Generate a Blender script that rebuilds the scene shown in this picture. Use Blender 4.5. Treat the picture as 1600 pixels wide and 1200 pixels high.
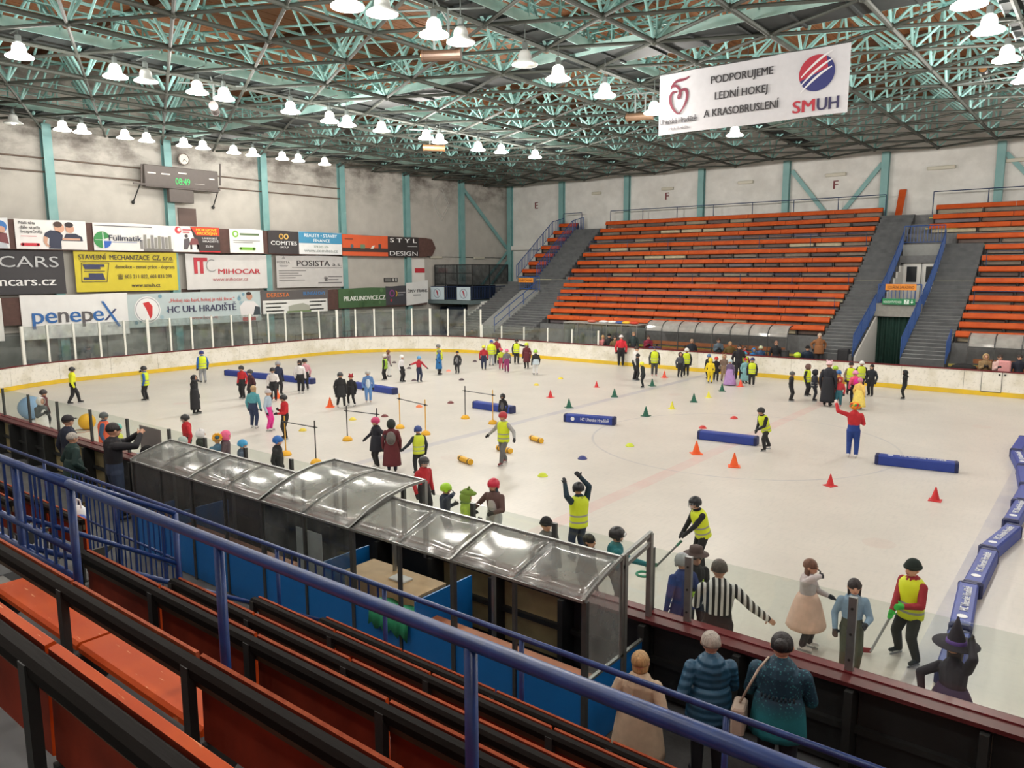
import bpy, bmesh, math, random
import numpy as np
from mathutils import Vector, Matrix, Euler
random.seed(11)
scene = bpy.context.scene
COL = scene.collection
for o in list(bpy.data.objects): bpy.data.objects.remove(o)

# ------------------------------------------------------------------ camera (solved from the two horizontal vanishing points)
PCX, PCY = 800.0, 600.0
FPX = 1188.94
CAM = Vector((0.0, 0.0, 5.2))
def _ray(u, v):
    return Vector((u - PCX, -(v - PCY), -FPX)).normalized()
_Y = _ray(1750, 421); _X = -_ray(-720, 430)
_X = (_X - _Y * _X.dot(_Y)).normalized(); _Z = _X.cross(_Y)
ROT = Matrix((_X, _Y, _Z))                     # camera space -> world
cam_d = bpy.data.cameras.new('camera'); cam = bpy.data.objects.new('camera', cam_d); COL.objects.link(cam)
cam_d.sensor_fit = 'HORIZONTAL'; cam_d.sensor_width = 36.0; cam_d.lens = FPX / 1600 * 36
cam_d.clip_start = 0.05; cam_d.clip_end = 300
cam.matrix_world = Matrix.Translation(CAM) @ ROT.to_4x4()
scene.camera = cam
def wray(u, v): return ROT @ _ray(u, v)
def on_z(u, v, z=0.0):
    d = wray(u, v); return CAM + d * ((z - CAM.z) / d.z)
def on_y(u, v, y):
    d = wray(u, v); return CAM + d * ((y - CAM.y) / d.y)
def on_x(u, v, x):
    d = wray(u, v); return CAM + d * ((x - CAM.x) / d.x)
def proj(p):
    q = ROT.transposed() @ (Vector(p) - CAM)
    if q.z > -0.05: return None
    return (PCX + FPX * q.x / -q.z, PCY - FPX * q.y / -q.z, -q.z)

# ------------------------------------------------------------------ world, exposure
world = bpy.data.worlds.new('world'); scene.world = world; world.use_nodes = True
world.node_tree.nodes['Background'].inputs[0].default_value = (0.75, 0.82, 0.9, 1)
world.node_tree.nodes['Background'].inputs[1].default_value = 0.3
vs = scene.view_settings
vs.view_transform = 'Standard'; vs.look = 'None'; vs.gamma = 1.0; vs.use_curve_mapping = False
vs.exposure = -0.06
LAMP_POWER = 345.0

# ------------------------------------------------------------------ colour and material helpers
def lin(c):
    return tuple(((x / 255) / 12.92 if x / 255 <= 0.04045 else ((x / 255 + 0.055) / 1.055) ** 2.4) for x in c)
MATS = {}
def mat(name, rgb, rough=0.6, metal=0.0, var=0.0, scale=6.0, bump=0.0, rgb2=None, spec=0.5, emit=None, stretch=None, detail=4.0, mid=0.5, width=0.25):
    if name in MATS: return MATS[name]
    m = bpy.data.materials.new(name); m.use_nodes = True
    nt = m.node_tree; b = nt.nodes['Principled BSDF']
    c = lin(rgb)
    b.inputs['Base Color'].default_value = (*c, 1); b.inputs['Roughness'].default_value = rough
    b.inputs['Metallic'].default_value = metal; b.inputs['Specular IOR Level'].default_value = spec
    m.diffuse_color = (*c, 1)
    if var > 0 or rgb2 or bump > 0:
        tc = nt.nodes.new('ShaderNodeTexCoord'); n = nt.nodes.new('ShaderNodeTexNoise')
        n.inputs['Scale'].default_value = scale; n.inputs['Detail'].default_value = detail
        src = tc.outputs['Object']
        if stretch:
            mp = nt.nodes.new('ShaderNodeMapping'); mp.inputs['Scale'].default_value = stretch
            nt.links.new(src, mp.inputs[0]); src = mp.outputs[0]
        nt.links.new(src, n.inputs['Vector'])
        r = nt.nodes.new('ShaderNodeValToRGB')
        c2 = lin(rgb2) if rgb2 else tuple(max(0, x * (1 - var)) for x in c)
        c1 = c if rgb2 else tuple(min(1, x * (1 + var * 0.6)) for x in c)
        r.color_ramp.elements[0].position = mid - width; r.color_ramp.elements[1].position = mid + width
        r.color_ramp.elements[0].color = (*c2, 1); r.color_ramp.elements[1].color = (*c1, 1)
        nt.links.new(n.outputs['Fac'], r.inputs[0]); nt.links.new(r.outputs[0], b.inputs['Base Color'])
        if bump > 0:
            bp = nt.nodes.new('ShaderNodeBump'); bp.inputs['Strength'].default_value = bump; bp.inputs['Distance'].default_value = 0.02
            nt.links.new(n.outputs['Fac'], bp.inputs['Height']); nt.links.new(bp.outputs[0], b.inputs['Normal'])
    if emit:
        b.inputs['Emission Color'].default_value = (*lin(emit[0]), 1); b.inputs['Emission Strength'].default_value = emit[1]
    MATS[name] = m
    return m
def glassmat(name, tint, fac=0.06, rough=0.05, haze=None):
    if name in MATS: return MATS[name]
    m = bpy.data.materials.new(name); m.use_nodes = True; nt = m.node_tree
    out = nt.nodes['Material Output']; nt.nodes.remove(nt.nodes['Principled BSDF'])
    t = nt.nodes.new('ShaderNodeBsdfTransparent'); t.inputs[0].default_value = (*tint, 1)
    g = nt.nodes.new('ShaderNodeBsdfGlossy'); g.inputs['Roughness'].default_value = rough
    fr = nt.nodes.new('ShaderNodeValue'); fr.outputs[0].default_value = fac
    mx = nt.nodes.new('ShaderNodeMixShader'); nt.links.new(fr.outputs[0], mx.inputs[0])
    last = t
    if haze:
        d = nt.nodes.new('ShaderNodeBsdfDiffuse'); d.inputs[0].default_value = (*lin(haze[0]), 1)
        tl = nt.nodes.new('ShaderNodeBsdfTranslucent'); tl.inputs[0].default_value = (*lin(haze[0]), 1)
        dd = nt.nodes.new('ShaderNodeMixShader'); dd.inputs[0].default_value = 0.5
        nt.links.new(d.outputs[0], dd.inputs[1]); nt.links.new(tl.outputs[0], dd.inputs[2])
        mh = nt.nodes.new('ShaderNodeMixShader'); mh.inputs[0].default_value = haze[1]
        tc = nt.nodes.new('ShaderNodeTexCoord'); n = nt.nodes.new('ShaderNodeTexNoise'); n.inputs['Scale'].default_value = 2.5; n.inputs['Detail'].default_value = 5
        mr = nt.nodes.new('ShaderNodeMapRange'); mr.inputs[1].default_value = 0.3; mr.inputs[2].default_value = 0.7
        mr.inputs[3].default_value = max(0, haze[1] - 0.13); mr.inputs[4].default_value = min(1, haze[1] + 0.13)
        nt.links.new(tc.outputs['Object'], n.inputs['Vector']); nt.links.new(n.outputs['Fac'], mr.inputs[0]); nt.links.new(mr.outputs[0], mh.inputs[0])
        nt.links.new(t.outputs[0], mh.inputs[1]); nt.links.new(dd.outputs[0], mh.inputs[2]); last = mh
    nt.links.new(last.outputs[0], mx.inputs[1]); nt.links.new(g.outputs[0], mx.inputs[2])
    nt.links.new(mx.outputs[0], out.inputs[0]); MATS[name] = m
    return m

# ------------------------------------------------------------------ mesh helpers
class MB:
    def __init__(s): s.v = []; s.f = []; s.m = []
    def add(s, vs, fs, mi=0):
        o = len(s.v); s.v += [tuple(p) for p in vs]; s.f += [tuple(i + o for i in f) for f in fs]; s.m += [mi] * len(fs); return s
    def box(s, lo, hi, mi=0):
        x0, y0, z0 = lo; x1, y1, z1 = hi
        return s.add([(x0,y0,z0),(x1,y0,z0),(x1,y1,z0),(x0,y1,z0),(x0,y0,z1),(x1,y0,z1),(x1,y1,z1),(x0,y1,z1)],
              [(0,3,2,1),(4,5,6,7),(0,1,5,4),(1,2,6,5),(2,3,7,6),(3,0,4,7)], mi)
    def cbox(s, lo, hi, b=0.02, mi=0):
        """box with chamfered vertical and top edges"""
        x0,y0,z0 = lo; x1,y1,z1 = hi; b = min(b, (x1-x0)*.45, (y1-y0)*.45, (z1-z0)*.45)
        def ring(z, i):
            return [(x0+i+b,y0+i,z),(x1-i-b,y0+i,z),(x1-i,y0+i+b,z),(x1-i,y1-i-b,z),(x1-i-b,y1-i,z),(x0+i+b,y1-i,z),(x0+i,y1-i-b,z),(x0+i,y0+i+b,z)]
        return s.loft([ring(z0,b*.5), ring(z0+b*.5,0), ring(z1-b,0), ring(z1,b*.7)], True, True, mi)
    def loft(s, rings, cap0=True, cap1=True, mi=0, closed=True):
        n = len(rings[0]); vs = [p for r in rings for p in r]; fs = []
        for i in range(len(rings) - 1):
            for j in range(n if closed else n - 1):
                k = (j + 1) % n; fs.append((i*n+j, i*n+k, (i+1)*n+k, (i+1)*n+j))
        if cap0: fs.append(tuple(range(n - 1, -1, -1)))
        if cap1: fs.append(tuple((len(rings)-1)*n + j for j in range(n)))
        return s.add(vs, fs, mi)
    def tube(s, p0, p1, r0, r1=None, n=8, mi=0, cap=True):
        p0 = Vector(p0); p1 = Vector(p1); r1 = r0 if r1 is None else r1
        d = (p1 - p0).normalized(); a = d.orthogonal().normalized(); b = d.cross(a)
        R = lambda p, r: [p + (a*math.cos(t*2*math.pi/n) + b*math.sin(t*2*math.pi/n))*r for t in range(n)]
        return s.loft([R(p0, r0), R(p1, r1)], cap, cap, mi)
    def path(s, pts, r, n=8, mi=0):
        for a, b in zip(pts[:-1], pts[1:]): s.tube(a, b, r, n=n, mi=mi)
        return s
    def beam(s, p0, p1, w, h, mi=0, up=(0,0,1)):
        p0 = Vector(p0); p1 = Vector(p1); d = (p1-p0).normalized(); up = Vector(up)
        a = d.cross(up)
        if a.length < 1e-4: a = d.orthogonal()
        a.normalize(); b = a.cross(d).normalized()
        R = lambda p: [p - a*w/2 - b*h/2, p + a*w/2 - b*h/2, p + a*w/2 + b*h/2, p - a*w/2 + b*h/2]
        return s.loft([R(p0), R(p1)], True, True, mi)
    def lathe(s, prof, c=(0,0,0), n=16, mi=0, cap0=True, cap1=True, sx=1, sy=1):
        c = Vector(c)
        return s.loft([[c + Vector((math.cos(t*2*math.pi/n)*r*sx, math.sin(t*2*math.pi/n)*r*sy, z)) for t in range(n)] for r, z in prof], cap0, cap1, mi)
    def ell(s, c, r, nu=12, nv=8, mi=0, z0=-1.0, z1=1.0, rot=None):
        c = Vector(c); rings = []
        for i in range(nv + 1):
            t = math.asin(max(-1, min(1, z0))) + (math.asin(z1) - math.asin(z0)) * i / nv
            cr = max(math.cos(t), 0.02); zz = math.sin(t)
            rg = []
            for j in range(nu):
                p = Vector((math.cos(j*2*math.pi/nu)*cr*r[0], math.sin(j*2*math.pi/nu)*cr*r[1], zz*r[2]))
                rg.append(c + (rot @ p if rot else p))
            rings.append(rg)
        return s.loft(rings, True, True, mi)
    def quad(s, a, b, c, d, mi=0): return s.add([a,b,c,d], [(0,1,2,3)], mi)
    def mesh(s, name, mats, off=Vector((0,0,0)), smooth=False):
        me = bpy.data.meshes.new(name)
        me.from_pydata([(x-off[0], y-off[1], z-off[2]) for x, y, z in s.v], [], s.f)
        if not isinstance(mats, (list, tuple)): mats = [mats]
        for m in mats: me.materials.append(m)
        if len(mats) > 1: me.polygons.foreach_set('material_index', s.m)
        if smooth: me.polygons.foreach_set('use_smooth', [True]*len(s.f))
        me.update(); return me
def wloc(o):
    t = Vector((0,0,0))
    while o: t = t + o.location; o = o.parent
    return t
def tag(o, label=None, cat=None, group=None, kind=None):
    if label: o['label'] = label
    if cat: o['category'] = cat
    if group: o['group'] = group
    if kind: o['kind'] = kind
    return o
def obj(name, mb, mats, parent=None, smooth=False, label=None, cat=None, group=None, kind=None, local=False):
    """link an MB as one object. World coordinates unless local=True."""
    if local or not mb.v: off = Vector((0,0,0)); loc = Vector((0,0,0))
    elif parent is not None: off = wloc(parent); loc = Vector((0,0,0))
    else:
        xs = [p[0] for p in mb.v]; ys = [p[1] for p in mb.v]; zs = [p[2] for p in mb.v]
        off = Vector(((min(xs)+max(xs))/2, (min(ys)+max(ys))/2, min(zs))); loc = off
    o = bpy.data.objects.new(name, mb.mesh(name, mats, off, smooth)); COL.objects.link(o)
    o.location = loc; o.parent = parent
    return tag(o, label, cat, group, kind)
def thing(name, loc, label=None, cat=None, group=None, rz=0.0, kind=None):
    o = bpy.data.objects.new(name, None); COL.objects.link(o); o.empty_display_size = 0.2
    o.location = loc; o.rotation_euler = (0, 0, rz)
    return tag(o, label, cat, group, kind)
def inst(src, parent=None, loc=None, rot=None, scale=None):
    o = src.copy(); COL.objects.link(o); o.parent = parent
    if loc is not None: o.location = loc
    if rot is not None: o.rotation_euler = rot
    if scale is not None: o.scale = scale
    return o
def meshobj(name, me, parent, loc=(0,0,0), rot=(0,0,0), scale=(1,1,1)):
    o = bpy.data.objects.new(name, me); COL.objects.link(o); o.parent = parent
    o.location = loc; o.rotation_euler = rot; o.scale = scale
    return o
ORD = ['first','second','third','fourth','fifth','sixth','seventh','eighth','ninth','tenth','eleventh','twelfth','thirteenth','fourteenth','fifteenth','sixteenth','seventeenth','eighteenth','nineteenth','twentieth']

# flat lettering: collected here, turned into meshes in one pass at the end
TEXTS = []
def text(parent, s, org, right, up, size, material, align='CENTER', width=None, bold=0.0, name='lettering'):
    """lettering with its baseline at org (world), along right/up; width = fitted width in metres"""
    cu = bpy.data.curves.new(name, 'FONT'); cu.body = s; cu.size = size; cu.align_x = align
    cu.extrude = 0.004; cu.resolution_u = 3
    cu.materials.append(material)
    o = bpy.data.objects.new(name, cu); COL.objects.link(o)
    r = Vector(right).normalized(); u = Vector(up).normalized(); n = r.cross(u)
    M = Matrix((r, u, n)).transposed().to_4x4()
    M.translation = Vector(org)
    TEXTS.append((o, parent, M, width, bold*size*2.2 if bold else 0.0)); return o
def finish_texts():
    dg = bpy.context.evaluated_depsgraph_get(); dg.update()
    for o, parent, M, width, bold in TEXTS:
        me = bpy.data.meshes.new_from_object(o.evaluated_get(dg), depsgraph=dg)
        if width and len(me.vertices):
            xs = [v.co.x for v in me.vertices]; w = max(xs) - min(xs); mid = (max(xs) + min(xs)) / 2
            k = width / w if w > 1e-6 else 1
            ali = o.data.align_x
            for v in me.vertices:
                v.co.x = v.co.x * k if ali != 'CENTER' else (v.co.x - mid) * k
        if bold:
            vs_ = [tuple(v.co) for v in me.vertices]; fs_ = [tuple(f.vertices) for f in me.polygons]; k_ = len(vs_); m0 = me.materials[0]; old = me
            me = bpy.data.meshes.new('lettering')
            me.from_pydata([(x-bold, y, z) for x, y, z in vs_] + [(x+bold, y, z+0.0006) for x, y, z in vs_], [], fs_ + [tuple(i+k_ for i in f) for f in fs_]); me.materials.append(m0); bpy.data.meshes.remove(old)
        n = bpy.data.objects.new('lettering', me); COL.objects.link(n)
        n.parent = parent
        off = parent.matrix_world_t if hasattr(parent, 'matrix_world_t') else None
        pm = Matrix.Identity(4); q = parent; chain = []
        while q: chain.append(q); q = q.parent
        for q in reversed(chain): pm = pm @ q.matrix_basis
        n.matrix_basis = pm.inverted() @ M
        cu = o.data; bpy.data.objects.remove(o); bpy.data.curves.remove(cu)
# ================================================================== materials
M_conc = mat('concrete', (118,118,116), 0.85, var=0.25, scale=3, bump=0.15)
M_concd = mat('dark concrete', (88,90,92), 0.85, var=0.3, scale=2.5, bump=0.15)
M_step = mat('step concrete', (112,113,114), 0.85, var=0.22, scale=5, bump=0.1)
M_white = mat('white paint', (232,230,224), 0.6)
M_teal = mat('teal paint', (176,224,218), 0.4, var=0.25, scale=3, rgb2=(136,192,190))
M_tealc = mat('column teal paint', (132,174,172), 0.5, var=0.25, scale=1.5, rgb2=(110,156,156))
M_teald = mat('weathered chord paint', (76,80,72), 0.65, var=0.3, scale=3, rgb2=(54,58,54))
M_tealp = mat('pale teal paint', (206,236,230), 0.5, var=0.2, scale=2, rgb2=(160,206,200))
M_deck = mat('dark deck steel', (44,50,50), 0.7, var=0.2)
M_wood = mat('ceiling wood', (168,112,70), 0.75, rgb2=(126,78,46), scale=1.2, stretch=(6,0.35,6), bump=0.1)
M_beam = mat('dark beam wood', (104,72,52), 0.7, var=0.2)
M_alu = mat('aluminium', (150,152,150), 0.35, metal=0.7, var=0.15)
M_alud = mat('dark aluminium', (92,94,94), 0.4, metal=0.6, var=0.15)
M_postw = mat('white glass post', (236,236,228), 0.4)
M_red = mat('dark red cap', (104,28,34), 0.4, var=0.2)
M_yel = mat('yellow kick plate', (236,196,40), 0.4, rgb2=(206,176,62), scale=1.5)
M_blk = mat('black steel', (40,42,42), 0.6, var=0.2)
M_blkp = mat('black board back', (44,46,47), 0.55, var=0.2, scale=2)
M_blue = mat('blue railing paint', (17,56,122), 0.35, var=0.22, scale=9, rgb2=(12,40,94))
M_navy = mat('navy railing paint', (30,52,92), 0.45, var=0.15)
M_orange = mat('orange bench', (202,90,36), 0.55, spec=0.25, rgb2=(180,70,25), scale=2.2, bump=0.05)
M_glass = glassmat('rink glass', (0.93,0.96,0.94))
M_glassb = glassmat('grey end glass', (0.88,0.91,0.90), haze=((176,180,177), 0.14))
def boardmat():
    m = mat('board white', (236,232,222), 0.4, rgb2=(214,208,190), scale=1.4, mid=0.42, width=0.12)
    nt = m.node_tree; b = nt.nodes['Principled BSDF']; ramp = b.inputs['Base Color'].links[0].from_socket
    tc = nt.nodes.new('ShaderNodeTexCoord'); n = nt.nodes.new('ShaderNodeTexNoise'); n.inputs['Scale'].default_value = 9; n.inputs['Detail'].default_value = 6
    r = nt.nodes.new('ShaderNodeValToRGB'); r.color_ramp.elements[0].position = 0.36; r.color_ramp.elements[1].position = 0.44
    r.color_ramp.elements[0].color = (*lin((148,150,138)),1); r.color_ramp.elements[1].color = (1,1,1,1)
    mx = nt.nodes.new('ShaderNodeMix'); mx.data_type = 'RGBA'; mx.blend_type = 'MULTIPLY'; mx.inputs[0].default_value = 0.22
    nt.links.new(tc.outputs['Object'], n.inputs['Vector']); nt.links.new(n.outputs['Fac'], r.inputs[0])
    nt.links.new(ramp, mx.inputs[6]); nt.links.new(r.outputs[0], mx.inputs[7]); nt.links.new(mx.outputs[2], b.inputs['Base Color'])
    return m
M_board = boardmat()

# ================================================================== setting: dimensions in metres
YN, YF, XE, XO = 8.06, 36.85, -39.3, 21.7        # rink boards: near side, far side, far end, other end
XC, YC = -8.78, 22.4                              # centre spot
XW, YW, XR, YB = -41.6, 52.0, 26.0, -9.0          # walls
ZW = 12.0
# ice
def icemat():
    m = mat('ice', (219,214,206), 0.34, rgb2=(202,198,191), scale=0.5, spec=0.3, mid=0.5, width=0.3)
    nt = m.node_tree; b = nt.nodes['Principled BSDF']; last = b.inputs['Base Color'].links[0].from_socket
    tc = nt.nodes.new('ShaderNodeTexCoord'); sep = nt.nodes.new('ShaderNodeSeparateXYZ'); nt.links.new(tc.outputs['Object'], sep.inputs[0])
    def math_(op, a, bb=None):
        n = nt.nodes.new('ShaderNodeMath'); n.operation = op
        for i, q in enumerate((a, bb)):
            if q is None: continue
            if isinstance(q, (int, float)): n.inputs[i].default_value = q
            else: nt.links.new(q, n.inputs[i])
        return n.outputs[0]
    def blend(last, fac, col):
        mx = nt.nodes.new('ShaderNodeMix'); mx.data_type = 'RGBA'; nt.links.new(fac, mx.inputs[0]); nt.links.new(last, mx.inputs[6])
        mx.inputs[7].default_value = (*lin(col), 1); return mx.outputs[2]
    wn = nt.nodes.new('ShaderNodeTexNoise'); wn.inputs['Scale'].default_value = 1.1; wn.inputs['Detail'].default_value = 6; nt.links.new(tc.outputs['Object'], wn.inputs['Vector'])
    worn = math_('SUBTRACT', wn.outputs['Fac'], 0.12)
    # skate scratches: two stretched noises
    for sx, sy, sc in ((0.6, 4.0, 5.0), (4.0, 0.7, 4.0)):
        mp = nt.nodes.new('ShaderNodeMapping'); mp.inputs['Scale'].default_value = (sx, sy, 1); mp.inputs['Rotation'].default_value = (0,0,0.5)
        nt.links.new(tc.outputs['Object'], mp.inputs[0]); n = nt.nodes.new('ShaderNodeTexNoise'); n.inputs['Scale'].default_value = sc; n.inputs['Detail'].default_value = 8
        nt.links.new(mp.outputs[0], n.inputs['Vector'])
        f = math_('MULTIPLY', math_('MAXIMUM', math_('SUBTRACT', n.outputs['Fac'], 0.5), 0.0), 1.6)
        last = blend(last, f, (192,190,184))
    X, Y = sep.outputs[0], sep.outputs[1]          # object origin = centre spot
    def band(c, coord, hw): return math_('LESS_THAN', math_('ABSOLUTE', math_('SUBTRACT', coord, c)), hw)
    def line(fac, k, col):
        global_last = blend(lastbox[0], math_('MULTIPLY', math_('MULTIPLY', fac, worn), k), col); lastbox[0] = global_last
    lastbox = [last]
    line(band(0.0, X, 0.2), 0.6, (214,150,150))
    for c in (-7.2, 7.2): line(band(c, X, 0.17), 0.75, (128,134,172))
    for c in (-26.2, 26.2): line(band(c, X, 0.05), 0.3, (210,160,160))
    rad = math_('SQRT', math_('ADD', math_('MULTIPLY', X, X), math_('MULTIPLY', Y, Y)))
    line(band(4.5, rad, 0.035), 0.7, (130,140,160))
    for cx, cy in ((-20.4,-7), (-20.4,7), (20.4,-7), (20.4,7)):
        dx = math_('SUBTRACT', X, cx); dy = math_('SUBTRACT', Y, cy)
        rr = math_('SQRT', math_('ADD', math_('MULTIPLY', dx, dx), math_('MULTIPLY', dy, dy)))
        line(band(4.5, rr, 0.04), 0.35, (214,160,160)); line(math_('LESS_THAN', rr, 0.3), 0.4, (206,140,140))
    for cx, cy in ((-5.6,-7), (-5.6,7), (5.6,-7), (5.6,7)):
        dx = math_('SUBTRACT', X, cx); dy = math_('SUBTRACT', Y, cy)
        rr = math_('SQRT', math_('ADD', math_('MULTIPLY', dx, dx), math_('MULTIPLY', dy, dy)))
        line(math_('LESS_THAN', rr, 0.3), 0.4, (196,160,150))
    nt.links.new(lastbox[0], b.inputs['Base Color'])
    return m
def rink_path(step=0.3, inset=0.0, r=8.0):
    """closed outline of the rink, counter-clockwise from the near side, as (x, y, nx, ny) with outward normals"""
    x0, x1, y0, y1 = XE+inset, XO-inset, YN+inset, YF-inset; r = r - inset
    pts = []
    def seg(a, b, n):
        L = math.hypot(b[0]-a[0], b[1]-a[1]); k = max(1, round(L/step))
        for i in range(k): pts.append((a[0]+(b[0]-a[0])*i/k, a[1]+(b[1]-a[1])*i/k, n[0], n[1]))
    def arc(c, a0):
        k = max(6, round(r*math.pi/2/step))
        for i in range(k):
            t = a0 + math.pi/2*i/k; pts.append((c[0]+r*math.cos(t), c[1]+r*math.sin(t), math.cos(t), math.sin(t)))
    seg((x0+r,y0),(x1-r,y0),(0,-1)); arc((x1-r,y0+r),-math.pi/2); seg((x1,y0+r),(x1,y1-r),(1,0)); arc((x1-r,y1-r),0)
    seg((x1-r,y1),(x0+r,y1),(0,1)); arc((x0+r,y1-r),math.pi/2); seg((x0,y1-r),(x0,y0+r),(-1,0)); arc((x0+r,y0+r),math.pi)
    return pts
RP = rink_path(0.4)
ice = MB(); ice.add([(x-XC, y-YC, 0.0) for x,y,_,_ in RP] + [(x-XC, y-YC, -0.05) for x,y,_,_ in RP],
    [tuple(range(len(RP)))] + [(i, i+len(RP), (i+1)%len(RP)+len(RP), (i+1)%len(RP)) for i in range(len(RP))])
o = obj('floor_ice', ice, icemat(), local=True, kind='structure', label='white scratched ice sheet with faint blue and red lines'); o.location = (XC, YC, 0)
fl = MB().box((XW-0.3, YB-0.3, -0.3), (XR+0.3, YW+0.3, -0.05)); obj('floor', fl, M_concd, kind='structure', label='dark concrete floor around the rink')

# walls
def wallmat(name, base, stain):
    m = mat(name, base, 0.8, rgb2=tuple(int(x*0.93) for x in base), scale=1.5, bump=0.05)
    nt = m.node_tree; b = nt.nodes['Principled BSDF']; last = b.inputs['Base Color'].links[0].from_socket
    tc = nt.nodes.new('ShaderNodeTexCoord'); sep = nt.nodes.new('ShaderNodeSeparateXYZ'); nt.links.new(tc.outputs['Object'], sep.inputs[0])
    n = nt.nodes.new('ShaderNodeTexNoise'); n.inputs['Scale'].default_value = 0.55; n.inputs['Detail'].default_value = 8; n.inputs['Roughness'].default_value = 0.65
    mp = nt.nodes.new('ShaderNodeMapping'); mp.inputs['Scale'].default_value = (1, 0.8, 1.3); nt.links.new(tc.outputs['Object'], mp.inputs[0]); nt.links.new(mp.outputs[0], n.inputs['Vector'])
    mr = nt.nodes.new('ShaderNodeMapRange'); mr.inputs[1].default_value = stain[1]; mr.inputs[2].default_value = stain[2]; nt.links.new(sep.outputs[2], mr.inputs[0])
    ad = nt.nodes.new('ShaderNodeMath'); ad.operation = 'MULTIPLY'; nt.links.new(mr.outputs[0], ad.inputs[0])
    r2 = nt.nodes.new('ShaderNodeMapRange'); r2.inputs[1].default_value = 0.42; r2.inputs[2].default_value = 0.62; nt.links.new(n.outputs['Fac'], r2.inputs[0])
    nt.links.new(r2.outputs[0], ad.inputs[1])
    k = nt.nodes.new('ShaderNodeMath'); k.operation = 'MULTIPLY'; k.inputs[1].default_value = stain[3]; nt.links.new(ad.outputs[0], k.inputs[0])
    mx = nt.nodes.new('ShaderNodeMix'); mx.data_type = 'RGBA'; nt.links.new(k.outputs[0], mx.inputs[0]); nt.links.new(last, mx.inputs[6]); mx.inputs[7].default_value = (*lin(stain[0]), 1)
    nt.links.new(mx.outputs[2], b.inputs['Base Color'])
    return m
M_wallL = wallmat('sooty white wall', (192,188,180), ((104,98,92), 7.0, 9.6, 1.0))
M_wallB = wallmat('white wall', (230,229,224), ((176,174,166), 8.8, 9.6, 0.3))
obj('wall_left', MB().box((XW-0.3, YB, 2.35), (XW, YW+0.3, ZW+3.4)), M_wallL, kind='structure', label='sooty white end wall behind the banners')
obj('wall_left_lower', MB().box((XW-0.3, YB, -0.05), (XW-0.1, YW+0.3, 2.35)), mat('grey lower wall', (150,152,148), 0.8, var=0.3, scale=0.8), kind='structure', label='grey lower strip of the end wall behind the glass')
obj('wall_back', MB().box((XW, YW, -0.05), (XR, YW+0.3, ZW+3.4)), M_wallB, kind='structure', label='white wall above the orange stand')
obj('wall_right', MB().box((XR, YB, -0.05), (XR+0.3, YW+0.3, ZW+3.4)), M_wallB, kind='structure')
obj('wall_front', MB().box((XW, YB-0.3, -0.05), (XR, YB, ZW+3.4)), M_wallB, kind='structure')
# ceiling: planks on beams
ZC = 15.3
ceil = obj('ceiling', MB().box((XW-0.3, YB-0.3, ZC+0.05), (XR+0.3, YW+0.3, ZC+0.25)), M_beam, kind='structure', label='brown plank ceiling above the roof frame')
pl = MB().box((-0.14, (YB-YW)/2, -0.02), (0.14, (YW-YB)/2, 0.03)); plm = pl.mesh('plank', M_wood)
k = 0; x = XW + 0.2; cl = wloc(ceil)
while x < XR - 0.2:
    meshobj('plank', plm, ceil, Vector((x, (YB+YW)/2, ZC + random.uniform(-0.012, 0.012))) - cl); x += 0.3
bm = MB().box((-(XR-XW)/2, -0.1, -0.28), ((XR-XW)/2, 0.1, 0)).mesh('ceiling_beam', M_beam)
for k in range(11): meshobj('ceiling_beam', bm, ceil, Vector(((XW+XR)/2, YW - 3 - 5.6*k, ZC-0.03)) - cl)

# columns of the hall with flanges
def column(p, axis, z0=-0.05, z1=ZW+0.35):
    a = Vector((1,0,0)) if axis == 'x' else Vector((0,1,0)); b = Vector((0,1,0)) if axis == 'x' else Vector((-1,0,0))
    mb = MB(); P = Vector(p)
    for s0, s1, d0, d1 in ((-0.21,0.21,-0.04,0.0),(-0.05,0.05,-0.3,-0.04),(-0.21,0.21,-0.34,-0.3)):
        q = [P + a*s0 - b*d0*-1, ]
        c = [(P + a*s + b*d) for s in (s0, s1) for d in (d0, d1)]
        mb.box((min(v.x for v in c), min(v.y for v in c), z0), (max(v.x for v in c), max(v.y for v in c), z1))
    return mb
for k in range(7):
    y = YW - 6*k
    if k == 0: continue
    nm = 'trim_%d' % (k)
    obj(nm, column((XW, y, 0), 'y'), M_tealc, kind='structure', label='teal steel column against the end wall')
for k in range(8):
    x = -41.4 + 0.25 if k == 0 else -41.8 + 6*k
    nm = 'trim_%d' % (10+k)
    obj(nm, column((x, YW, 0), 'x', z0=4.0), M_tealc, kind='structure', label='teal steel column against the stand wall')
# wall braces
def brace(name, a, b, w=0.26): obj(name, MB().beam(a, b, 0.12, w), M_tealc, kind='structure', label='slanting teal wall brace')
brace('trim_20', (-17.5, YW-0.1, ZW-0.3), (-15.0, YW-0.1, 8.6)); brace('trim_21', (-12.0, YW-0.1, ZW-0.3), (-14.4, YW-0.1, 8.6))
brace('trim_22', (-5.6, YW-0.1, ZW-0.3), (-2.9, YW-0.1, 8.6)); brace('trim_23', (XW+0.2, 46.2, ZW-0.3), (XW+0.2, 51.8, 7.1))
brace('trim_24', (XW+0.2, 51.8, 6.9), (XW+0.2, 47.2, 3.2), 0.16); brace('trim_25', (XW+0.2, 51.8, 6.1), (XW+0.2, 48.6, 3.2), 0.16)
obj('trim_26', MB().box((XW+0.05, YW-0.3, 7.0), (-36.0, YW-0.02, 7.35)), M_white, kind='structure', label='white ledge on the corner wall')

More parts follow.
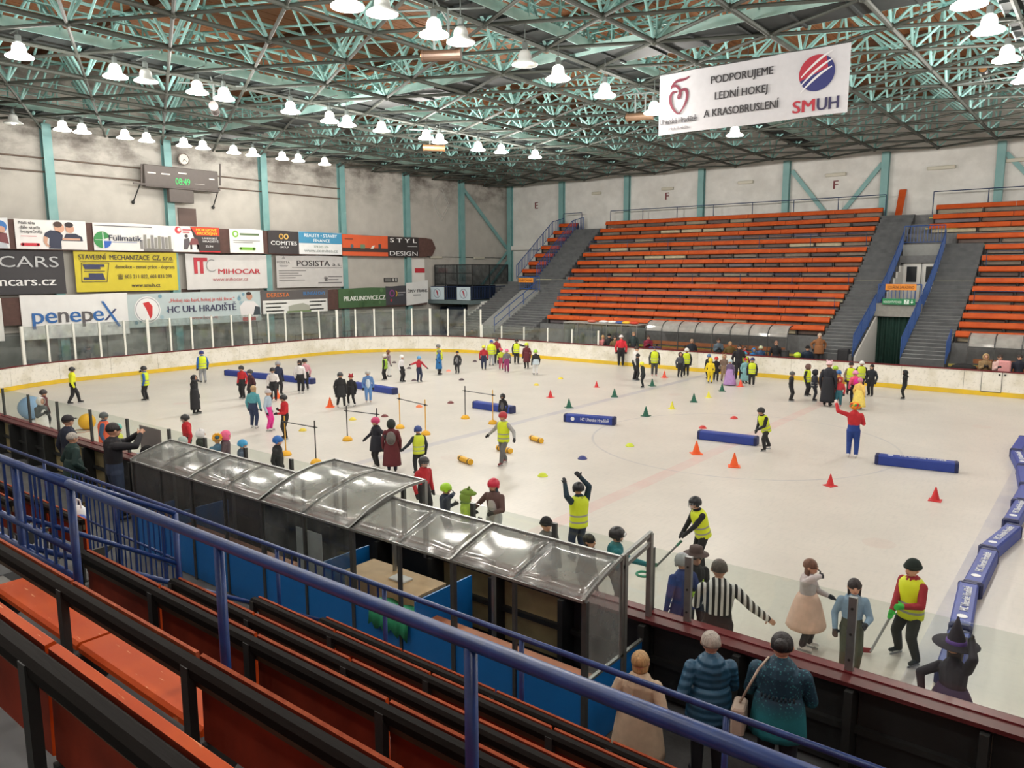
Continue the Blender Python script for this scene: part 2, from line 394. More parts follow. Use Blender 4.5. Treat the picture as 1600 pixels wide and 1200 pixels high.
# ================================================================== roof space frame
ZB, ZT = 12.15, 14.7
rows = [-41.8 + 3*i for i in range(18)]
struts = []        # (p0, p1, radius, material index)
def ynodes(i, top=False):
    off = 0.0 if (i % 2 == 0) else 1.5
    if top: off += 1.5
    y = 52.0 - 48.0 - 3.0 + (off % 3.0); out = []
    while y <= 51.6:
        out.append(y); y += 3.0
    return out
for i, x in enumerate(rows):
    B = ynodes(i); T = ynodes(i, True)
    for a, b in zip(B[:-1], B[1:]): struts.append(((x,a,ZB),(x,b,ZB),0.075,0))
    for a, b in zip(T[:-1], T[1:]): struts.append(((x,a,ZT),(x,b,ZT),0.06,1))
    for y in B:
        for d in (-1.5, 1.5):
            if 0 < y+d < 51.8: struts.append(((x,y,ZB),(x,y+d,ZT),0.05,1))
        for dx in (-3, 3):
            if rows[0]-.1 <= x+dx <= rows[-1]+.1: struts.append(((x,y,ZB),(x+dx,y,ZT),0.045,1))
    if i + 1 < len(rows):
        xn = rows[i+1]
        for y in B:
            for d in (-1.5, 1.5):
                if 0 < y+d < 51.8: struts.append(((x,y,ZB),(xn,y+d,ZB),0.055,0))
        for y in T:
            for d in (-1.5, 1.5):
                if 0 < y+d < 51.8: struts.append(((x,y,ZT),(xn,y+d,ZT),0.045,1))
def vis(s):
    m = (Vector(s[0]) + Vector(s[1])) / 2; q = proj(m)
    if not q or not (-60 < q[0] < 1660 and -60 < q[1] < 330): return 0
    a, b = proj(s[0]), proj(s[1])
    if not a or not b: return 0
    return math.hypot(a[0]-b[0], a[1]-b[1]) * s[2] / q[2]
order = sorted(struts, key=vis, reverse=True)
frame = thing('roof_space_frame', (-16, 26, ZB-0.1), 'teal steel roof space frame of slanting tubes over the whole rink', 'roof frame')
unit = [MB().tube((0,0,0),(0,0,1),1.0,n=8).mesh('strut', m) for m in (M_teald, M_teal)]
fl_ = wloc(frame)
for p0, p1, r, mi in order[:300]:
    a = Vector(p0); d = Vector(p1) - a; o = meshobj('strut', unit[mi], frame)
    o.matrix_basis = Matrix.Translation(a - fl_) @ d.to_track_quat('Z','Y').to_matrix().to_4x4() @ Matrix.Diagonal((r, r, d.length, 1))
rest = MB()
for p0, p1, r, mi in order[300:]: rest.tube(p0, p1, r, n=6, mi=mi, cap=False)
o = obj('strut_lattice', rest, [M_teald, M_teal], frame, kind='stuff', label='remaining tubes of the roof frame')
nodes = MB()
for i, x in enumerate(rows):
    for y in ynodes(i): nodes.ell((x,y,ZB), (0.13,0.13,0.13), 8, 4)
obj('node_balls', nodes, M_teald, frame, kind='stuff')

# ================================================================== catwalks in the roof
POSTM = MB().box((-0.025,-0.025,0),(0.025,0.025,1.05)).mesh('railing_post', M_teal)
def catwalk(name, a, b, half, label):
    a = Vector(a); b = Vector(b); d = (b-a).normalized(); n = Vector((d.y, -d.x, 0)); L = (b-a).length
    t = thing(name, (a+b)/2 - Vector((0,0,0.1)), label, 'catwalk'); o = wloc(t)
    dk = MB(); dk.beam(a + Vector((0,0,0.2)), b + Vector((0,0,0.2)), half*2-0.04, 0.06)
    k = 0.0
    obj('deck', dk, M_deck, t)
    for s in (-1, 1):
        obj('fascia', MB().beam(a + n*half*s + Vector((0,0,0.33)), b + n*half*s + Vector((0,0,0.33)), 0.05, 0.3), M_tealp, t)
        for z in (0.8, 1.1, 1.42): obj('handrail', MB().tube(a + n*half*s + Vector((0,0,z)), b + n*half*s + Vector((0,0,z)), 0.022, n=6), M_teal, t)
        k = 0.4
        while k < L:
            meshobj('railing_post', POSTM, t, a + d*k + n*half*s + Vector((0,0,0.4)) - o); k += 1.6
    # ribs under the deck
    rb = MB(); k = 0.25
    while k < L:
        rb.beam(a + d*k - n*half + Vector((0,0,0.15)), a + d*k + n*half + Vector((0,0,0.15)), 0.08, 0.08); k += 1.5
    obj('deck_ribs', rb, M_deck, t, kind='stuff')
    return t
ZK = ZB + 0.02
catwalk('catwalk', (-38.8, 7, ZK), (-38.8, 46, ZK), 0.55, 'teal catwalk with handrails beside the sooty end wall')
catwalk('catwalk', (-26.8, 4, ZK), (-26.8, 47, ZK), 0.6, 'teal cross catwalk one bay in from the end wall catwalk')
catwalk('catwalk', (-14.8, 4, ZK), (-14.8, 47, ZK), 0.6, 'teal cross catwalk just left of the hanging white banner')
catwalk('catwalk', (-2.6, 4, ZK), (-2.6, 47, ZK), 0.6, 'dark cross catwalk to the right of the hanging banner')
catwalk('catwalk', (-41.0, 22.9, ZK-0.12), (14.0, 22.9, ZK-0.12), 0.75, 'wide lengthwise catwalk above the middle of the rink')
# ================================================================== hall lamps
M_shade = mat('lit glass lamp shade', (250,248,240), 0.3, emit=((255,250,238), 5.0))
M_bulb = mat('lamp bulb', (255,250,235), 0.3, emit=((255,246,228), 14.0))
M_shade0 = mat('unlit glass lamp shade', (222,226,224), 0.25)
M_sock = mat('lamp ballast', (120,128,126), 0.5, metal=0.3)
sh = MB().lathe([(0.07,0.42),(0.15,0.38),(0.19,0.28),(0.2,0.15),(0.38,0.035),(0.38,0.0),(0.36,0.0),(0.17,0.12),(0.16,0.26),(0.1,0.34)], n=18, cap0=True, cap1=True)
ML = dict(shade=sh.mesh('lamp_shade', M_shade, smooth=True), shade0=sh.mesh('lamp_shade', M_shade0, smooth=True),
          bulb=MB().ell((0,0,0.1),(0.1,0.1,0.14),10,6).mesh('bulb', M_bulb, smooth=True),
          sock=MB().lathe([(0.05,0.42),(0.085,0.44),(0.085,0.62),(0.03,0.66)], n=10).mesh('lamp_socket', M_sock))
_light = {}
def hall_lamp(p, label, group, on=True, power=1.0):
    t = thing('hall_lamp', p, label, 'lamp', group)
    meshobj('lamp_shade', ML['shade' if on else 'shade0'], t); meshobj('lamp_socket', ML['sock'], t)
    meshobj('bulb', ML['bulb'], t)
    zr = 12.3 - p[2]; obj('suspension_rod', MB().tube((0,0,0.64),(0,0,zr),0.014,n=6).tube((-0.55,0,zr),(0.55,0,zr),0.02,n=6), M_sock, t, local=True)
    if on:
        if power not in _light:
            ld = bpy.data.lights.new('lamp_light', 'POINT'); ld.energy = LAMP_POWER*power; ld.color = (1.0, 0.955, 0.89); ld.shadow_soft_size = 0.3; _light[power] = ld
        lo = bpy.data.objects.new('lamp_light', _light[power]); COL.objects.link(lo); lo.parent = t; lo.location = (0,0,-0.35)
    return t
for pts, X, where in (([(20,182),(97,193),(128,200),(195,211),(229,215),(287,222),(317,228),(365,236),(395,240),(441,245),(466,248),(507,250)], -38.3, 'along the end wall, counted from the scoreboard side'),
    ([(30,83),(180,115),(228,122),(308,140),(350,150),(454,171),(515,186),(542,192),(596,201),(666,213),(687,219),(747,231),(783,235),(836,243)], -26.1, 'in the second lamp row from the end wall'),
    ([(543,3),(597,14),(678,48),(720,60),(820,95),(872,118),(945,145),(1022,172),(1148,208)], -14.1, 'in the third lamp row, left of the hanging banner'),
    ([(1515,0),(1545,42),(1573,88),(1600,122)], -3.15, 'in the lamp row right of the hanging banner')):
    for u, v in pts:
        p = on_x(u, v, X); p.z = min(p.z, 11.75) - 0.12
        off = (u, v) in ((20,182),(597,14),(720,60),(820,95),(228,122))
        k_ = pts.index((u, v)); hall_lamp(p, '%s %s bell lamp %s' % (ORD[k_], 'unlit' if off else 'lit', where), 'bell lamps ' + where, not off, 0.2 if X < -38 else (1.0 if p.y < 24 else 2.1))
# unseen lamps: rink rows continued, plus ones added to brighten the near stand
for X, ys in ((-14.1, (9.0,3.5,-1.5)), (-3.15, (6.0,9.5,13,37,41)), (-8.0,(3.0,-1.5)), (-20.0,(3.0,)), (3.0,(3.5,-1.5)), (8.0, (12,16,20,24,28,32)), (18.5, (14,20,26,32)), (-26.1, (5.5,0.5))):
    for y in ys: hall_lamp(Vector((X, y, 11.55)), 'lit glass bell lamp hanging over the rest of the rink', 'bell lamps over the rest of the rink')
# cylinder spotlights hung in the frame
def spot_can(u, v, x, ang, label, c=(74,56,44)):
    p = on_x(u, v, x); t = thing('cylinder_spotlight', p, label, 'spotlight', rz=ang)
    m = mat('spotlight can %d' % c[0], c, 0.45, metal=0.3)
    obj('housing', MB().tube((-0.5,0,0),(0.5,0,0),0.15,n=14).tube((-0.54,0,0),(-0.48,0,0),0.17,n=14).tube((0.48,0,0),(0.54,0,0),0.17,n=14), m, t, local=True, smooth=False)
    obj('lens', MB().tube((-0.56,0,0),(-0.54,0,0),0.13,n=14), mat('copper lens', (190,130,80), 0.2, metal=0.6), t, local=True)
    obj('bracket', MB().beam((0.2,0,0.1),(0.2,0,max(0.5,12.2-p.z)),0.06,0.02).beam((-0.2,0,0.1),(-0.2,0,max(0.5,12.2-p.z)),0.06,0.02), M_sock, t, local=True)
    obj('hanger_bar', MB().tube((-1.2,0,12.16-p.z),(1.2,0,12.16-p.z),0.03,n=6).tube((0,-1.2,12.16-p.z),(0,1.2,12.16-p.z),0.03,n=6), M_sock, t, local=True)
spot_can(690, 87, -14.9, 0.55, 'brown cylinder spotlight in the frame right of an unlit bell lamp')
spot_can(335, 170, -27.2, -0.6, 'dark cylinder spotlight hanging beside the cross catwalk lamps', (66,58,56))
spot_can(678, 231, -27.4, 0.9, 'copper-coloured cylinder spotlight below the far lamp row', (120,86,58))
spot_can(1000, 182, -15.5, 0.3, 'brown cylinder spotlight beside the banner edge', (100,78,60))
spot_can(1538, 112, -4.6, 1.6, 'black cylinder spotlight with a pale end by the right-hand lamps', (50,50,50))

# ================================================================== rink boards, cap rail, kick plate
BH = 1.05
NP = len(RP)
boards = thing('rink_boards', (XC, YC, 0), 'white rink boards with yellow kick plate and dark red cap rail', 'rink boards')
def offp(i, d, z): 
    x, y, nx, ny = RP[i % NP]; return (x+nx*d, y+ny*d, z)
i = 0; PSTEP = 6
while i < NP:
    j = min(i + PSTEP, NP); idx = list(range(i, j+1))
    def strip(d0, d1, z0, z1, gap=0.0):
        mb = MB(); rings = []
        for n, q in enumerate(idx):
            x, y, nx, ny = RP[q % NP]; sh_ = 0.0
            if n == 0: sh_ = gap
            if n == len(idx)-1: sh_ = -gap
            tx, ty = -ny, nx
            rings.append([(x+nx*d+tx*sh_, y+ny*d+ty*sh_, z) for d, z in ((d0,z0),(d1,z0),(d1,z1),(d0,z1))])
        return mb.loft(rings)
    pn = obj('board_panel', strip(0.0, 0.05, 0.0, BH-0.03, 0.006), M_board, boards)
    obj('kick_plate', strip(-0.015, 0.0, 0.005, 0.2), M_yel, pn)
    obj('cap_rail', strip(-0.03, 0.11, BH-0.03, BH+0.02), M_red, pn)
    i = j
# gate in the far boards on the right
g0, g1 = on_z(1533, 617, 0), on_z(1563, 620, 0)
gx0, gx1 = g0.x, g1.x
gate = thing('rink_gate', ((gx0+gx1)/2, YF-0.02, 0.15), 'white gate leaf with dark seam in the far boards below the pink coat', 'gate')
obj('leaf', MB().box((gx0, YF-0.03, 0.2), (gx1, YF-0.005, BH-0.04)), M_board, gate)
for a, b in (((gx0-.02,0.17),(gx0,BH-.03)),((gx1,0.17),(gx1+.02,BH-.03)),((gx0,0.17),(gx1,0.195))):
    obj('seam', MB().box((a[0], YF-0.034, a[1]), (b[0], YF-0.004, b[1])), M_alud, gate)
for xx in (gx1-0.12, gx1+0.08): obj('latch', MB().box((xx, YF-0.06, BH-0.16), (xx+0.07, YF-0.03, BH-0.1)), M_blk, gate)

# dark steel framing behind the near boards
nb = thing('board_framing', (-12, YN-0.2, -0.05), 'black steel ribs and panels on the back of the near boards', 'board framing')
xq = -36.0
M_ply = mat('weathered plywood', (168,154,112), 0.8, var=0.3, scale=3)
ribm = MB().box((-0.04,-0.3,0),(0.04,0,BH-0.02)).mesh('rib', M_blk)
while xq < 8:
    meshobj('rib', ribm, nb, Vector((xq, YN-0.05, -0.05)) - wloc(nb))
    m = M_ply if ((xq < -18.4 and int(xq*3) % 3 != 0) or -8.2 < xq < -5.6) else M_blkp
    obj('back_panel', MB().box((xq+0.05, YN-0.09, 0.0), (xq+1.13, YN-0.055, BH-0.06)), m, nb)
    xq += 1.18
for z in (0.45, BH-0.14): obj('girder', MB().box((-36, YN-0.16, z), (8, YN-0.09, z+0.07)), M_blk, nb)
obj('cap_board', MB().box((-36, YN-0.3, BH-0.04), (8, YN-0.1, BH+0.005)), mat('cap board', (86,30,32), 0.45, var=0.25), nb)

# ================================================================== glass around the rink
def nearest_i(x, y): return min(range(NP), key=lambda i: (RP[i][0]-x)**2 + (RP[i][1]-y)**2)
gl = thing('end_glass', (XE, 26, BH), 'tall end glass with white posts in front of the banner wall', 'rink glass')
ia = nearest_i(-31.6, YF); ib = nearest_i(XE, YN+4.0)
k = ia; last = None; cnt = 0
HG = 1.78
postm = MB().box((-0.045,-0.035,0),(0.045,0.035,HG)).mesh('glass_post', M_postw)
while k <= ib:
    p = Vector(offp(k, 0.05, BH)); x, y, nx, ny = RP[k]
    wide = 1.6 if cnt % 5 == 3 else 1.0
    meshobj('glass_post', postm, gl, p - wloc(gl), (0,0,math.atan2(ny,nx)-math.pi/2), (wide,1,1))
    if last is not None:
        a = last; n = Vector((nx,ny,0)); mb = MB(); A = a + n*0.012; B = p + n*0.012
        mb.loft([[a,(A.x,A.y,A.z),(A.x,A.y,A.z+HG-0.04),(a.x,a.y,a.z+HG-0.04)],[p,(B.x,B.y,B.z),(B.x,B.y,B.z+HG-0.04),(p.x,p.y,p.z+HG-0.04)]])
        obj('glass_pane', mb, M_glassb, gl)
    last = p; k += 3; cnt += 1
gl2 = thing('low_side_glass', (-27, YF, BH), 'low clear glass with white posts before the far side stairs', 'rink glass')
xs = [-31.6] + [on_y(u, 525, YF+0.05).x for u in (784, 819, 856, 894, 935)]; xs = sorted(set(round(q, 2) for q in xs))
lowpm = MB().box((-0.04,-0.03,0),(0.04,0.03,0.8)).mesh('glass_post', M_postw)
for q in xs: meshobj('glass_post', lowpm, gl2, Vector((q, YF+0.05, BH+0.02)) - wloc(gl2))
for a, b in zip(xs[:-1], xs[1:]): obj('glass_pane', MB().box((a+0.04, YF+0.04, BH+0.02), (b-0.04, YF+0.052, BH+0.8)), M_glassb, gl2)
# near side glass with aluminium posts
gl3 = thing('near_side_glass', (-14, YN, BH), 'clear low glass on dark aluminium posts along the near boards', 'rink glass')
HN = 0.8
xs = [on_y(u, v, YN).x for u, v in ((10,655),(50,667),(95,682),(147,698),(205,718),(270,736))]
xs = [xs[0]-3.2, xs[0]-1.6] + xs
x0_ = xs[-1]; x1_ = on_y(1018, 955, YN).x
n_ = round((x1_-x0_)/1.45)
xs += [x0_ + (x1_-x0_)*q/n_ for q in range(1, n_+1)]
xr = [on_y(1076, 985, YN).x, on_y(1328, 1050, YN).x]; step = xr[1]-xr[0]
xs += [xr[0], xr[1], xr[1]+step, xr[1]+2*step, xr[1]+3*step]
npm = MB().box((-0.035,-0.05,-0.05),(0.035,0.0,HN)).mesh('glass_post', M_alud)
npa = MB().box((-0.04,-0.075,-0.15),(0.04,-0.02,HN)).mesh('glass_post', M_alu)
boltm = MB().tube((0,-0.085,0),(0,-0.07,0),0.014,n=6).mesh('bolt', M_blk)
for q in xs:
    big = q > x1_ + 0.05
    po = meshobj('glass_post', npa if big else npm, gl3, Vector((q, YN-0.0, BH+0.02)) - wloc(gl3))
    if big:
        for z in (-0.08, 0.12, 0.4, 0.68): meshobj('bolt', boltm, po, (0,0,z))
for a, b in zip(xs[:-1], xs[1:]):
    obj('glass_pane', MB().box((a+0.012, YN+0.01, BH+0.02), (b-0.012, YN+0.022, BH+HN+(0.02 if a > x1_ else 0.0))), M_glass, gl3)
# ================================================================== the end wall: parapets, banners, scoreboard
XB = -41.0
YR, ZU = Vector((0,1,0)), Vector((0,0,1))
M_brick = mat('brown brick parapet', (92,66,60), 0.75, var=0.25, scale=4)
def ypx(u, v): return on_x(u, v, XB).y
par1_end = ypx(668, 388)
for nm, z0, z1, ye in (('trim_30', 6.32, 7.72, par1_end), ('trim_31', 2.75, 4.06, ypx(668, 462))):
    obj(nm, MB().box((XW+0.02, 4.0, z0), (XB-0.06, ye, z1)), M_brick, kind='structure', label='brown brick parapet behind the banners')
# pointed brown end of the upper parapet
p = MB(); ye = par1_end
p.loft([[(XW+0.02,ye,6.4),(XW+0.02,ye+0.55,6.4),(XW+0.02,ye+0.95,7.0),(XW+0.02,ye+0.55,7.65),(XW+0.02,ye,7.7)],[(XB-0.06,ye,6.4),(XB-0.06,ye+0.55,6.4),(XB-0.06,ye+0.95,7.0),(XB-0.06,ye+0.55,7.65),(XB-0.06,ye,7.7)]])
obj('trim_32', p, M_brick, kind='structure', label='pointed brown end of the upper parapet')
pm_cache = {}
def pm(rgb): return mat('print %d %d %d' % tuple(rgb), rgb, 0.55)
class Banner:
    def __init__(s, u0, u1, z0, z1, rgb, label, x=XB, vmid=None, sk=0.0, wave=0.012):
        vm = vmid or {True: 375}.get(z1 > 6.5, 425 if z1 > 4.5 else 485)
        s.y0, s.y1, s.z0, s.z1, s.x = on_x(u0, vm, x).y, on_x(u1, vm, x).y, z0, z1, x
        s.t = thing('banner', (x, (s.y0+s.y1)/2, z0), label, 'banner', 'advertising banners on the end wall')
        mb = MB(); nu, nv = 18, 5; g = []
        ph = random.uniform(0, 6)
        for k, dx in enumerate((0.0, -0.012)):
            for j in range(nv+1):
                for i in range(nu+1):
                    a, b = i/nu, j/nv
                    w = wave*math.sin(a*9+ph+b*3)*(0.4+b*0.6)
                    g.append((x+w+dx, s.y0+(s.y1-s.y0)*a, z0+(z1-z0)*b + sk*a + 0.02*math.sin(a*math.pi*2+ph)*b))
        n1 = (nu+1)*(nv+1); fs = []
        for j in range(nv):
            for i in range(nu):
                q = j*(nu+1)+i; fs.append((q, q+1, q+nu+2, q+nu+1)); fs.append((n1+q+1, n1+q, n1+q+nu+1, n1+q+nu+2))
        mb.add(g, fs)
        s.cloth = obj('cloth', mb, mat('banner cloth %d %d %d' % tuple(rgb), rgb, 0.6, var=0.06, scale=2), s.t, smooth=True)
    def P(s, a, b, d=0.035): return Vector((s.x+d, s.y0+(s.y1-s.y0)*a, s.z0+(s.z1-s.z0)*b))
    def poly(s, pts, rgb, d=0.022, name='print'):
        mb = MB(); F = [s.P(a, b, d) for a, b in pts]; B = [s.P(a, b, d-0.006) for a, b in pts]; n = len(pts)
        mb.add(F+B, [tuple(range(n))] + [(i, i+n, (i+1)%n+n, (i+1)%n) for i in range(n)])
        obj(name, mb, pm(rgb), s.t); return s
    def rect(s, a0, b0, a1, b1, rgb, d=0.022): return s.poly([(a0,b0),(a1,b0),(a1,b1),(a0,b1)], rgb, d)
    def disc(s, a, b, r, rgb, d=0.022, ky=1.0, t0=0, t1=360):
        W, H = s.y1-s.y0, s.z1-s.z0; n = 20; full = t1-t0 >= 360
        pts = [(a+r*math.cos(math.radians(t0+(t1-t0)*i/(n if full else n-1)))/W, b+r*ky*math.sin(math.radians(t0+(t1-t0)*i/(n if full else n-1)))/H) for i in range(n)]
        if not full: pts.append((a, b))
        return s.poly(pts, rgb, d)
    def ring(s, a, b, r0, r1, rgb, d=0.024, t0=0, t1=360):
        W, H = s.y1-s.y0, s.z1-s.z0; n = 24; mb = MB(); vs = []
        for i in range(n+1):
            t = math.radians(t0+(t1-t0)*i/n)
            for r in (r0, r1): vs.append(s.P(a+r*math.cos(t)/W, b+r*math.sin(t)/H, d))
        mb.add(vs, [(2*i, 2*i+1, 2*i+3, 2*i+2) for i in range(n)]); obj('print', mb, pm(rgb), s.t); return s
    def txt(s, st, a, b, size, rgb, width=None, align='CENTER', bold=0.0, d=0.034):
        W = s.y1-s.y0
        text(s.t, st, s.P(a, b, d), YR, ZU, size, pm(rgb), align, width*W if width else None, bold); return s
    def lines(s, a0, a1, bs, rgb, h=0.018):
        for k, b in enumerate(bs): s.rect(a0, b, a0+(a1-a0)*(1.0, 0.72, 0.85, 0.6, 0.95)[k % 5], b+h, rgb)
        return s
A1, A2 = 6.36, 7.76
b = Banner(-60, 14, A1, A2, (226,228,230), 'white banner with a hockey player in blue and white, beside the two boys banner', vmid=368)
b.poly([(0.6,0.0),(0.95,0.0),(0.9,0.5),(0.7,0.6)], (190,196,204)).disc(0.82,0.72,0.28,(58,120,190)).disc(0.84,0.62,0.16,(206,160,140),0.026).poly([(0.68,0.25),(0.98,0.15),(0.95,0.5),(0.75,0.55)], (120,60,66),0.026)
b = Banner(24, 135, A1, A2, (238,236,234), 'white banner with a photo of two boys in navy shirts', vmid=368)
b.txt('Naši táta', 0.05, 0.83, 0.2, (40,36,40), 0.22, 'LEFT').txt('dále stadla', 0.06, 0.68, 0.2, (40,36,40), 0.28, 'LEFT').txt('bezpečněji', 0.07, 0.54, 0.2, (40,36,40), 0.29, 'LEFT').lines(0.07, 0.28, [0.42], (220,110,120))
b.rect(0.08,0.1,0.3,0.2,(206,44,60)).disc(0.08,0.15,0.07,(206,44,60)).disc(0.3,0.15,0.07,(206,44,60))
b.poly([(0.44,0.02),(0.62,0.02),(0.65,0.5),(0.6,0.62),(0.48,0.66),(0.4,0.55),(0.38,0.42),(0.46,0.38)], (44,50,74)).poly([(0.38,0.45),(0.44,0.4),(0.42,0.22),(0.46,0.08),(0.41,0.1),(0.37,0.25)], (206,160,136),0.026)
b.disc(0.61,0.74,0.23,(212,164,138)).disc(0.59,0.86,0.2,(70,48,40),0.025,0.7)
b.poly([(0.64,0.3),(0.94,0.3),(0.93,0.45),(0.84,0.56),(0.7,0.55)], (40,44,66)).disc(0.76,0.72,0.2,(206,158,134),0.028).disc(0.75,0.86,0.2,(44,32,34),0.03,0.65).rect(0.64,0.33,0.9,0.4,(208,162,138),0.03)
b.rect(0.62,0.02,0.97,0.3,(232,228,226),0.03).lines(0.7, 0.94, [0.12], (170,60,70), 0.06)
b = Banner(146, 271, A1, A2, (232,230,228), 'white banner with a green and blue disc and dark lettering Füllmatik', vmid=372)
b.disc(0.1,0.38,0.42,(52,140,74),t0=90,t1=270).disc(0.1,0.38,0.42,(52,140,74),t0=20,t1=90).disc(0.12,0.34,0.36,(44,100,190),t0=270,t1=360).rect(0.02,0.37,0.25,0.385,(240,240,240),0.026).rect(0.105,0.1,0.115,0.66,(240,240,240),0.026)
b.txt('Füllmatik', 0.17, 0.36, 0.42, (38,44,66), 0.4, 'LEFT', 0.008).lines(0.02, 0.72, [0.88], (110,110,116), 0.03).rect(0.2,0.3,0.52,0.315,(44,90,170))
for k in range(9): b.rect(0.56+k*0.046, 0.08+0.03*math.sin(k*2), 0.595+k*0.046, 0.42+0.2*abs(math.sin(k*1.7)), (136+6*(k%3),134+6*(k%3),134), 0.022+0.001*k)
b.rect(0.6,0.0,0.98,0.1,(120,116,112),0.034)
b = Banner(269, 343, A1, A2, (240,238,236), 'white and black banner with two hockey players and yellow words', vmid=376)
b.poly([(0.55,0.0),(1,0.0),(1,1),(0.38,1)], (58,50,50)).poly([(0.38,1),(1,1),(1,0.66),(0.5,0.66)], (206,66,40),0.026).txt('HOKEJOVÉ', 0.72, 0.84, 0.2, (250,214,60), 0.44, bold=0.006).txt('PRODEJNY', 0.74, 0.7, 0.2, (250,214,60), 0.44, bold=0.006)
b.txt('UHERSKÉ', 0.78, 0.52, 0.15, (240,240,240), 0.32).txt('HRADIŠTĚ', 0.8, 0.4, 0.15, (240,240,240), 0.34).txt('ZLÍN', 0.76, 0.2, 0.15, (240,240,240), 0.16).rect(0.55,0.0,1,0.05,(196,40,46),0.028)
b.disc(0.13,0.84,0.19,(206,60,66)).disc(0.15,0.86,0.1,(240,220,220),0.026).lines(0.22,0.42,[0.84,0.74],(190,90,96),0.05)
b.poly([(0.22,0.1),(0.3,0.1),(0.36,0.35),(0.34,0.55),(0.24,0.5)], (90,84,88)).disc(0.29,0.62,0.1,(80,70,74)).poly([(0.34,0.28),(0.54,0.3),(0.52,0.52),(0.4,0.55)], (128,70,72),0.026).rect(0.36,0.1,0.4,0.3,(70,60,64)).rect(0.5,0.1,0.54,0.3,(70,60,64))
b = Banner(359, 411, A1, A2, (242,242,238), 'white banner with a small green disc and a green bar', vmid=378)
b.disc(0.17,0.78,0.2,(128,190,60)).disc(0.17,0.78,0.11,(236,240,230),0.026).lines(0.3,0.88,[0.74],(96,120,84),0.08).lines(0.1,0.9,[0.5,0.42],(150,150,150),0.03).rect(0.3,0.12,0.72,0.24,(124,186,62)).disc(0.3,0.18,0.085,(124,186,62)).disc(0.72,0.18,0.085,(124,186,62))
b = Banner(419, 467, A1, A2, (62,58,60), 'charcoal banner with a gold loop and white lettering COMITES', vmid=381)
b.ring(0.42,0.75,0.1,0.17,(226,178,84)).ring(0.58,0.75,0.1,0.17,(236,196,110),0.027).txt('COMITES', 0.5, 0.38, 0.34, (240,240,240), 0.84, bold=0.01).txt('GROUP', 0.5, 0.24, 0.16, (230,230,230), 0.3)
b = Banner(467, 534, A1, A2, (234,236,236), 'blue and white banner reading REALITY STAVBY FINANCE', vmid=382)
b.rect(0,0.5,1,1,(74,150,190)).txt('REALITY • STAVBY', 0.5, 0.78, 0.3, (244,248,250), 0.76, bold=0.006).txt('FINANCE', 0.52, 0.56, 0.28, (244,248,250), 0.38, bold=0.006).txt('774 325 556', 0.5, 0.3, 0.2, (150,170,160), 0.34).txt('www.comites.cz', 0.5, 0.1, 0.3, (150,156,156), 0.78)
b = Banner(535, 606, A1-0.05, A2-0.05, (222,98,58), 'orange banner with a dark band of small icons', vmid=386)
b.rect(0,0.2,1,0.38,(70,58,56)).lines(0.05,0.22,[0.78],(110,60,50),0.04).disc(0.2,0.46,0.13,(90,110,120)).rect(0.38,0.36,0.48,0.55,(110,140,110),0.026).poly([(0.6,0.36),(0.66,0.36),(0.7,0.52),(0.64,0.5)], (220,220,210),0.026).rect(0.78,0.36,0.84,0.6,(70,72,76),0.026)
b = Banner(606, 654, A1-0.05, A2-0.05, (56,52,52), 'black banner with white lettering STYL DESIGN', vmid=387)
b.txt('S T Y L', 0.5, 0.72, 0.42, (246,246,246), 0.86, bold=0.012).txt('DESIGN', 0.5, 0.05, 0.44, (236,236,236), 0.9, bold=0.0).lines(0.62,0.95,[0.52],(200,200,200),0.03)
# middle row, flat on the wall between the columns
XM = XW + 0.37
B1, B2 = 4.2, 6.3
b = Banner(-120, 101, B1, B2, (58,56,60), 'black banner with thin grey lettering CARS and white mcars.cz', XM, 422)
b.txt('CARS', 0.73, 0.62, 0.75, (190,192,194), 0.45).txt('mcars.cz', 0.69, 0.2, 0.62, (238,238,238), 0.46, bold=0.01)
b = Banner(117, 277, B1+0.05, B2, (214,196,52), 'yellow banner STAVEBNÍ MECHANIZACE with a blue S emblem', XM, 422)
NV = (52,56,92)
b.txt('STAVEBNÍ  MECHANIZACE  CZ, s.r.o.', 0.5, 0.8, 0.36, (70,62,60), 0.92, bold=0.004).rect(0.05,0.75,0.96,0.765,(80,70,50)).txt('demolice - zemní práce - doprava', 0.67, 0.58, 0.28, (74,66,60), 0.6, bold=0.002).txt('☎ 603 211 822, 603 833 299', 0.66, 0.33, 0.28, (74,66,60), 0.55, bold=0.002).txt('www.smuh.cz', 0.66, 0.1, 0.3, (60,54,60), 0.29, bold=0.004)
b.poly([(0.07,0.68),(0.27,0.68),(0.27,0.62),(0.23,0.62),(0.23,0.56),(0.09,0.56)], NV).poly([(0.07,0.3),(0.27,0.3),(0.25,0.46),(0.12,0.46),(0.12,0.36),(0.07,0.36)], NV)
for q in (((0.05,0.24),(0.28,0.24),(0.28,0.255),(0.05,0.255)), ((0.06,0.71),(0.31,0.71),(0.31,0.725),(0.06,0.725)), ((0.05,0.24),(0.056,0.24),(0.066,0.72),(0.06,0.72)), ((0.28,0.24),(0.286,0.24),(0.316,0.72),(0.31,0.72))): b.poly(q, (90,80,50))
b.lines(0.08,0.27,[0.5],(90,84,60),0.02)
b = Banner(291, 417, B1+0.05, B2-0.05, (214,212,210), 'grey-white banner with a red M and lettering MIHOCAR', XM, 424)
RD = (186,52,64)
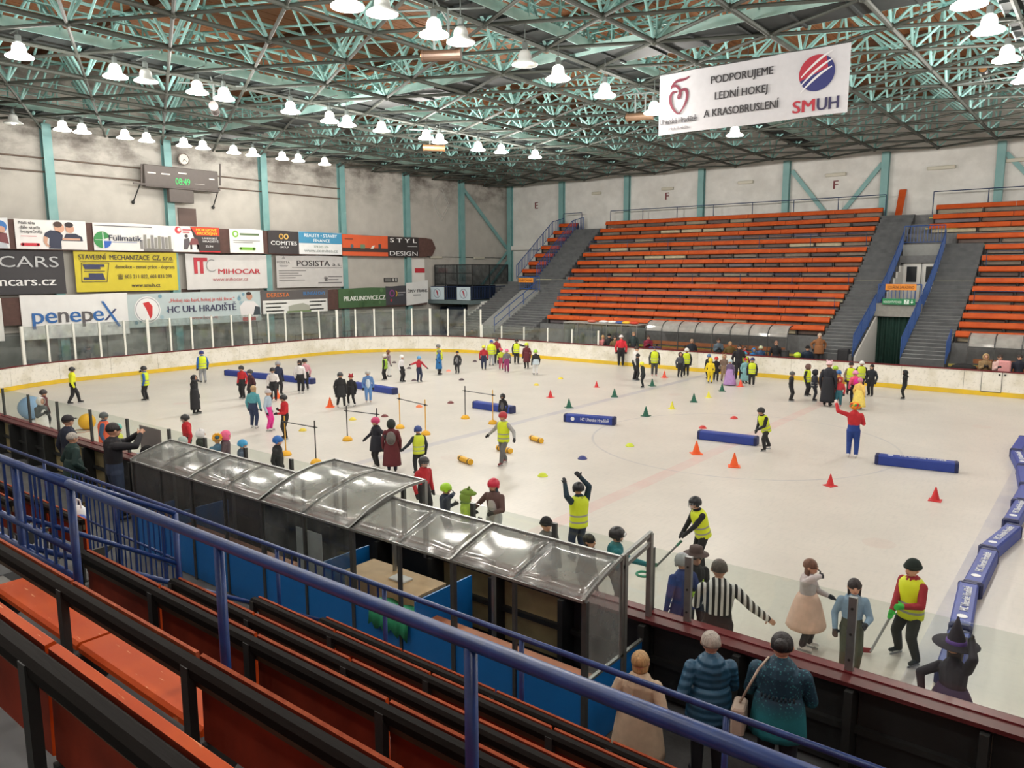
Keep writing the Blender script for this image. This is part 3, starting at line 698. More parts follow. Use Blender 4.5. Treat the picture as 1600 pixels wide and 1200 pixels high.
b.poly([(0.09,0.45),(0.13,0.45),(0.13,0.8),(0.16,0.8),(0.16,0.45),(0.2,0.45),(0.2,0.9),(0.09,0.9)], RD).poly([(0.2,0.9),(0.25,0.9),(0.25,0.8),(0.2,0.8)], RD).ring(0.3,0.68,0.3,0.36,(150,150,150),t0=60,t1=320).txt('MIHOCAR', 0.64, 0.44, 0.42, RD, 0.53, bold=0.01).txt('www.mihocar.cz', 0.52, 0.24, 0.28, (180,90,96), 0.44)
b = Banner(432, 536, B1+0.05, B2-0.05, (196,194,192), 'grey banner with dark lettering POSISTA a.s.', XM, 425)
DK = (72,70,72)
b.txt('POSISTA', 0.54, 0.68, 0.5, DK, 0.5, bold=0.006).txt('a.s.', 0.9, 0.68, 0.36, DK, 0.14).rect(0.22,0.62,0.98,0.632,DK).txt('POSISTA', 0.1, 0.76, 0.2, (120,118,118), 0.18).poly([(0.06,0.66),(0.15,0.66),(0.17,0.7),(0.04,0.7)], (150,148,148)).poly([(0.08,0.9),(0.13,0.9),(0.105,1.0)], (150,148,148)).lines(0.03,0.42,[0.52,0.44,0.37,0.3,0.22],(130,128,128),0.025).lines(0.76,0.98,[0.32,0.22],(120,118,120),0.03).lines(0.6,0.97,[0.12],(110,108,110),0.03).txt('☎', 0.72, 0.22, 0.28, DK)
# lower row on the lower parapet
b = Banner(-70, 3, 2.05, 4.05, (228,228,224), 'plain white banner edge left of the penepex banner', vmid=485)
b = Banner(33, 201, 2.02, 4.15, (238,237,236), 'white banner with large blue and grey lettering penepex', vmid=490)
BL, GY = (46,106,176), (96,92,96)
for st, a, c, w in (('p',0.14,BL,.1),('e',0.255,BL,.1),('n',0.365,GY,.09),('e',0.475,BL,.1),('p',0.59,GY,.1),('e',0.695,BL,.1)): b.txt(st, a, 0.36, 1.12, c, w, bold=0.006)
b.poly([(0.75,0.36),(0.775,0.36),(0.88,0.62),(0.86,0.63)], (50,60,104)).poly([(0.73,0.82),(0.755,0.82),(0.91,0.2),(0.88,0.2)], BL,0.026).txt('s.r.o.', 0.82, 0.2, 0.16, (170,170,176), 0.08)
b = Banner(200, 408, 2.3, 4.1, (190,204,206), 'icy blue banner HC UH. HRADIŠTĚ with a player photo', vmid=488)
b.disc(0.13,0.52,0.72,(238,238,238)).ring(0.13,0.52,0.62,0.66,(150,150,160)).poly([(0.1,0.72),(0.14,0.76),(0.165,0.62),(0.16,0.35),(0.145,0.24),(0.12,0.55)], (206,50,52),0.028)
for k in range(14): b.disc(0.02+0.25*random.random() if k < 8 else 0.72+0.25*random.random(), random.uniform(0.05,0.95), random.uniform(0.05,0.13), random.choice([(120,160,180),(160,186,196),(96,140,160)]), 0.0205)
b.txt('„Hokej nás baví, hokej je náš život.“', 0.53, 0.72, 0.28, (212,76,70), 0.5).txt('HC UH. HRADIŠTĚ', 0.53, 0.4, 0.52, (62,60,92), 0.52, bold=0.008).txt('www.hcuh.cz', 0.54, 0.16, 0.26, (190,110,110), 0.2)
b.poly([(0.83,0.1),(0.97,0.1),(0.98,0.5),(0.94,0.66),(0.86,0.68),(0.82,0.5)], (232,228,228),0.026).disc(0.905,0.82,0.2,(196,148,124),0.028).disc(0.9,0.92,0.17,(60,44,40),0.03,0.6).poly([(0.84,0.02),(0.95,0.02),(0.95,0.14),(0.84,0.14)], (176,50,56),0.03).poly([(0.93,0.2),(0.99,0.2),(0.99,0.46),(0.95,0.5)], (64,72,80),0.03)
b = Banner(408, 513, 2.65, 4.1, (96,92,92), 'grey banner DERESTA BUNGALOVY with a white house picture', vmid=472)
b.rect(0.02,0.0,0.98,0.58,(228,228,224)).txt('DERESTA', 0.24, 0.72, 0.36, (226,130,72), 0.32, bold=0.006).txt('BUNGALOVY', 0.78, 0.76, 0.32, (78,136,196), 0.34, bold=0.004).lines(0.06,0.36,[0.42,0.26,0.1],(120,120,120),0.05).lines(0.7,0.96,[0.44,0.28,0.1],(120,120,120),0.05).poly([(0.38,0.08),(0.7,0.08),(0.7,0.3),(0.6,0.42),(0.45,0.36),(0.38,0.3)], (170,172,160),0.026).rect(0.36,0.02,0.72,0.1,(110,130,90),0.03)
b = Banner(529, 603, 2.8, 4.12, (74,104,70), 'green camouflage banner with white lettering PILAKUNOVICE.CZ', vmid=470)
for k in range(16): b.disc(random.uniform(0.08,0.92), random.uniform(0.12,0.88), random.uniform(0.08,0.2), random.choice([(58,88,56),(92,124,84),(70,98,62)]), 0.0205+0.0002*k)
b.txt('PILAKUNOVICE.CZ', 0.54, 0.36, 0.44, (238,240,234), 0.88, bold=0.012, d=0.04)
b = Banner(603, 636, 2.85, 4.2, (70,70,76), 'dark grey banner with a small purple and yellow emblem', vmid=467)
b.ring(0.28,0.62,0.16,0.26,(140,70,130)).ring(0.4,0.6,0.2,0.27,(226,180,60),t0=-60,t1=60).lines(0.55,0.92,[0.62,0.5],(150,150,156),0.06).disc(0.24,0.25,0.1,(170,60,70))
b = Banner(635, 669, 2.75, 4.4, (226,226,224), 'tilted white banner ČPLV TRANS. at the end of the lower row', x=XB+0.02, vmid=464, sk=0.18)
b.txt('ČPLV TRANS.', 0.5, 0.58, 0.3, (60,58,60), 0.92, bold=0.004, d=0.06).lines(0.3,0.65,[0.44],(120,120,120),0.04)
# small signs
def sign(u0, v0, u1, v1, rgb, label, x=XW+0.04, cat='sign'):
    a = on_x(u0, v1, x); c = on_x(u1, v0, x)
    return obj('wall_sign', MB().cbox((x, a.y, a.z), (x+0.04, c.y, c.z), 0.01), pm(rgb), label=label, cat=cat)
s_ = thing('wall_sign', on_x(611, 441, XW+0.03), 'small black exit sign between POSISTA and the corner balcony', 'sign')
a = on_x(600, 441, XW+0.03); c = on_x(621, 434, XW+0.03)
obj('plate', MB().box((XW+0.01, a.y, a.z), (XW+0.05, c.y, c.z)), pm((64,64,64)), s_)
obj('pictogram', MB().box((XW+0.05, a.y+(c.y-a.y)*0.06, a.z+0.05), (XW+0.055, a.y+(c.y-a.y)*0.52, c.z-0.05)), pm((120,120,118)), s_)
for q in (0.62, 0.82): obj('pictogram', MB().box((XW+0.05, a.y+(c.y-a.y)*q, a.z+0.05), (XW+0.055, a.y+(c.y-a.y)*(q+0.1), c.z-0.05)), pm((206,206,200)), s_)
sign(648, 419, 663, 426, (196,56,66), 'small red sign on the white wall panel by the balcony')
obj('trim_33', MB().box((XW, ypx(641,430), 3.2), (XW+0.03, ypx(672,430), 6.3)), M_white, kind='structure', label='white wall panel by the balcony')
# pipe and strip lamps on the corner wall
obj('trim_34', MB().tube((XW+0.06, ypx(665,403), on_x(672,401,XW).z), (XW+0.06, 51.7, on_x(672,401,XW).z), 0.025), M_alud, kind='structure', label='thin pipe along the corner wall')
for u0, u1, v in ((672,690,402),(740,756,403)):
    a = on_x(u0, v, XW+0.1); c = on_x(u1, v, XW+0.1)
    obj('strip_lamp', MB().cbox((XW+0.05, a.y, a.z-0.08), (XW+0.2, c.y, a.z+0.08), 0.03), mat('strip lamp', (196,192,176), 0.4), label='small beige strip lamp on the corner wall pipe', cat='lamp', group='strip lamps on the corner wall')
# scoreboard
sx = XW + 0.75
a = on_x(227, 291, sx); c = on_x(340, 262, sx)
sb = thing('scoreboard', (sx, (a.y+c.y)/2, a.z), 'dark brown scoreboard with green digits above the yellow banner', 'scoreboard')
M_sb = mat('scoreboard case', (84,76,72), 0.5, var=0.08)
zb_, zt_ = a.z, on_x(227, 256, sx).z
obj('case', MB().cbox((sx-0.35, a.y, zb_), (sx, c.y, zt_), 0.03), M_sb, sb)
m0 = on_x(265, 300, sx).y; m1 = on_x(303, 300, sx).y
obj('lower_case', MB().cbox((sx-0.33, m0, zb_-0.72), (sx-0.02, m1, zb_), 0.03), M_sb, sb)
dg_ = on_x(286, 289, sx); text(sb, '08:49', Vector((sx+0.01, dg_.y, dg_.z)), YR, ZU, 0.5, mat('green led', (20,120,60), 0.4, emit=((30,230,100), 0.8)), width=0.84, name='lettering')
for u, w, v in ((237,11,270),(259,12,272),(285,12,271),(331,8,280)):
    q = on_x(u, v, sx); obj('caption', MB().box((sx, q.y-w*0.02, q.z-0.03), (sx+0.008, q.y+w*0.02, q.z+0.03)), pm((226,222,216)), sb)
q = on_x(312, 288, sx); obj('caption', MB().box((sx, q.y-0.3, q.z-0.012), (sx+0.008, q.y+0.3, q.z+0.012)), pm((170,166,160)), sb)
for u, uu in ((221,208),(344,333)):
    p0 = on_x(u, 256, sx); p1 = on_x(u, 290, sx)
    obj('frame_tube', MB().beam(p0, p1, 0.06, 0.06), M_sb, sb)
    e = on_x(uu, 316 if u < 300 else 324, XW+0.05); obj('stay', MB().tube(on_x(u-2, 287 if u < 300 else 294, sx), e, 0.035).ell(e, (0.1,0.1,0.1), 8, 5), M_blk, sb)
obj('frame_tube', MB().beam(on_x(208,286,sx), on_x(344,297,sx), 0.06, 0.08), M_sb, sb)
for z in (0.35, 1.0): obj('trim_%d' % (35+int(z)), MB().tube((XW+0.06, 13, zb_+z), (XW+0.06, 34, zb_+z), 0.04), mat('brown pipe', (110,96,86), 0.6), kind='structure', label='brown pipe on the end wall behind the scoreboard')
# clock
cp = on_x(286, 249, XW+0.4); ck = thing('wall_clock', cp - Vector((0,0,0.34)), 'round wall clock with dark rim above the scoreboard', 'clock')
def disc_x(c, r, d, n=24): return MB().tube(c, c + Vector((d,0,0)), r, n=n)
obj('rim', disc_x(cp, 0.33, 0.08), mat('clock rim', (96,84,76), 0.5), ck); obj('dial', disc_x(cp + Vector((0.081,0,0)), 0.27, 0.01), pm((206,200,190)), ck)
for ang, L in ((2.2, 0.22), (3.6, 0.15)): obj('hand', MB().beam(cp + Vector((0.1,0,0)), cp + Vector((0.1, math.sin(ang)*L, math.cos(ang)*L)), 0.02, 0.02), M_blk, ck)
obj('bracket', MB().beam(cp, Vector((XW, cp.y, cp.z)), 0.06, 0.06), M_blk, ck)
# brown doors in the wall
obj('door_1', MB().box((XW, ypx(287,340), on_x(300,356,XW).z-0.6), (XW+0.05, ypx(315,340), on_x(300,326,XW).z)), mat('brown door', (96,78,72), 0.6), kind='structure', label='brown door in the end wall under the scoreboard')
obj('door_2', MB().box((XW, ypx(292,450), 4.05), (XW+0.05, ypx(321,450), 4.3)), mat('brown door', (96,78,72), 0.6), kind='structure', label='brown door head below the middle row banner')
# diamond mark
dm = on_x(690, 320, XW+0.02)
for r in (1.25, 0.95):
    mb = MB(); P4 = [dm + Vector((0, dy*r*0.75, dz*r)) for dy, dz in ((-1,0),(0,1),(1,0),(0,-1))]
    for q in range(4): mb.beam(P4[q], P4[(q+1)%4], 0.02, 0.06, up=(1,0,0))
    obj('wall_diamond' , mb, pm((176,174,170)), label='%s faint grey diamond outline on the end wall' % ('larger outer' if r > 1 else 'smaller inner'), cat='wall mark')
# strip under the lower parapet: passage front with grey panels seen through the glass
for k, y in enumerate((12.5, 15.3, 18.2, 21.4, 24.3, 27.2, 30.6, 33.1, 36.4, 39.0)):
    obj('trim_%d' % (50+k), MB().box((XW-0.09, y, -0.05), (XW+0.02, y+1.9, 2.2)), mat('passage panel %d' % (k % 3), ((128,132,128),(100,104,102),(156,158,154))[k % 3], 0.7, var=0.2, scale=1.5), kind='structure', label='grey wall panel under the lower parapet')
for k, (y, z) in enumerate(((30.2,1.25),(33.5,1.25),(26.0,1.2),(37.6,1.2))):
    r_ = thing('passage_barrier', (XW+0.9, y, -0.05), 'black tube barrier behind the end glass, %s from the balcony corner' % ORD[(2,1,3,0)[k]], 'barrier')
    obj('top_rail', MB().tube((XW+0.9,y-0.9,z),(XW+0.9,y+0.9,z),0.025), M_blk, r_)
    for q in (-0.9, 0.0, 0.9): obj('leg', MB().tube((XW+0.9,y+q,-0.05),(XW+0.9,y+q,z),0.025), M_blk, r_)
# ================================================================== far stand
ZS = [2.32,2.70,3.08,3.45,3.86,4.29,4.69,5.26,5.82,6.41,7.01,7.64,8.21,8.79]
YS = [40 + 0.8*r for r in range(14)]
TZ = [z - 0.42 for z in ZS]
def zt(Y):
    if Y <= YS[0]-0.45: return TZ[0] - 0.5*(YS[0]-0.45-Y)
    for r in range(13):
        a, b = YS[r]-0.45, YS[r+1]-0.45
        if a <= Y <= b: return TZ[r] + (TZ[r+1]-TZ[r])*(Y-a)/(b-a)
    return TZ[-1]
def stand(name, x0, x1, r0, r1, label, base=-0.05):
    root = obj(name, MB().box((x0, YS[r0]-0.45, base), (x1, YW, TZ[r0])), M_step, kind='structure', label=label)
    for r in range(r0+1, r1+1): obj('step', MB().box((x0, YS[r]-0.45, TZ[r-1]), (x1, YW, TZ[r])), M_step, root)
    return root
stand('floor_stand_main', -31.7, -9.55, 0, 13, 'grey concrete terraces under the main orange block')
stand('floor_stand_stairhead', -33.2, -31.7, 6, 13, 'grey concrete terraces under the upper corner stairs', 3.4)
stand('floor_stand_right', -7.55, 14.0, 0, 13, 'grey concrete terraces under the right orange block')
stand('floor_stand_corner', -35.15, -33.2, 7, 13, 'grey concrete terraces of the small corner block', 3.4)
stand('floor_stand_upper', -9.55, -7.55, 9, 13, 'grey concrete terraces above the white doors', 5.6)
# bench rows
cols = [(112,86,72),(96,78,70),(188,176,146),(126,112,98),(150,138,116),(84,74,72),(110,100,104)]
M_bp = [mat('bench back panel %d' % i, c, 0.6, var=0.15, scale=4) for i, c in enumerate(cols)]
M_bsup = mat('bench bracket', (42,38,36), 0.6)
seatm = {}
def bench_mesh(kind, L, mi=0):
    key = (kind, round(L, 2), mi)
    if key not in seatm:
        if kind == 'seat': seatm[key] = MB().loft([[(x, -0.2, -0.13), (x, -0.16, -0.15), (x, 0.02, 0.1), (x, -0.02, 0.13), (x, -0.16, 0.1), (x,-0.215,-0.08)] for x in (-L/2+0.012, L/2-0.012)]).mesh('seat_board', M_orange)
        if kind == 'panel': seatm[key] = MB().cbox((-L/2+0.06, 0.03, -0.36), (L/2-0.06, 0.07, -0.14), 0.03).mesh('back_panel', M_bp[mi])
        if kind == 'leg': seatm[key] = MB().box((-0.03,-0.1,-0.42),(0.03,0.12,-0.1)).box((-0.03,0.0,-0.12),(0.03,0.06,0.1)).mesh('bracket', M_bsup)
    return seatm[key]
def bench_row(r, x0, x1, block, n_s, n_p):
    r_ = r - 7 if 'corner' in block else r
    lab = '%s orange bench row up from the foot of the %s' % (ORD[r_], block)
    t = thing('bench_row', ((x0+x1)/2, YS[r], TZ[r]), lab, 'bench', 'orange benches in the %s' % block)
    L = (x1-x0)/n_s; c = Vector(((x0+x1)/2, YS[r], TZ[r]))
    for k in range(n_s): meshobj('seat_board', bench_mesh('seat', L), t, Vector((x0+L*(k+.5), YS[r], ZS[r])) - c)
    Lp = (x1-x0)/n_p
    for k in range(n_p):
        meshobj('back_panel', bench_mesh('panel', Lp, random.choice([0,0,1,1,2,3,3,4,5,6])), t, Vector((x0+Lp*(k+.5), YS[r], ZS[r])) - c)
        meshobj('bracket', bench_mesh('leg', 0), t, Vector((x0+Lp*k+0.03, YS[r], ZS[r])) - c)
    meshobj('bracket', bench_mesh('leg', 0), t, Vector((x1-0.05, YS[r], ZS[r])) - c)
lefts = [-28.6,-28.9,-29.2,-29.5,-29.8,-30.1,-30.3,-30.5,-30.55,-30.6,-30.6,-30.65,-30.65,-30.7]
for r in range(14):
    bench_row(r, lefts[r], -11.42, 'main far stand block', 7, 12)
    xl = -5.65 if r < 10 else (-7.1 if r == 10 else -8.6)
    bench_row(r, xl, 3.2 if r < 10 else 3.0, 'right far stand block', 3, 5)
    if r >= 7: bench_row(r, -34.95, -33.25, 'small corner block', 1, 1)
# stair flights
M_tread = mat('lighter stair tread', (150,152,152), 0.85, var=0.2, scale=4)  # step tops lighter than the dark concrete risers
def flight(name, x0, x1, Ya, Yb, label, dy=0.3):
    mb0 = MB().box((x0+0.02, Ya+0.03, zt(Ya)-0.3), (x1-0.02, Ya+0.08, zt(Ya)-0.02)); root = obj(name, mb0, M_concd, kind='structure', label=label)
    Y = Ya; k = 0
    while Y < Yb - 0.01:
        s_o = obj('step', MB().box((x0, Y, zt(Y)-0.35), (x1, min(Y+dy+0.02, Yb), zt(Y+dy)+0.02)), [M_concd, M_tread], root); s_o.data.polygons[1].material_index = 1; Y += dy; k += 1
    return root
flight('floor_stairs_1', -11.35, -9.6, 37.95, 51.0, 'grey stair flight left of the green curtain')
flight('floor_stairs_2', -7.5, -5.72, 37.95, 47.4, 'grey stair flight right of the green curtain')
flight('floor_stairs_3', -33.15, -30.8, 44.75, 51.0, 'upper grey stair flight at the end of the main orange block')
flight('floor_stairs_5', -31.65, -28.95, 37.95, 44.75, 'lower grey stair flight at the end of the main orange block')
flight('floor_stairs_4', -35.4, -33.35, 38.0, 44.6, 'dark stair flight below the corner balcony')
# yellow edge strips
M_yl = mat('yellow step edge', (206,190,92), 0.6, var=0.2)
M_cr = mat('cream step edge', (204,198,160), 0.6, var=0.15)
for n, (x0, x1, Y, m) in enumerate(((-11.35,-9.6,44.8,M_cr),(-7.5,-5.7,44.8,M_cr),(-7.5,-5.7,47.4,M_yl),(-11.4,-8.7,50.95,M_yl),(-33.1,-29.0,44.8,M_cr),(-8.8,-7.2,48.7,M_yl),(-8.8,-7.4,49.6,M_yl),(-5.7,8,38.9,M_yl),(-24,-11.6,38.9,M_yl))):
    z = zt(Y)+0.03 if Y > 40 else 1.0
    obj('trim_%d' % (70+n), MB().box((x0, Y-0.06, z-0.02 if Y > 40 else z-0.08), (x1, Y+0.06, z+0.03)), m, kind='structure', label='yellow painted step edge')
obj('floor_stand_front', MB().box((-24, 38.9, -0.05), (-11.5, 39.5, 1.0)).box((-5.6, 38.9, -0.05), (8, 39.5, 1.0)), M_concd, kind='structure', label='dark concrete front ledge below the first bench row')
# vomitory with green curtain
obj('wall_vomitory_left', MB().add([(-9.55,38.2,-0.05),(-9.55,42.1,-0.05),(-9.55,42.1,3.0),(-9.55,38.2,1.15),(-9.48,38.2,-0.05),(-9.48,42.1,-0.05),(-9.48,42.1,3.0),(-9.48,38.2,1.15)],[(0,1,2,3),(7,6,5,4),(0,4,5,1),(1,5,6,2),(2,6,7,3),(3,7,4,0)]), M_white, kind='structure', label='white sloping side wall of the curtained passage')
obj('wall_lintel', MB().box((-9.55, 41.9, 2.95), (-7.5, 42.3, 3.55)).box((-9.75, 41.8, 2.9), (-7.5, 42.0, 3.15)), mat('lintel concrete', (150,148,142), 0.8, var=0.15), kind='structure', label='pale concrete lintel above the green curtain')
cu_ = MB(); rings = []
for i in range(41):
    a = i/40; x = -9.48 + 1.96*a; y = 42.1 + 0.05*math.sin(a*46) + 0.02*math.sin(a*17)
    rings.append([(x, y-0.01, 0.0), (x, y+0.01, 0.0), (x, y+0.01, 2.95), (x, y-0.01, 2.95)])
cu_.loft(rings); obj('passage_curtain', cu_, mat('dark green curtain', (22,58,48), 0.7, var=0.2), label='dark green curtain hanging across the stand passage', cat='curtain')
obj('floor_landing', MB().box((-9.5, 42.2, 3.3), (-7.55, 47.1, 3.45)), M_step, kind='structure', label='landing floor behind the orange sign')
obj('wall_door', MB().box((-9.55, 47.05, 3.4), (-7.5, 47.2, 6.6)), mat('grey door wall', (140,142,140), 0.8, var=0.1), kind='structure', label='grey wall above the white doors')
for n, (a, b_) in enumerate(((-9.45,-8.55),(-8.5,-7.6))):
    d = obj('door_%d' % (3+n), MB().box((a, 46.95, 3.45), (b_, 47.05, 5.62)), M_white, kind='structure', label='white door with a dark square pane in the stand passage')
    obj('pane', MB().box((a+0.2, 46.92, 4.55), (b_-0.2, 46.96, 5.4)), mat('dark pane', (36,40,44), 0.15), d)
    obj('frame', MB().box((a, 46.92, 5.55), (b_, 46.96, 5.62)).box((a, 46.92, 3.45), (a+0.06, 46.96, 5.6)), mat('door frame', (206,206,202), 0.5), d)
stp = MB()
for k in range(6): stp.box((-9.56, 43.4+0.6*k, 3.4), (-9.46, 44.0+0.6*k, 3.75+0.34*k))
obj('wall_passage_side', stp, M_white, kind='structure', label='white stepped side wall beside the passage doors')
# railings
BALM = MB().box((-0.012,-0.012,0),(0.012,0.012,1)).mesh('baluster', M_navy)
M_rail = mat('blue stand railing', (44,78,138), 0.45, var=0.15)
BALB = MB().box((-0.014,-0.014,0),(0.014,0.014,1)).mesh('baluster', M_rail)
def railing(name, pts, h, label, m=None, bm=None, sp=0.16, mids=(0.12,), group=None, r=0.028):
    m = m or M_rail; bm = bm or BALB
    pts = [Vector(p) for p in pts]; t = thing(name, pts[0], label, 'railing', group); o = pts[0]
    for z in (h,) + tuple(mids):
        mb = MB()
        for a, b in zip(pts[:-1], pts[1:]): mb.tube(a+Vector((0,0,z)), b+Vector((0,0,z)), r if z == h else r*0.75, n=8)
        obj('handrail' if z == h else 'lower_rail', mb, m, t)
    for p in pts: obj('post', MB().tube(p, p+Vector((0,0,h)), r, n=8), m, t)
    if sp:
        for a, b in zip(pts[:-1], pts[1:]):
            L = (b-a).length; n = int(L/sp)
            for k in range(1, n):
                p = a + (b-a)*(k/n); z0 = mids[0] if mids else 0
                q = meshobj('baluster', bm, t, p + Vector((0,0,z0)) - o, (0,0,0), (1,1,h-z0))
    return t
def sr(x, Ya, Yb, n=5): return [(x, Ya+(Yb-Ya)*k/n, zt(Ya+(Yb-Ya)*k/n)) for k in range(n+1)]
railing('stair_railing', sr(-9.58, 38.1, 41.9, 3), 1.0, 'blue balustrade up the left side of the curtained passage')
railing('stair_railing', sr(-9.58, 42.2, 47.2, 3), 1.0, 'blue balustrade on the left side of the white passage doors')
railing('stair_railing', sr(-7.52, 38.1, 41.9, 3), 1.0, 'blue balustrade up the right side of the green curtain')
railing('stair_railing', sr(-7.52, 42.2, 47.2, 3), 1.0, 'blue balustrade on the right side of the white passage doors')
railing('landing_railing', [(-9.5,41.95,3.5),(-9.2,41.85,3.5),(-7.8,41.85,3.5),(-7.55,41.95,3.5)], 1.0, 'blue barrier above the green curtain carrying the signs')
railing('landing_railing', [(-9.55,47.15,6.6),(-7.55,47.15,6.6)], 1.0, 'blue barrier on the wall above the white doors')
railing('stair_railing', sr(-5.68, 37.95, 38.9, 1), 1.0, 'short blue rail at the foot of the right stair flight')
railing('stair_railing', sr(-35.05, 44.9, 51, 4), 1.0, 'blue balustrade on the wall side of the small corner block', sp=0.22)
railing('stair_railing', sr(-33.18, 44.9, 51, 4), 1.0, 'blue balustrade between corner block and stair flight', sp=0.22)
railing('stair_railing', sr(-31.75, 38.3, 43.0, 3), 0.95, 'blue rail along the grey sloping passage wall', sp=0, mids=(0.45,))
railing('landing_railing', [(-33.4,43.2,3.9),(-31.7,43.2,3.9)], 0.95, 'blue barrier with the orange sign beside the corner stairs', sp=0.18)
railing('top_railing', [(-30.7+2.75*k, 50.95, TZ[13]) for k in range(8)], 1.35, 'dark blue top railing behind the main orange block', M_navy, BALM, 0, ())
railing('top_railing', [(-8.9+2.75*k, 50.95, TZ[13]) for k in range(6)], 1.35, 'dark blue top railing behind the right orange block', M_navy, BALM, 0, ())
railing('top_railing', [(-35.0,50.95,TZ[13]),(-33.3,50.95,TZ[13])], 1.35, 'short dark blue top railing behind the corner block', M_navy, BALM, 0, ())
for r, x0, x1, bl in ((3,-29.2,-11.6,'lower'),(6,-30.0,-11.6,'middle'),(10,-30.4,-11.6,'upper')):
    n = 6; railing('row_rail', [(x0+(x1-x0)*k/n, YS[r]-0.42, TZ[r]) for k in range(n+1)], 0.75, 'thin navy crowd rail across the %s rows of the main block' % bl, M_navy, BALM, 0, (), r=0.018)
for r in (4, 8): railing('row_rail', [(-5.4+2.2*k, YS[r]-0.42, TZ[r]) for k in range(4)], 0.75, 'thin navy crowd rail in the %s rows of the right block' % ('lower' if r == 4 else 'upper'), M_navy, BALM, 0, (), r=0.018)
# signs on the barriers
def barrier_sign(x0, x1, y, z0, z1, rgb, st, tc, label, sz):
    t = thing('barrier_sign', ((x0+x1)/2, y, z0), label, 'sign'); obj('plate', MB().cbox((x0,y-0.02,z0),(x1,y,z1),0.01), pm(rgb), t)
    if st: text(t, st, ((x0+x1)/2, y-0.026, z0+(z1-z0)*0.25), (1,0,0), ZU, sz, pm(tc), width=(x1-x0)*0.86)
    return t
barrier_sign(-9.15,-7.75,41.8,4.22,4.52,(226,140,40),'KOUŘENÍ ZAKÁZÁNO',(110,50,20),'orange sign on the barrier above the green curtain',0.2)
t = barrier_sign(-9.25,-7.75,41.78,3.5,3.8,(34,130,80),None,None,'green emergency exit sign on the barrier above the curtain',0.2)
text(t, 'NOUZOVÝ VÝCHOD', (-8.78,41.75,3.58), (1,0,0), ZU, 0.16, pm((236,244,236)), width=0.82)
obj('pictogram', MB().box((-8.25,41.755,3.54),(-8.03,41.76,3.76)), pm((230,240,232)), t); obj('running_man', MB().ell((-8.13,41.75,3.71),(0.03,0.005,0.03),8,4).beam((-8.13,41.75,3.68),(-8.16,41.75,3.62),0.01,0.03,up=(0,1,0)).beam((-8.16,41.75,3.62),(-8.2,41.75,3.56),0.01,0.02,up=(0,1,0)).beam((-8.16,41.75,3.62),(-8.1,41.75,3.57),0.01,0.02,up=(0,1,0)), pm((34,130,80)), t)
obj('arrow', MB().add([(-7.9,41.755,3.56),(-7.83,41.755,3.65),(-7.88,41.755,3.65),(-7.88,41.755,3.75),(-7.92,41.755,3.75),(-7.92,41.755,3.65),(-7.97,41.755,3.65)],[(0,1,2,3,4,5,6)]), pm((236,244,236)), t)
barrier_sign(-33.5,-32.2,43.15,4.45,4.75,(226,140,40),'KOUŘENÍ ZAKÁZÁNO',(110,50,20),'orange sign on the barrier beside the corner stairs',0.2)
# grey sloping passage wall in the corner
w_ = [(-33.3,38.4,-0.05),(-33.3,43.2,-0.05),(-33.3,43.2,3.9),(-33.3,38.4,1.5)]
obj('wall_passage_corner', MB().add(w_+[(x+1.6,y,z) for x,y,z in w_],[(0,1,2,3),(7,6,5,4),(0,4,5,1),(1,5,6,2),(2,6,7,3),(3,7,4,0)]), mat('passage wall', (150,152,150), 0.8, var=0.12), kind='structure', label='grey sloping wall between the corner stair flights')
obj('floor_corner_landing', MB().box((-35.4,44.6,3.3),(-33.2,45.3,3.95)).box((-33.3,43.2,3.3),(-31.7,45.3,3.92)).box((-33.2,44.3,3.3),(-30.9,44.85,4.2)), M_step, kind='structure', label='landing below the corner bench block')
obj('wall_corner_white', MB().add([(-38.6,43.4,-0.05),(-35.4,43.4,-0.05),(-35.4,43.4,3.2),(-38.6,43.4,2.85),(-38.6,43.5,-0.05),(-35.4,43.5,-0.05),(-35.4,43.5,3.2),(-38.6,43.5,2.85)],[(0,1,2,3),(7,6,5,4),(0,4,5,1),(1,5,6,2),(2,6,7,3),(3,7,4,0)]), M_white, kind='structure', label='white wall under the balcony beside the stairs')
# ---------------------------------------------------------------- corner balcony
bal = obj('floor_balcony', MB().box((XW, 42.2, 2.82), (-37.3, YW, 3.1)), mat('balcony slab', (104,120,122), 0.7, var=0.1), kind='structure', label='grey corner balcony slab')
obj('door_5', MB().box((XW+0.1, 43.4, -0.05), (XW+0.2, 46.2, 2.5)), mat('dark blue gate', (30,46,72), 0.5, var=0.15), kind='structure', label='dark blue gate under the balcony')
obj('door_6', MB().box((-40.6, 43.3, -0.05), (-38.7, 43.4, 2.55)), mat('dark blue gate', (30,46,72), 0.5), kind='structure', label='dark blue gate facing the ice under the balcony')
railing('balcony_railing', [(XW+0.3,42.25,3.1),(-39.6,42.25,3.1),(-38.2,42.25,3.1),(-37.35,42.25,3.1),(-37.35,44.6,3.1),(-37.35,46.4,3.1)], 1.0, 'navy railing around the corner balcony', M_navy, BALM, 0.18)
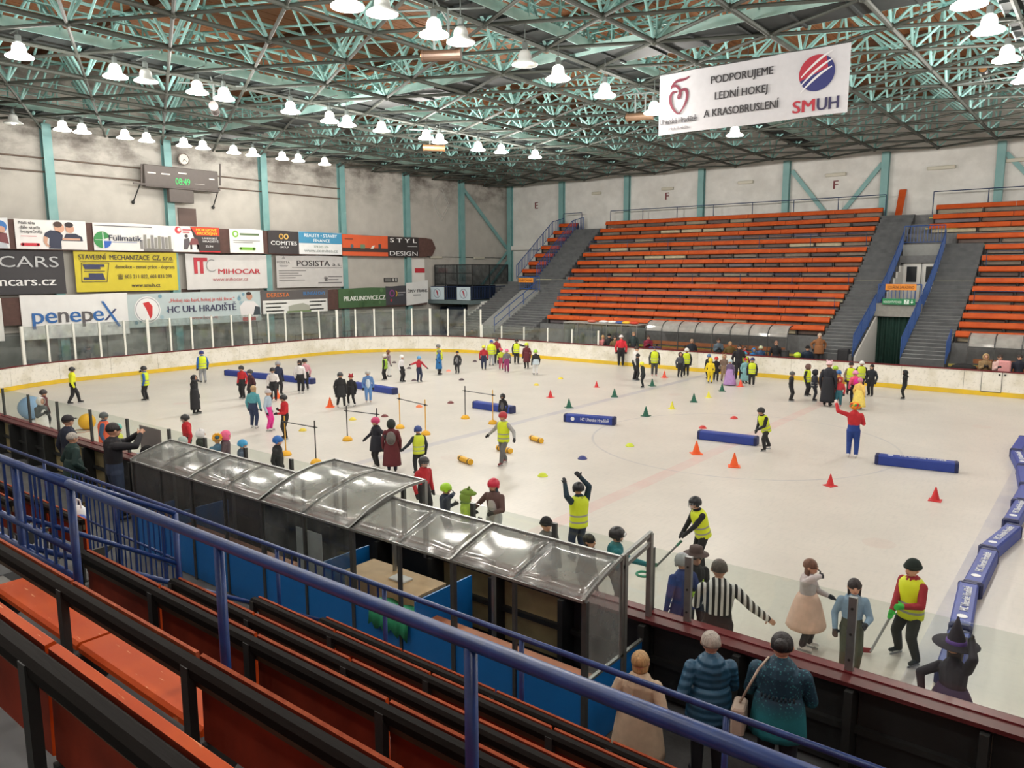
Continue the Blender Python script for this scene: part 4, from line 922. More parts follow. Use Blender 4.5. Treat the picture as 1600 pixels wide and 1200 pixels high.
for k, (u0, u1) in enumerate(((673,694),(714,735))):
    a = on_y(u0, 458, 42.18); c = on_y(u1, 458, 42.18)
    t = thing('club_flag', ((a.x+c.x)/2, 42.18, 3.15), 'square white club flag on the balcony railing, the one %s' % ('by the end wall' if k == 0 else 'at the balcony corner'), 'flag')
    obj('cloth', MB().cbox((a.x,42.16,3.12),(c.x,42.19,4.08),0.01), pm((206,222,230)), t)
    mx_, mz = (a.x+c.x)/2, 3.6
    rg = MB()
    for i in range(24):
        t0, t1 = i*math.pi/12, (i+1)*math.pi/12
        rg.quad(*[(mx_+r*math.cos(q), 42.15, mz+r*math.sin(q)) for r, q in ((0.36,t0),(0.36,t1),(0.31,t1),(0.31,t0))])
    obj('ring', rg, pm((130,140,160)), t)
    obj('emblem', MB().add([(mx_-0.12,42.15,mz+0.2),(mx_-0.02,42.15,mz+0.25),(mx_+0.1,42.15,mz+0.02),(mx_+0.12,42.15,mz-0.26),(mx_+0.04,42.15,mz-0.2),(mx_-0.04,42.15,mz+0.02)],[(0,1,2,3,4,5)]), pm((176,40,60)), t)
# net screen and dark room on the balcony
M_net = glassmat('dark net', (0.66,0.68,0.7), haze=((70,72,76), 0.16))
ns = thing('net_screen', (-39, 42.6, 3.1), 'dark safety net in a black frame on the corner balcony', 'net screen')
zt_n = 5.72
xsn = [XW+0.4, -40.1, -38.9, -37.4]
for x in xsn: obj('post', MB().box((x-0.03,42.57,3.1),(x+0.03,42.63,zt_n)), M_blk, ns)
for z in (4.25, 5.1, zt_n): obj('crossbar', MB().box((xsn[0],42.58,z-0.03),(xsn[-1],42.62,z+0.03)), M_blk, ns)
for a, b in zip(xsn[:-1], xsn[1:]): obj('net', MB().box((a,42.595,4.25),(b,42.605,zt_n)), M_net, ns)
for y in (44.6, 46.8): obj('post', MB().box((-37.43,y-0.03,3.1),(-37.37,y+0.03,zt_n)), M_blk, ns)
obj('crossbar', MB().box((-37.43,42.6,zt_n-0.03),(-37.37,46.8,zt_n+0.03)), M_blk, ns); obj('net', MB().box((-37.405,42.6,4.25),(-37.395,46.8,zt_n)), M_net, ns)
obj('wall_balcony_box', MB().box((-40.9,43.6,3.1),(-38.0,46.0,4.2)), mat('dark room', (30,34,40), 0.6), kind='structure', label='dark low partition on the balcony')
# ---------------------------------------------------------------- far wall details
for n, (st, u, v) in enumerate((('E',838,326),('F',1042,312),('F',1305,295))):
    q = on_y(u, v, YW-0.02); t = thing('sector_letter', q, 'dark red letter %s on the white wall %s' % (st, ('in the corner','above the left half of the main block','between the slanting braces')[n]), 'letter')
    text(t, st, q, (1,0,0), ZU, 0.75, pm((110,36,44)), bold=0.01)
for n, (u, v, w) in enumerate(((932,302,22),(1043,295,26),(1165,285,29),(1306,273,34),(1471,262,40),(1590,250,30))):
    q = on_y(u, v, YW-0.1); h = w/2*0.027*1.35
    obj('strip_lamp', MB().cbox((q.x-h, YW-0.2, q.z-0.1), (q.x+h, YW-0.02, q.z+0.1), 0.03), mat('strip lamp', (196,192,176), 0.4), label='beige strip lamp high on the stand wall, %s from the corner' % ORD[n], cat='lamp', group='strip lamps on the stand wall')
a = on_y(1387, 331, 51.7)
obj('leaning_board', MB().loft([[(-11.0,51.3,TZ[13]),(-10.62,51.3,TZ[13]),(-10.62,51.35,TZ[13]),(-11.0,51.35,TZ[13])],[(-10.95,51.9,10.05),(-10.55,51.9,10.05),(-10.55,51.95,10.05),(-10.95,51.95,10.05)]]), M_orange, label='spare orange seat board leaning on the wall at the stair head', cat='board')
# ---------------------------------------------------------------- far players bench canopy and glass booth
M_pc = glassmat('milky canopy sheet', (0.85,0.86,0.86), haze=((226,226,222), 0.62))
def canopy(x0, x1, n, label, zf=1.9, zb=2.45):
    t = thing('bench_canopy', ((x0+x1)/2, 38.6, -0.05), label, 'canopy')
    prof = [(38.9 - 0.75*math.sin(a*math.pi/2), zf + (zb-zf)*math.cos(a*math.pi/2)) for a in [i/6 for i in range(7)]]
    for k in range(n):
        a, b = x0+(x1-x0)*k/n+0.03, x0+(x1-x0)*(k+1)/n-0.03
        obj('canopy_sheet', MB().loft([[(a,y,z) for y,z in prof]+[(a,y+0.01,z-0.012) for y,z in reversed(prof)], [(b,y,z) for y,z in prof]+[(b,y+0.01,z-0.012) for y,z in reversed(prof)]]), M_pc, t, smooth=False)
    for k in range(n+1):
        x = x0+(x1-x0)*k/n; mb = MB()
        for (y0,z0),(y1,z1) in zip(prof[:-1], prof[1:]): mb.beam((x,y0,z0),(x,y1,z1),0.05,0.04,up=(1,0,0))
        obj('rib', mb, M_alud, t); obj('post', MB().box((x-0.02,38.12,-0.05),(x+0.02,38.17,zf)), M_alud, t)
    obj('front_beam', MB().box((x0,38.12,zf-0.04),(x1,38.18,zf+0.02)), M_alud, t)
    return t
canopy(-20.6, -12.7, 8, 'long milky bench canopy with dark ribs in front of the main orange block')
canopy(-4.9, 3.0, 8, 'milky bench canopy in front of the right orange block')
M_bwood = mat('players bench wood', (150,92,54), 0.6, var=0.2, scale=4)
for x0, x1, w in ((-20.4,-12.9,'under the long canopy'), (-4.7,2.8,'under the right canopy')):
    t = thing('players_bench', ((x0+x1)/2, 38.4, -0.05), 'brown plank players bench ' + w, 'bench')
    obj('seat', MB().cbox((x0,38.0,0.75),(x1,38.35,0.8),0.015), M_bwood, t); obj('backrest', MB().cbox((x0,38.5,1.15),(x1,38.54,1.35),0.015), M_bwood, t); obj('backrest', MB().cbox((x0,38.5,0.9),(x1,38.54,1.02),0.015), M_bwood, t)
    for k in range(5):
        x = x0+0.3+(x1-x0-0.6)*k/4; obj('leg', MB().box((x-0.03,38.1,-0.05),(x+0.03,38.15,0.75)).box((x-0.03,38.54,-0.05),(x+0.03,38.6,1.35)), M_blk, t)
t = thing('glass_booth', (-23.2, 38.0, -0.05), 'clear glass booth beside the long bench canopy', 'booth')
bx0, bx1 = -25.7, -20.8
for k in range(6):
    x = bx0+(bx1-bx0)*k/5
    for y in (37.5, 38.6): obj('post', MB().box((x-0.02,y-0.02,-0.05),(x+0.02,y+0.02,2.2)), M_alu, t)
    if k < 5: obj('pane', MB().box((x+0.03,37.49,0.9),(x+(bx1-bx0)/5-0.03,37.5,2.18)), M_glass, t)
obj('roof_sheet', MB().box((bx0,37.45,2.2),(bx1,38.65,2.24)), M_pc, t)
for x in (bx0, bx1): obj('pane', MB().box((x-0.005,37.52,0.9),(x+0.005,38.58,2.18)), M_glass, t)
for n, (x, rgb, w) in enumerate(((-24.0,(206,110,90),'dusty red'),(-23.2,(220,222,226),'white'),(-22.6,(226,226,224),'pale'),(-22.1,(70,90,150),'blue'),(-21.7,(236,190,60),'yellow'),(-21.2,(206,70,50),'red'))):
    mb = MB().ell((x,37.9,2.24+0.075),(0.3,0.22,0.08),10,6); obj('folded_cloth', mb, mat('folded cloth %d' % n, rgb, 0.8, var=0.2, scale=8), smooth=True, label='%s folded cloth lying on the glass booth roof' % w, cat='cloth')
# ================================================================== near side: stand under the camera, rails, team box
NY = [0.92, 1.65, 2.42, 3.2, 3.97, 4.75]
NZ = [3.9, 3.46, 3.02, 2.5, 2.06, 1.56]
M_rub = mat('worn dark wood rail', (21,17,15), 0.75, spec=0.12, rgb2=(18,15,14), scale=14, stretch=(0.3,3,3), bump=0.1)
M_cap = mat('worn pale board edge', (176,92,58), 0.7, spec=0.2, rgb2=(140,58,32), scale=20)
M_seat = mat('scratched orange seat', (200,84,24), 0.6, spec=0.2, rgb2=(180,66,18), scale=3.0, bump=0.06)
def scratch(m):
    nt = m.node_tree; b = nt.nodes['Principled BSDF']; last = b.inputs['Base Color'].links[0].from_socket
    tc = nt.nodes.new('ShaderNodeTexCoord'); mp = nt.nodes.new('ShaderNodeMapping'); mp.inputs['Rotation'].default_value = (0,0,0.9); mp.inputs['Scale'].default_value = (3,26,3)
    n = nt.nodes.new('ShaderNodeTexNoise'); n.inputs['Scale'].default_value = 2.2; n.inputs['Detail'].default_value = 5
    r = nt.nodes.new('ShaderNodeMapRange'); r.inputs[1].default_value = 0.66; r.inputs[2].default_value = 0.72
    mx = nt.nodes.new('ShaderNodeMix'); mx.data_type = 'RGBA'; mx.inputs[7].default_value = (*lin((226,168,120)),1)
    nt.links.new(tc.outputs['Object'], mp.inputs[0]); nt.links.new(mp.outputs[0], n.inputs['Vector']); nt.links.new(n.outputs['Fac'], r.inputs[0]); nt.links.new(r.outputs[0], mx.inputs[0]); nt.links.new(last, mx.inputs[6]); nt.links.new(mx.outputs[2], b.inputs['Base Color'])
scratch(M_seat)
M_under = mat('shaded orange seat underside', (140,50,28), 0.7, spec=0.2, rgb2=(112,38,22), scale=5)  # seat orange darkened: shade on the upturned flap, put into the colour
M_wdk = mat('brown back board', (92,74,52), 0.7, rgb2=(70,56,44), scale=8, stretch=(0.4,3,3))
TR = [z - 0.84 for z in NZ]
# terraces
root = obj('floor_near_stand', MB().box((-18.0, YB, -0.05), (12.0, 5.0, 0.45)), M_concd, kind='structure', label='dark concrete terraces of the near stand')
for i in range(5, -1, -1):
    lo = TR[i+1] if i < 5 else 0.45
    obj('step', MB().box((-6.45, YB, lo), (12.0, NY[i]+0.42 if i < 5 else 5.0, TR[i])), M_concd, root)
    obj('step', MB().box((-18.0, YB, lo), (-10.1, NY[i]+0.42 if i < 5 else 5.0, TR[i])), M_concd, root)
for k in range(11):
    y1 = 5.0 - 0.4*k; z1 = 0.45 + 0.24*k
    obj('step', MB().box((-10.1, YB, z1-0.24 if k else 0.3), (-6.45, y1, z1)), M_conc, root)
    if k < 3: obj('step_edge', MB().box((-10.1, y1-0.08, z1-0.002), (-6.45, y1+0.002, z1+0.006)), M_yl, root)
obj('step', MB().box((-18, YB, TR[0]), (12, -0.2, TR[0]+0.42)), M_concd, root)
NPOST = MB().box((-0.03,-0.02,-0.80),(0.03,0.02,0.0)).box((-0.03,-0.02,-0.84),(0.03,0.16,-0.8)).mesh('bench_post', M_blk)
BRK = MB().add([(-0.02,0.02,-0.44),(-0.02,0.4,-0.44),(-0.02,0.02,-0.72),(0.02,0.02,-0.44),(0.02,0.4,-0.44),(0.02,0.02,-0.72)],[(0,1,2),(5,4,3),(0,3,4,1),(1,4,5,2),(2,5,3,0)]).mesh('seat_bracket', M_blk)
def near_bench(i, x0, x1, label, down=(), step=1.22):
    y, z = NY[i], NZ[i]; t = thing('stand_bench', ((x0+x1)/2, y, TR[i]), label, 'bench', 'benches of the near stand'); o = wloc(t)
    obj('top_rail', MB().loft([[(x,y-0.045,z-0.065),(x,y+0.02,z-0.075),(x,y+0.03,z-0.02),(x,y+0.01,z),(x,y-0.03,z),(x,y-0.05,z-0.02)] for x in (x0, x1)]), M_rub, t)
    obj('back_board', MB().box((x0+0.03, y+0.0, z-0.14), (x1, y+0.025, z-0.07)), M_wdk, t)
    ln = 0.02 if i == 0 else 0.0
    n = max(1, round((x1-x0)/step)); L = (x1-x0)/n
    for k in range(n+1):
        x = min(x0+0.03+L*k, x1-0.03)
        meshobj('bench_post', NPOST, t, Vector((x, y-0.035, z-0.02)) - o)
        meshobj('seat_bracket', BRK, t, Vector((x, y, z)) - o)
    for k in range(n):
        a, b = x0+L*k+0.015, x0+L*(k+1)-0.015; m = (a+b)/2
        if any(d0 <= m <= d1 for d0, d1 in down):
            obj('seat', MB().loft([[(x,y+0.03,z-0.43),(x,y+0.36,z-0.43),(x,y+0.385,z-0.415),(x,y+0.385,z-0.395),(x,y+0.36,z-0.385),(x,y+0.05,z-0.385),(x,y+0.03,z-0.4)] for x in (a, b)]), M_seat, t)
            obj('cap_strip', MB().box((a,y+0.032,z-0.14),(b,y+0.05,z-0.002)), M_cap, t)
        else:
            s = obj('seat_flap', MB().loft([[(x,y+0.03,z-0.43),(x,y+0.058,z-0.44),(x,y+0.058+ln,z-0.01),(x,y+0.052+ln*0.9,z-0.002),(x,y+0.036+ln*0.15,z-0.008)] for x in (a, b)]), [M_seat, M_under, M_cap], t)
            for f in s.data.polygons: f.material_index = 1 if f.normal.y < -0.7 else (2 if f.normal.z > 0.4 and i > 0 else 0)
    return t
ends = 'cut off at the stair opening'
near_bench(5, -6.35, 9.0, 'lowest bench of the near stand, right behind the thin blue front rail')
near_bench(4, -6.37, 9.0, 'near stand bench in the second row above the team box')
near_bench(3, -6.4, 9.0, 'near stand bench in the third row above the team box')
near_bench(2, -6.3, 9.0, 'near stand bench with dark red flaps just beyond the thick blue handrail')
near_bench(1, -5.9, 9.0, 'near stand bench with two wide orange seats folded down', down=((-6.0,-2.95),), step=1.3)
near_bench(0, -5.5, 9.0, 'topmost near stand bench with a worn dark rail and orange flaps', step=1.28)
for i in (3, 4): near_bench(i, -17.5, -10.2, 'left-hand near stand bench beyond the stair opening, %s row' % {3:'third',4:'second',5:'lowest'}[i])
# blue handrail A in front of the second row
BA = MB().box((-0.008,-0.008,0),(0.008,0.008,1)).mesh('baluster', M_blue)
def tube_rail(name, label, y, parts):
    t = thing(name, (parts[0][1][0], y, 0.6), label, 'railing'); o = wloc(t)
    for nm, a, b, r in parts: obj(nm, MB().tube((a[0],y,a[1]), (b[0],y,b[1]), r, n=14), M_blue, t, smooth=True)
    return t, o
ya, za = 2.05, 3.795
xs_ = [on_y(108,747,ya).x, on_y(341,846,ya).x, on_y(735,985,ya).x]; dxa = xs_[2]-xs_[1]
posts = xs_ + [xs_[2]+dxa, xs_[2]+2*dxa, xs_[2]+3*dxa, -7.6]
t, o = tube_rail('blue_handrail', 'thick blue tube handrail running across the near stand above the benches', ya,
    [('handrail', (xs_[0]-0.02,za),(6.0,za),0.031), ('handrail',(-8.6,za-0.01),(xs_[0]+0.02,za-0.01),0.03), ('lower_rail',(-8.6,3.32),(xs_[0],3.32),0.024), ('lower_rail',(-8.6,3.12),(xs_[0],3.12),0.026)] +
    [('post',(x,2.3),(x,za),0.027) for x in posts])
x = -8.5
while x < xs_[0]-0.1: meshobj('baluster', BA, t, Vector((x, ya, 3.12)) - o, (0,0,0), (1,1,za-3.12)); x += 0.17
# thin blue rail B along the front edge
yb, zb2 = 5.1, 1.94
pB = [on_y(u, v, yb).x for u, v in ((178,765),(275,797),(432,853),(600,913),(815,995),(1135,1118))]
pB = [-17.0, -14.5] + pB + [pB[-1]+2.0, pB[-1]+4.0]
t, o = tube_rail('blue_front_rail', 'thinner blue front rail along the edge of the near stand above the team box', yb,
    [('handrail',(-18.0,zb2),(7.0,zb2),0.027)] + [('post',(x,0.4),(x,zb2),0.024) for x in pB] + [('lower_rail',(-13.5,1.2),(-10.0,1.2),0.02),('lower_rail',(-13.5,0.66),(-6.6,0.66),0.022)])
x = -13.4
while x < -10.0: meshobj('baluster', BA, t, Vector((x, yb, 0.66)) - o, (0,0,0), (1,1,zb2-0.66)); x += 0.16
x = -7.5
while x < -5.8: meshobj('baluster', BA, t, Vector((x, yb, 1.66)) - o, (0,0,0), (1,1,zb2-1.66)); x += 0.15
obj('lower_rail', MB().tube((-7.6,yb,1.66),(-5.75,yb,1.66),0.014), M_blue, t)
# side balustrade down the stair opening
t = thing('stair_balustrade', (-6.42, 2.1, 2.3), 'blue sloping balustrade down the stair opening of the near stand', 'railing'); o = wloc(t)
bz = lambda y: 2.893 - (y-2.462)*0.604
obj('handrail', MB().tube((-6.42,2.06,3.78),(-6.42,3.26,3.08),0.024,n=12), M_blue, t, smooth=True)
obj('lower_rail', MB().tube((-6.42,2.06,bz(2.06)),(-6.42,4.8,bz(4.8)),0.024,n=12), M_blue, t, smooth=True)
obj('lower_rail', MB().tube((-6.42,2.06,bz(2.06)+0.235),(-6.42,3.26,bz(3.26)+0.2),0.02,n=12), M_blue, t, smooth=True)
for y in (2.06, 3.26): obj('post', MB().tube((-6.42,y,TR[3] if y > 3 else TR[2]),(-6.42,y,3.78-(y-2.06)*0.583),0.026,n=12), M_blue, t, smooth=True)
obj('post', MB().tube((-6.42,4.8,0.6),(-6.42,4.8,bz(4.8)),0.024,n=12), M_blue, t, smooth=True)
y = 2.18
while y < 3.2:
    meshobj('baluster', BA, t, Vector((-6.42, y, bz(y))) - o, (0,0,0), (1,1,3.78-(y-2.06)*0.583-bz(y))); y += 0.12
# ---------------------------------------------------------------- team box with blue panels and clear roof
M_bluep = mat('blue box panel', (20,112,190), 0.35, var=0.08, scale=2)
M_poly = glassmat('clear roof sheet', (0.84,0.85,0.84), fac=0.14, rough=0.16, haze=((176,178,176), 0.42))
M_dusty = glassmat('dusty side sheet', (0.66,0.66,0.66), fac=0.1, rough=0.1, haze=((110,108,106), 0.25))
BX = [-14.14, -12.07, -10.01, -7.9, -6.03, -4.13]
y0, y1 = 6.45, 7.92
box = thing('team_box', ((BX[0]+BX[-1])/2, 7.2, -0.05), 'blue panelled team box with a curved clear plastic roof by the near boards', 'team box')
low = [(6.42,1.76),(6.62,1.84),(6.85,1.91),(7.05,1.965),(7.22,2.0)]
high = [(6.42,1.76),(6.75,1.92),(7.1,2.03),(7.5,2.1),(7.88,2.11)]
for k in range(5):
    a, b = BX[k], BX[k+1]; prof = high if k == 2 else low
    for h in range(2):
        p, q = a+(b-a)*h/2+0.012, a+(b-a)*(h+1)/2-0.012
        rg = []
        for s in range(9):
            x = p+(q-p)*s/8
            w = [0.018*math.sin(s/8*math.pi)*math.sin(j/4*math.pi*1.0+0.3*k)+0.006*math.sin(s*1.3+j*1.7+k*2+h) for j in range(5)]
            rg.append([(x,y,z+w[j]) for j,(y,z) in enumerate(prof)] + [(x,y+0.004,z+w[4-j]-0.006) for j,(y,z) in enumerate(reversed(prof))])
        obj('roof_sheet', MB().loft(rg), M_poly, box, smooth=True)
    mb = MB()
    for (ya_,za_),(yb_,zb_) in zip(prof[:-1], prof[1:]): mb.beam(((a+b)/2,ya_,za_-0.015),((a+b)/2,yb_,zb_-0.015),0.02,0.02,up=(1,0,0))
    obj('roof_rib', mb, M_alud, box)
    obj('eaves_rail', MB().box((a,6.41,1.735),(b,6.44,1.765)), M_alu, box); yt, ztp = prof[-1]
    obj('ridge_rail', MB().box((a,yt-0.02,ztp-0.02),(b,yt+0.02,ztp+0.012)), M_alu, box)
for k, x in enumerate(BX):
    for prof in ((low,) if k in (0,1,4,5) else (low, high)):
        mb = MB()
        for (ya_,za_),(yb_,zb_) in zip(prof[:-1], prof[1:]): mb.beam((x,ya_,za_),(x,yb_,zb_),0.04,0.03,up=(1,0,0))
        obj('roof_rib', mb, M_alu, box)
    obj('post', MB().box((x-0.03,y0-0.02,-0.05),(x+0.03,y0+0.04,1.74)), M_alud, box)
    if k in (2,3): obj('post', MB().box((x-0.03,7.84,0.9),(x+0.03,7.9,2.1)), M_alu, box)
    obj('post', MB().box((x-0.02,7.2,-0.05),(x+0.02,7.25,1.98 if k not in (2,3) else 2.02)), M_alu, box)
nx_ = 0
for k in range(5):
    a, b = BX[k], BX[k+1]
    for h in range(2):
        p, q = a+(b-a)*h/2, a+(b-a)*(h+1)/2
        obj('side_panel', MB().box((p+0.03,y0,-0.02),(q-0.01,y0+0.02,0.78)), M_bluep, box)
        if h: obj('post', MB().box((p-0.022,y0-0.015,-0.05),(p+0.022,y0+0.03,1.74)), M_alud, box)
        if k < 3: obj('side_sheet', MB().box((p+0.03,y0+0.004,0.8),(q-0.02,y0+0.012,1.73)), M_dusty if k < 2 else M_poly if False else glassmat('clear side sheet', (0.85,0.88,0.88), haze=((150,152,150),0.1)), box)
# end wall at the right with its gate frame
obj('end_panel', MB().box((BX[5]-0.01,y0+0.02,-0.02),(BX[5]+0.01,7.2,0.8)), M_bluep, box)
obj('end_panel', MB().box((BX[5]-0.01,7.26,-0.02),(BX[5]+0.01,y1-0.06,0.8)), M_bluep, box)
obj('end_trim', MB().box((BX[5]-0.02,y0,0.8),(BX[5]+0.02,y1,0.83)), M_alu, box)
obj('end_sheet', MB().add([(BX[5],y0+0.03,0.83),(BX[5],7.2,0.83),(BX[5],7.2,1.98),(BX[5],6.85,1.9),(BX[5],y0+0.03,1.76)],[(0,1,2,3,4)]), M_poly, box)
for y in (7.28, 7.88): obj('gate_post', MB().box((BX[5]-0.03,y-0.03,-0.05),(BX[5]+0.03,y+0.03,2.02 if y < 7.5 else 2.1)), M_alu, box)
for z0, z1 in ((2.0,2.1),(1.88,1.98)): obj('gate_head', MB().beam((BX[5],7.22,z0),(BX[5],7.9,z1),0.05,0.04,up=(1,0,0)), M_alu, box)
obj('end_panel', MB().box((BX[0]-0.01,y0+0.02,-0.02),(BX[0]+0.01,7.2,0.8)), M_bluep, box)
obj('end_sheet', MB().add([(BX[0],y0+0.03,0.83),(BX[0],7.2,0.83),(BX[0],7.2,1.98),(BX[0],6.85,1.9),(BX[0],y0+0.03,1.76)],[(0,1,2,3,4)]), M_dusty, box)
for x in (-12.9, -8.9, -6.75): obj('partition', MB().box((x-0.012,y0+0.05,0.0),(x+0.012,7.6,1.0 if x > -7 else 0.95)), M_bluep, box)
obj('inner_bench', MB().box((BX[0]+0.1,y0+0.06,0.66),(-9.0,y0+0.4,0.7)).box((-6.7,y0+0.06,0.66),(BX[5]-0.05,y0+0.4,0.7)), mat('orange-brown plank', (176,104,60), 0.55, var=0.2, scale=5), box)
# things in the box
t = thing('scorer_table', (-7.75, 7.0, -0.05), 'pale wooden scorer table inside the team box', 'table')
M_tw = mat('pale table wood', (190,160,118), 0.6, var=0.15)
obj('table_top', MB().box((-8.5,6.75,0.86),(-7.0,7.35,0.9)), M_tw, t); obj('front_board', MB().box((-8.45,6.78,0.35),(-7.05,6.8,0.86)), M_tw, t)
for x in (-8.45,-7.05):
    for y in (6.8, 7.3): obj('leg', MB().box((x-0.03,y-0.03,-0.05),(x+0.03,y+0.03,0.86)), M_tw, t)
obj('notebook', MB().cbox((-7.75,6.95,0.9),(-7.45,7.15,0.925),0.008), pm((206,208,206)), label='grey-white notebook lying on the scorer table', cat='notebook')
obj('wall_notice', MB().box((-9.2,y0+0.03,0.85),(-8.6,y0+0.036,1.5)), pm((206,208,208)), label='white paper notice taped inside the team box glass', cat='notice')
mb = MB(); rg = []
for i in range(13):
    a = i/12; rg.append([(-7.55+0.75*a, y0-0.05+0.01*math.sin(i), 0.5+0.05*math.sin(i*2)), (-7.55+0.75*a, y0-0.02, 0.8+0.01*math.sin(i*3)), (-7.55+0.75*a, y0+0.1, 0.82), (-7.55+0.75*a, y0+0.3, 0.74+0.02*math.sin(i))])
mb.loft(rg, False, False, closed=False)
g_ = obj('green_cloth', mb, mat('green cloth', (44,150,104), 0.8, var=0.2), smooth=True, label='green cloth draped over the blue panel of the team box', cat='cloth'); sm = g_.modifiers.new('thick', 'SOLIDIFY'); sm.thickness = 0.008
# walkway matting and bag
obj('rubber_mat', MB().box((-5.0,5.4,-0.05),(3.5,7.6,-0.03)), mat('ribbed rubber mat', (58,58,58), 0.8, var=0.3, scale=30), label='dark ribbed rubber mat on the walkway by the boards', cat='mat')
b_ = thing('plastic_bag', (-11.0, 4.2, TR[4]), 'white and blue plastic bag left on the bench beyond the stair opening', 'bag')
obj('bag_body', MB().ell((-11.0,4.25,NZ[4]-0.2),(0.17,0.11,0.17),12,8), pm((216,220,224)), b_, smooth=True); obj('bag_print', MB().ell((-10.86,4.2,NZ[4]-0.22),(0.09,0.09,0.1),10,6), pm((60,90,170)), b_, smooth=True); obj('bag_handle', MB().path([(-11.08,4.25,NZ[4]-0.06),(-11.05,4.25,NZ[4]+0.05),(-10.95,4.25,NZ[4]+0.05),(-10.92,4.25,NZ[4]-0.06)],0.012), pm((216,220,224)), b_)
# grey notice panel on the near glass and black post pads
p0 = on_y(218, 667, YN-0.03); p1 = on_y(253, 700, YN-0.03)
obj('notice_panel', MB().cbox((p0.x, YN-0.04, 1.12), (p1.x, YN-0.02, 1.8), 0.01), pm((134,130,128)), label='plain grey panel on the near glass left of the team box', cat='panel')
# ================================================================== hanging banner over the ice
YH = 24.0
c0 = on_y(1031,117,YH); c1 = on_y(1330,66,YH); zt_, zl_ = (c0.z+c1.z)/2, on_y(1031,212,YH).z
hb = thing('hanging_banner', ((c0.x+c1.x)/2, YH, zl_), 'long white banner PODPORUJEME LEDNÍ HOKEJ hanging over the ice', 'banner')
x0h, x1h = c0.x, c1.x; Wd = x1h-x0h; Hd = zt_-zl_
mb = MB(); g = []; nu, nv = 30, 6
for d in (0.0, 0.012):
    for j in range(nv+1):
        for i in range(nu+1):
            a, b = i/nu, j/nv; g.append((x0h+Wd*a, YH+d+0.018*math.sin(a*13+b*2), zl_+Hd*b+0.012*math.sin(a*9)*(1-b)))
n1 = (nu+1)*(nv+1); fs = []
for j in range(nv):
    for i in range(nu):
        q = j*(nu+1)+i; fs += [(q+1,q,q+nu+1,q+nu+2),(n1+q,n1+q+1,n1+q+nu+2,n1+q+nu+1)]
mb.add(g, fs[::1]); obj('cloth', mb, mat('hanging banner cloth', (206,204,208), 0.6, var=0.04), hb, smooth=True)
def HP(a, b, d=0.04): return Vector((x0h+Wd*a, YH-d, zl_+Hd*b))
XRt = Vector((1,0,0))
for k, (s, bb, w) in enumerate((('PODPORUJEME',0.72,0.33),('LEDNÍ HOKEJ',0.46,0.28),('A KRASOBRUSLENÍ',0.2,0.4))): text(hb, s, HP(0.47,bb), XRt, ZU, 0.33, pm((44,40,44)), width=w*Wd, bold=0.008)
text(hb, 'Uherské Hradiště', HP(0.12,0.17), XRt, ZU, 0.25, pm((52,46,52)), width=0.215*Wd, bold=0.004)
text(hb, 'Srdce Slovácka', HP(0.12,0.07), XRt, ZU, 0.13, pm((140,134,138)), width=0.12*Wd)
text(hb, 'SM', HP(0.795,0.08), XRt, ZU, 0.5, pm((176,40,56)), width=0.105*Wd, bold=0.012); text(hb, 'UH', HP(0.91,0.08), XRt, ZU, 0.5, pm((52,46,84)), width=0.1*Wd, bold=0.012)
def strokes(name, pts, w, rgb, d=0.03):
    mb = MB(); n = len(pts); L = []; R_ = []
    for i, (a, b) in enumerate(pts):
        a0, b0 = pts[max(0,i-1)]; a1, b1 = pts[min(n-1,i+1)]
        dx, dz = (a1-a0)*Wd, (b1-b0)*Hd; l = math.hypot(dx, dz) or 1; ww = w*(0.45+0.55*math.sin(math.pi*i/(n-1)))
        L.append(HP(a,b,d)+Vector((-dz/l*ww,0,dx/l*ww))); R_.append(HP(a,b,d)+Vector((dz/l*ww,0,-dx/l*ww)))
    mb.add(L+R_, [(i,i+n,i+n+1,i+1) for i in range(n-1)]); obj(name, mb, pm(rgb), hb)
def bez(P, n=20):
    out = []
    for s in range(n+1):
        t_ = s/n; q = list(P)
        while len(q) > 1: q = [(q[i][0]*(1-t_)+q[i+1][0]*t_, q[i][1]*(1-t_)+q[i+1][1]*t_) for i in range(len(q)-1)]
        out.append(q[0])
    return out
WN = (122,36,58)
hx = lambda X, Z: (0.12+X*0.062, 0.6+Z*0.3)
strokes('heart_stroke', bez([hx(-0.2,0.25),hx(-1.0,0.5),hx(-1.1,-0.5),hx(0.0,-0.95)]), 0.05, WN); strokes('heart_stroke', bez([hx(0.0,-0.95),hx(1.2,-0.3),hx(1.0,0.6),hx(0.3,0.55),hx(-0.1,0.0)]), 0.05, WN,0.032)
strokes('heart_stroke', bez([hx(-0.1,0.0),hx(0.0,-0.4),hx(0.6,0.2),hx(0.0,0.7),hx(-0.6,0.8),hx(-0.75,0.45)]), 0.045, WN,0.034); strokes('heart_stroke', bez([hx(-0.75,0.55),hx(-0.2,1.1),hx(0.3,0.7),hx(0.95,1.0)]), 0.045, WN,0.036)
gc = (0.85, 0.63); rr = 0.085
def gdisc(t0, t1, rgb, d, r=rr):
    mb = MB(); n = 26; pts = [HP(gc[0]+r*math.cos(math.radians(t0+(t1-t0)*i/n)), gc[1]+r*Wd/Hd*math.sin(math.radians(t0+(t1-t0)*i/n)), d) for i in range(n+1)]
    mb.add(pts, [tuple(range(n+1))]); obj('globe_print', mb, pm(rgb), hb)
gdisc(20, 200, (176,44,62), 0.03); gdisc(200, 380, (44,48,110), 0.03); gdisc(-40, 60, (44,48,110), 0.031)
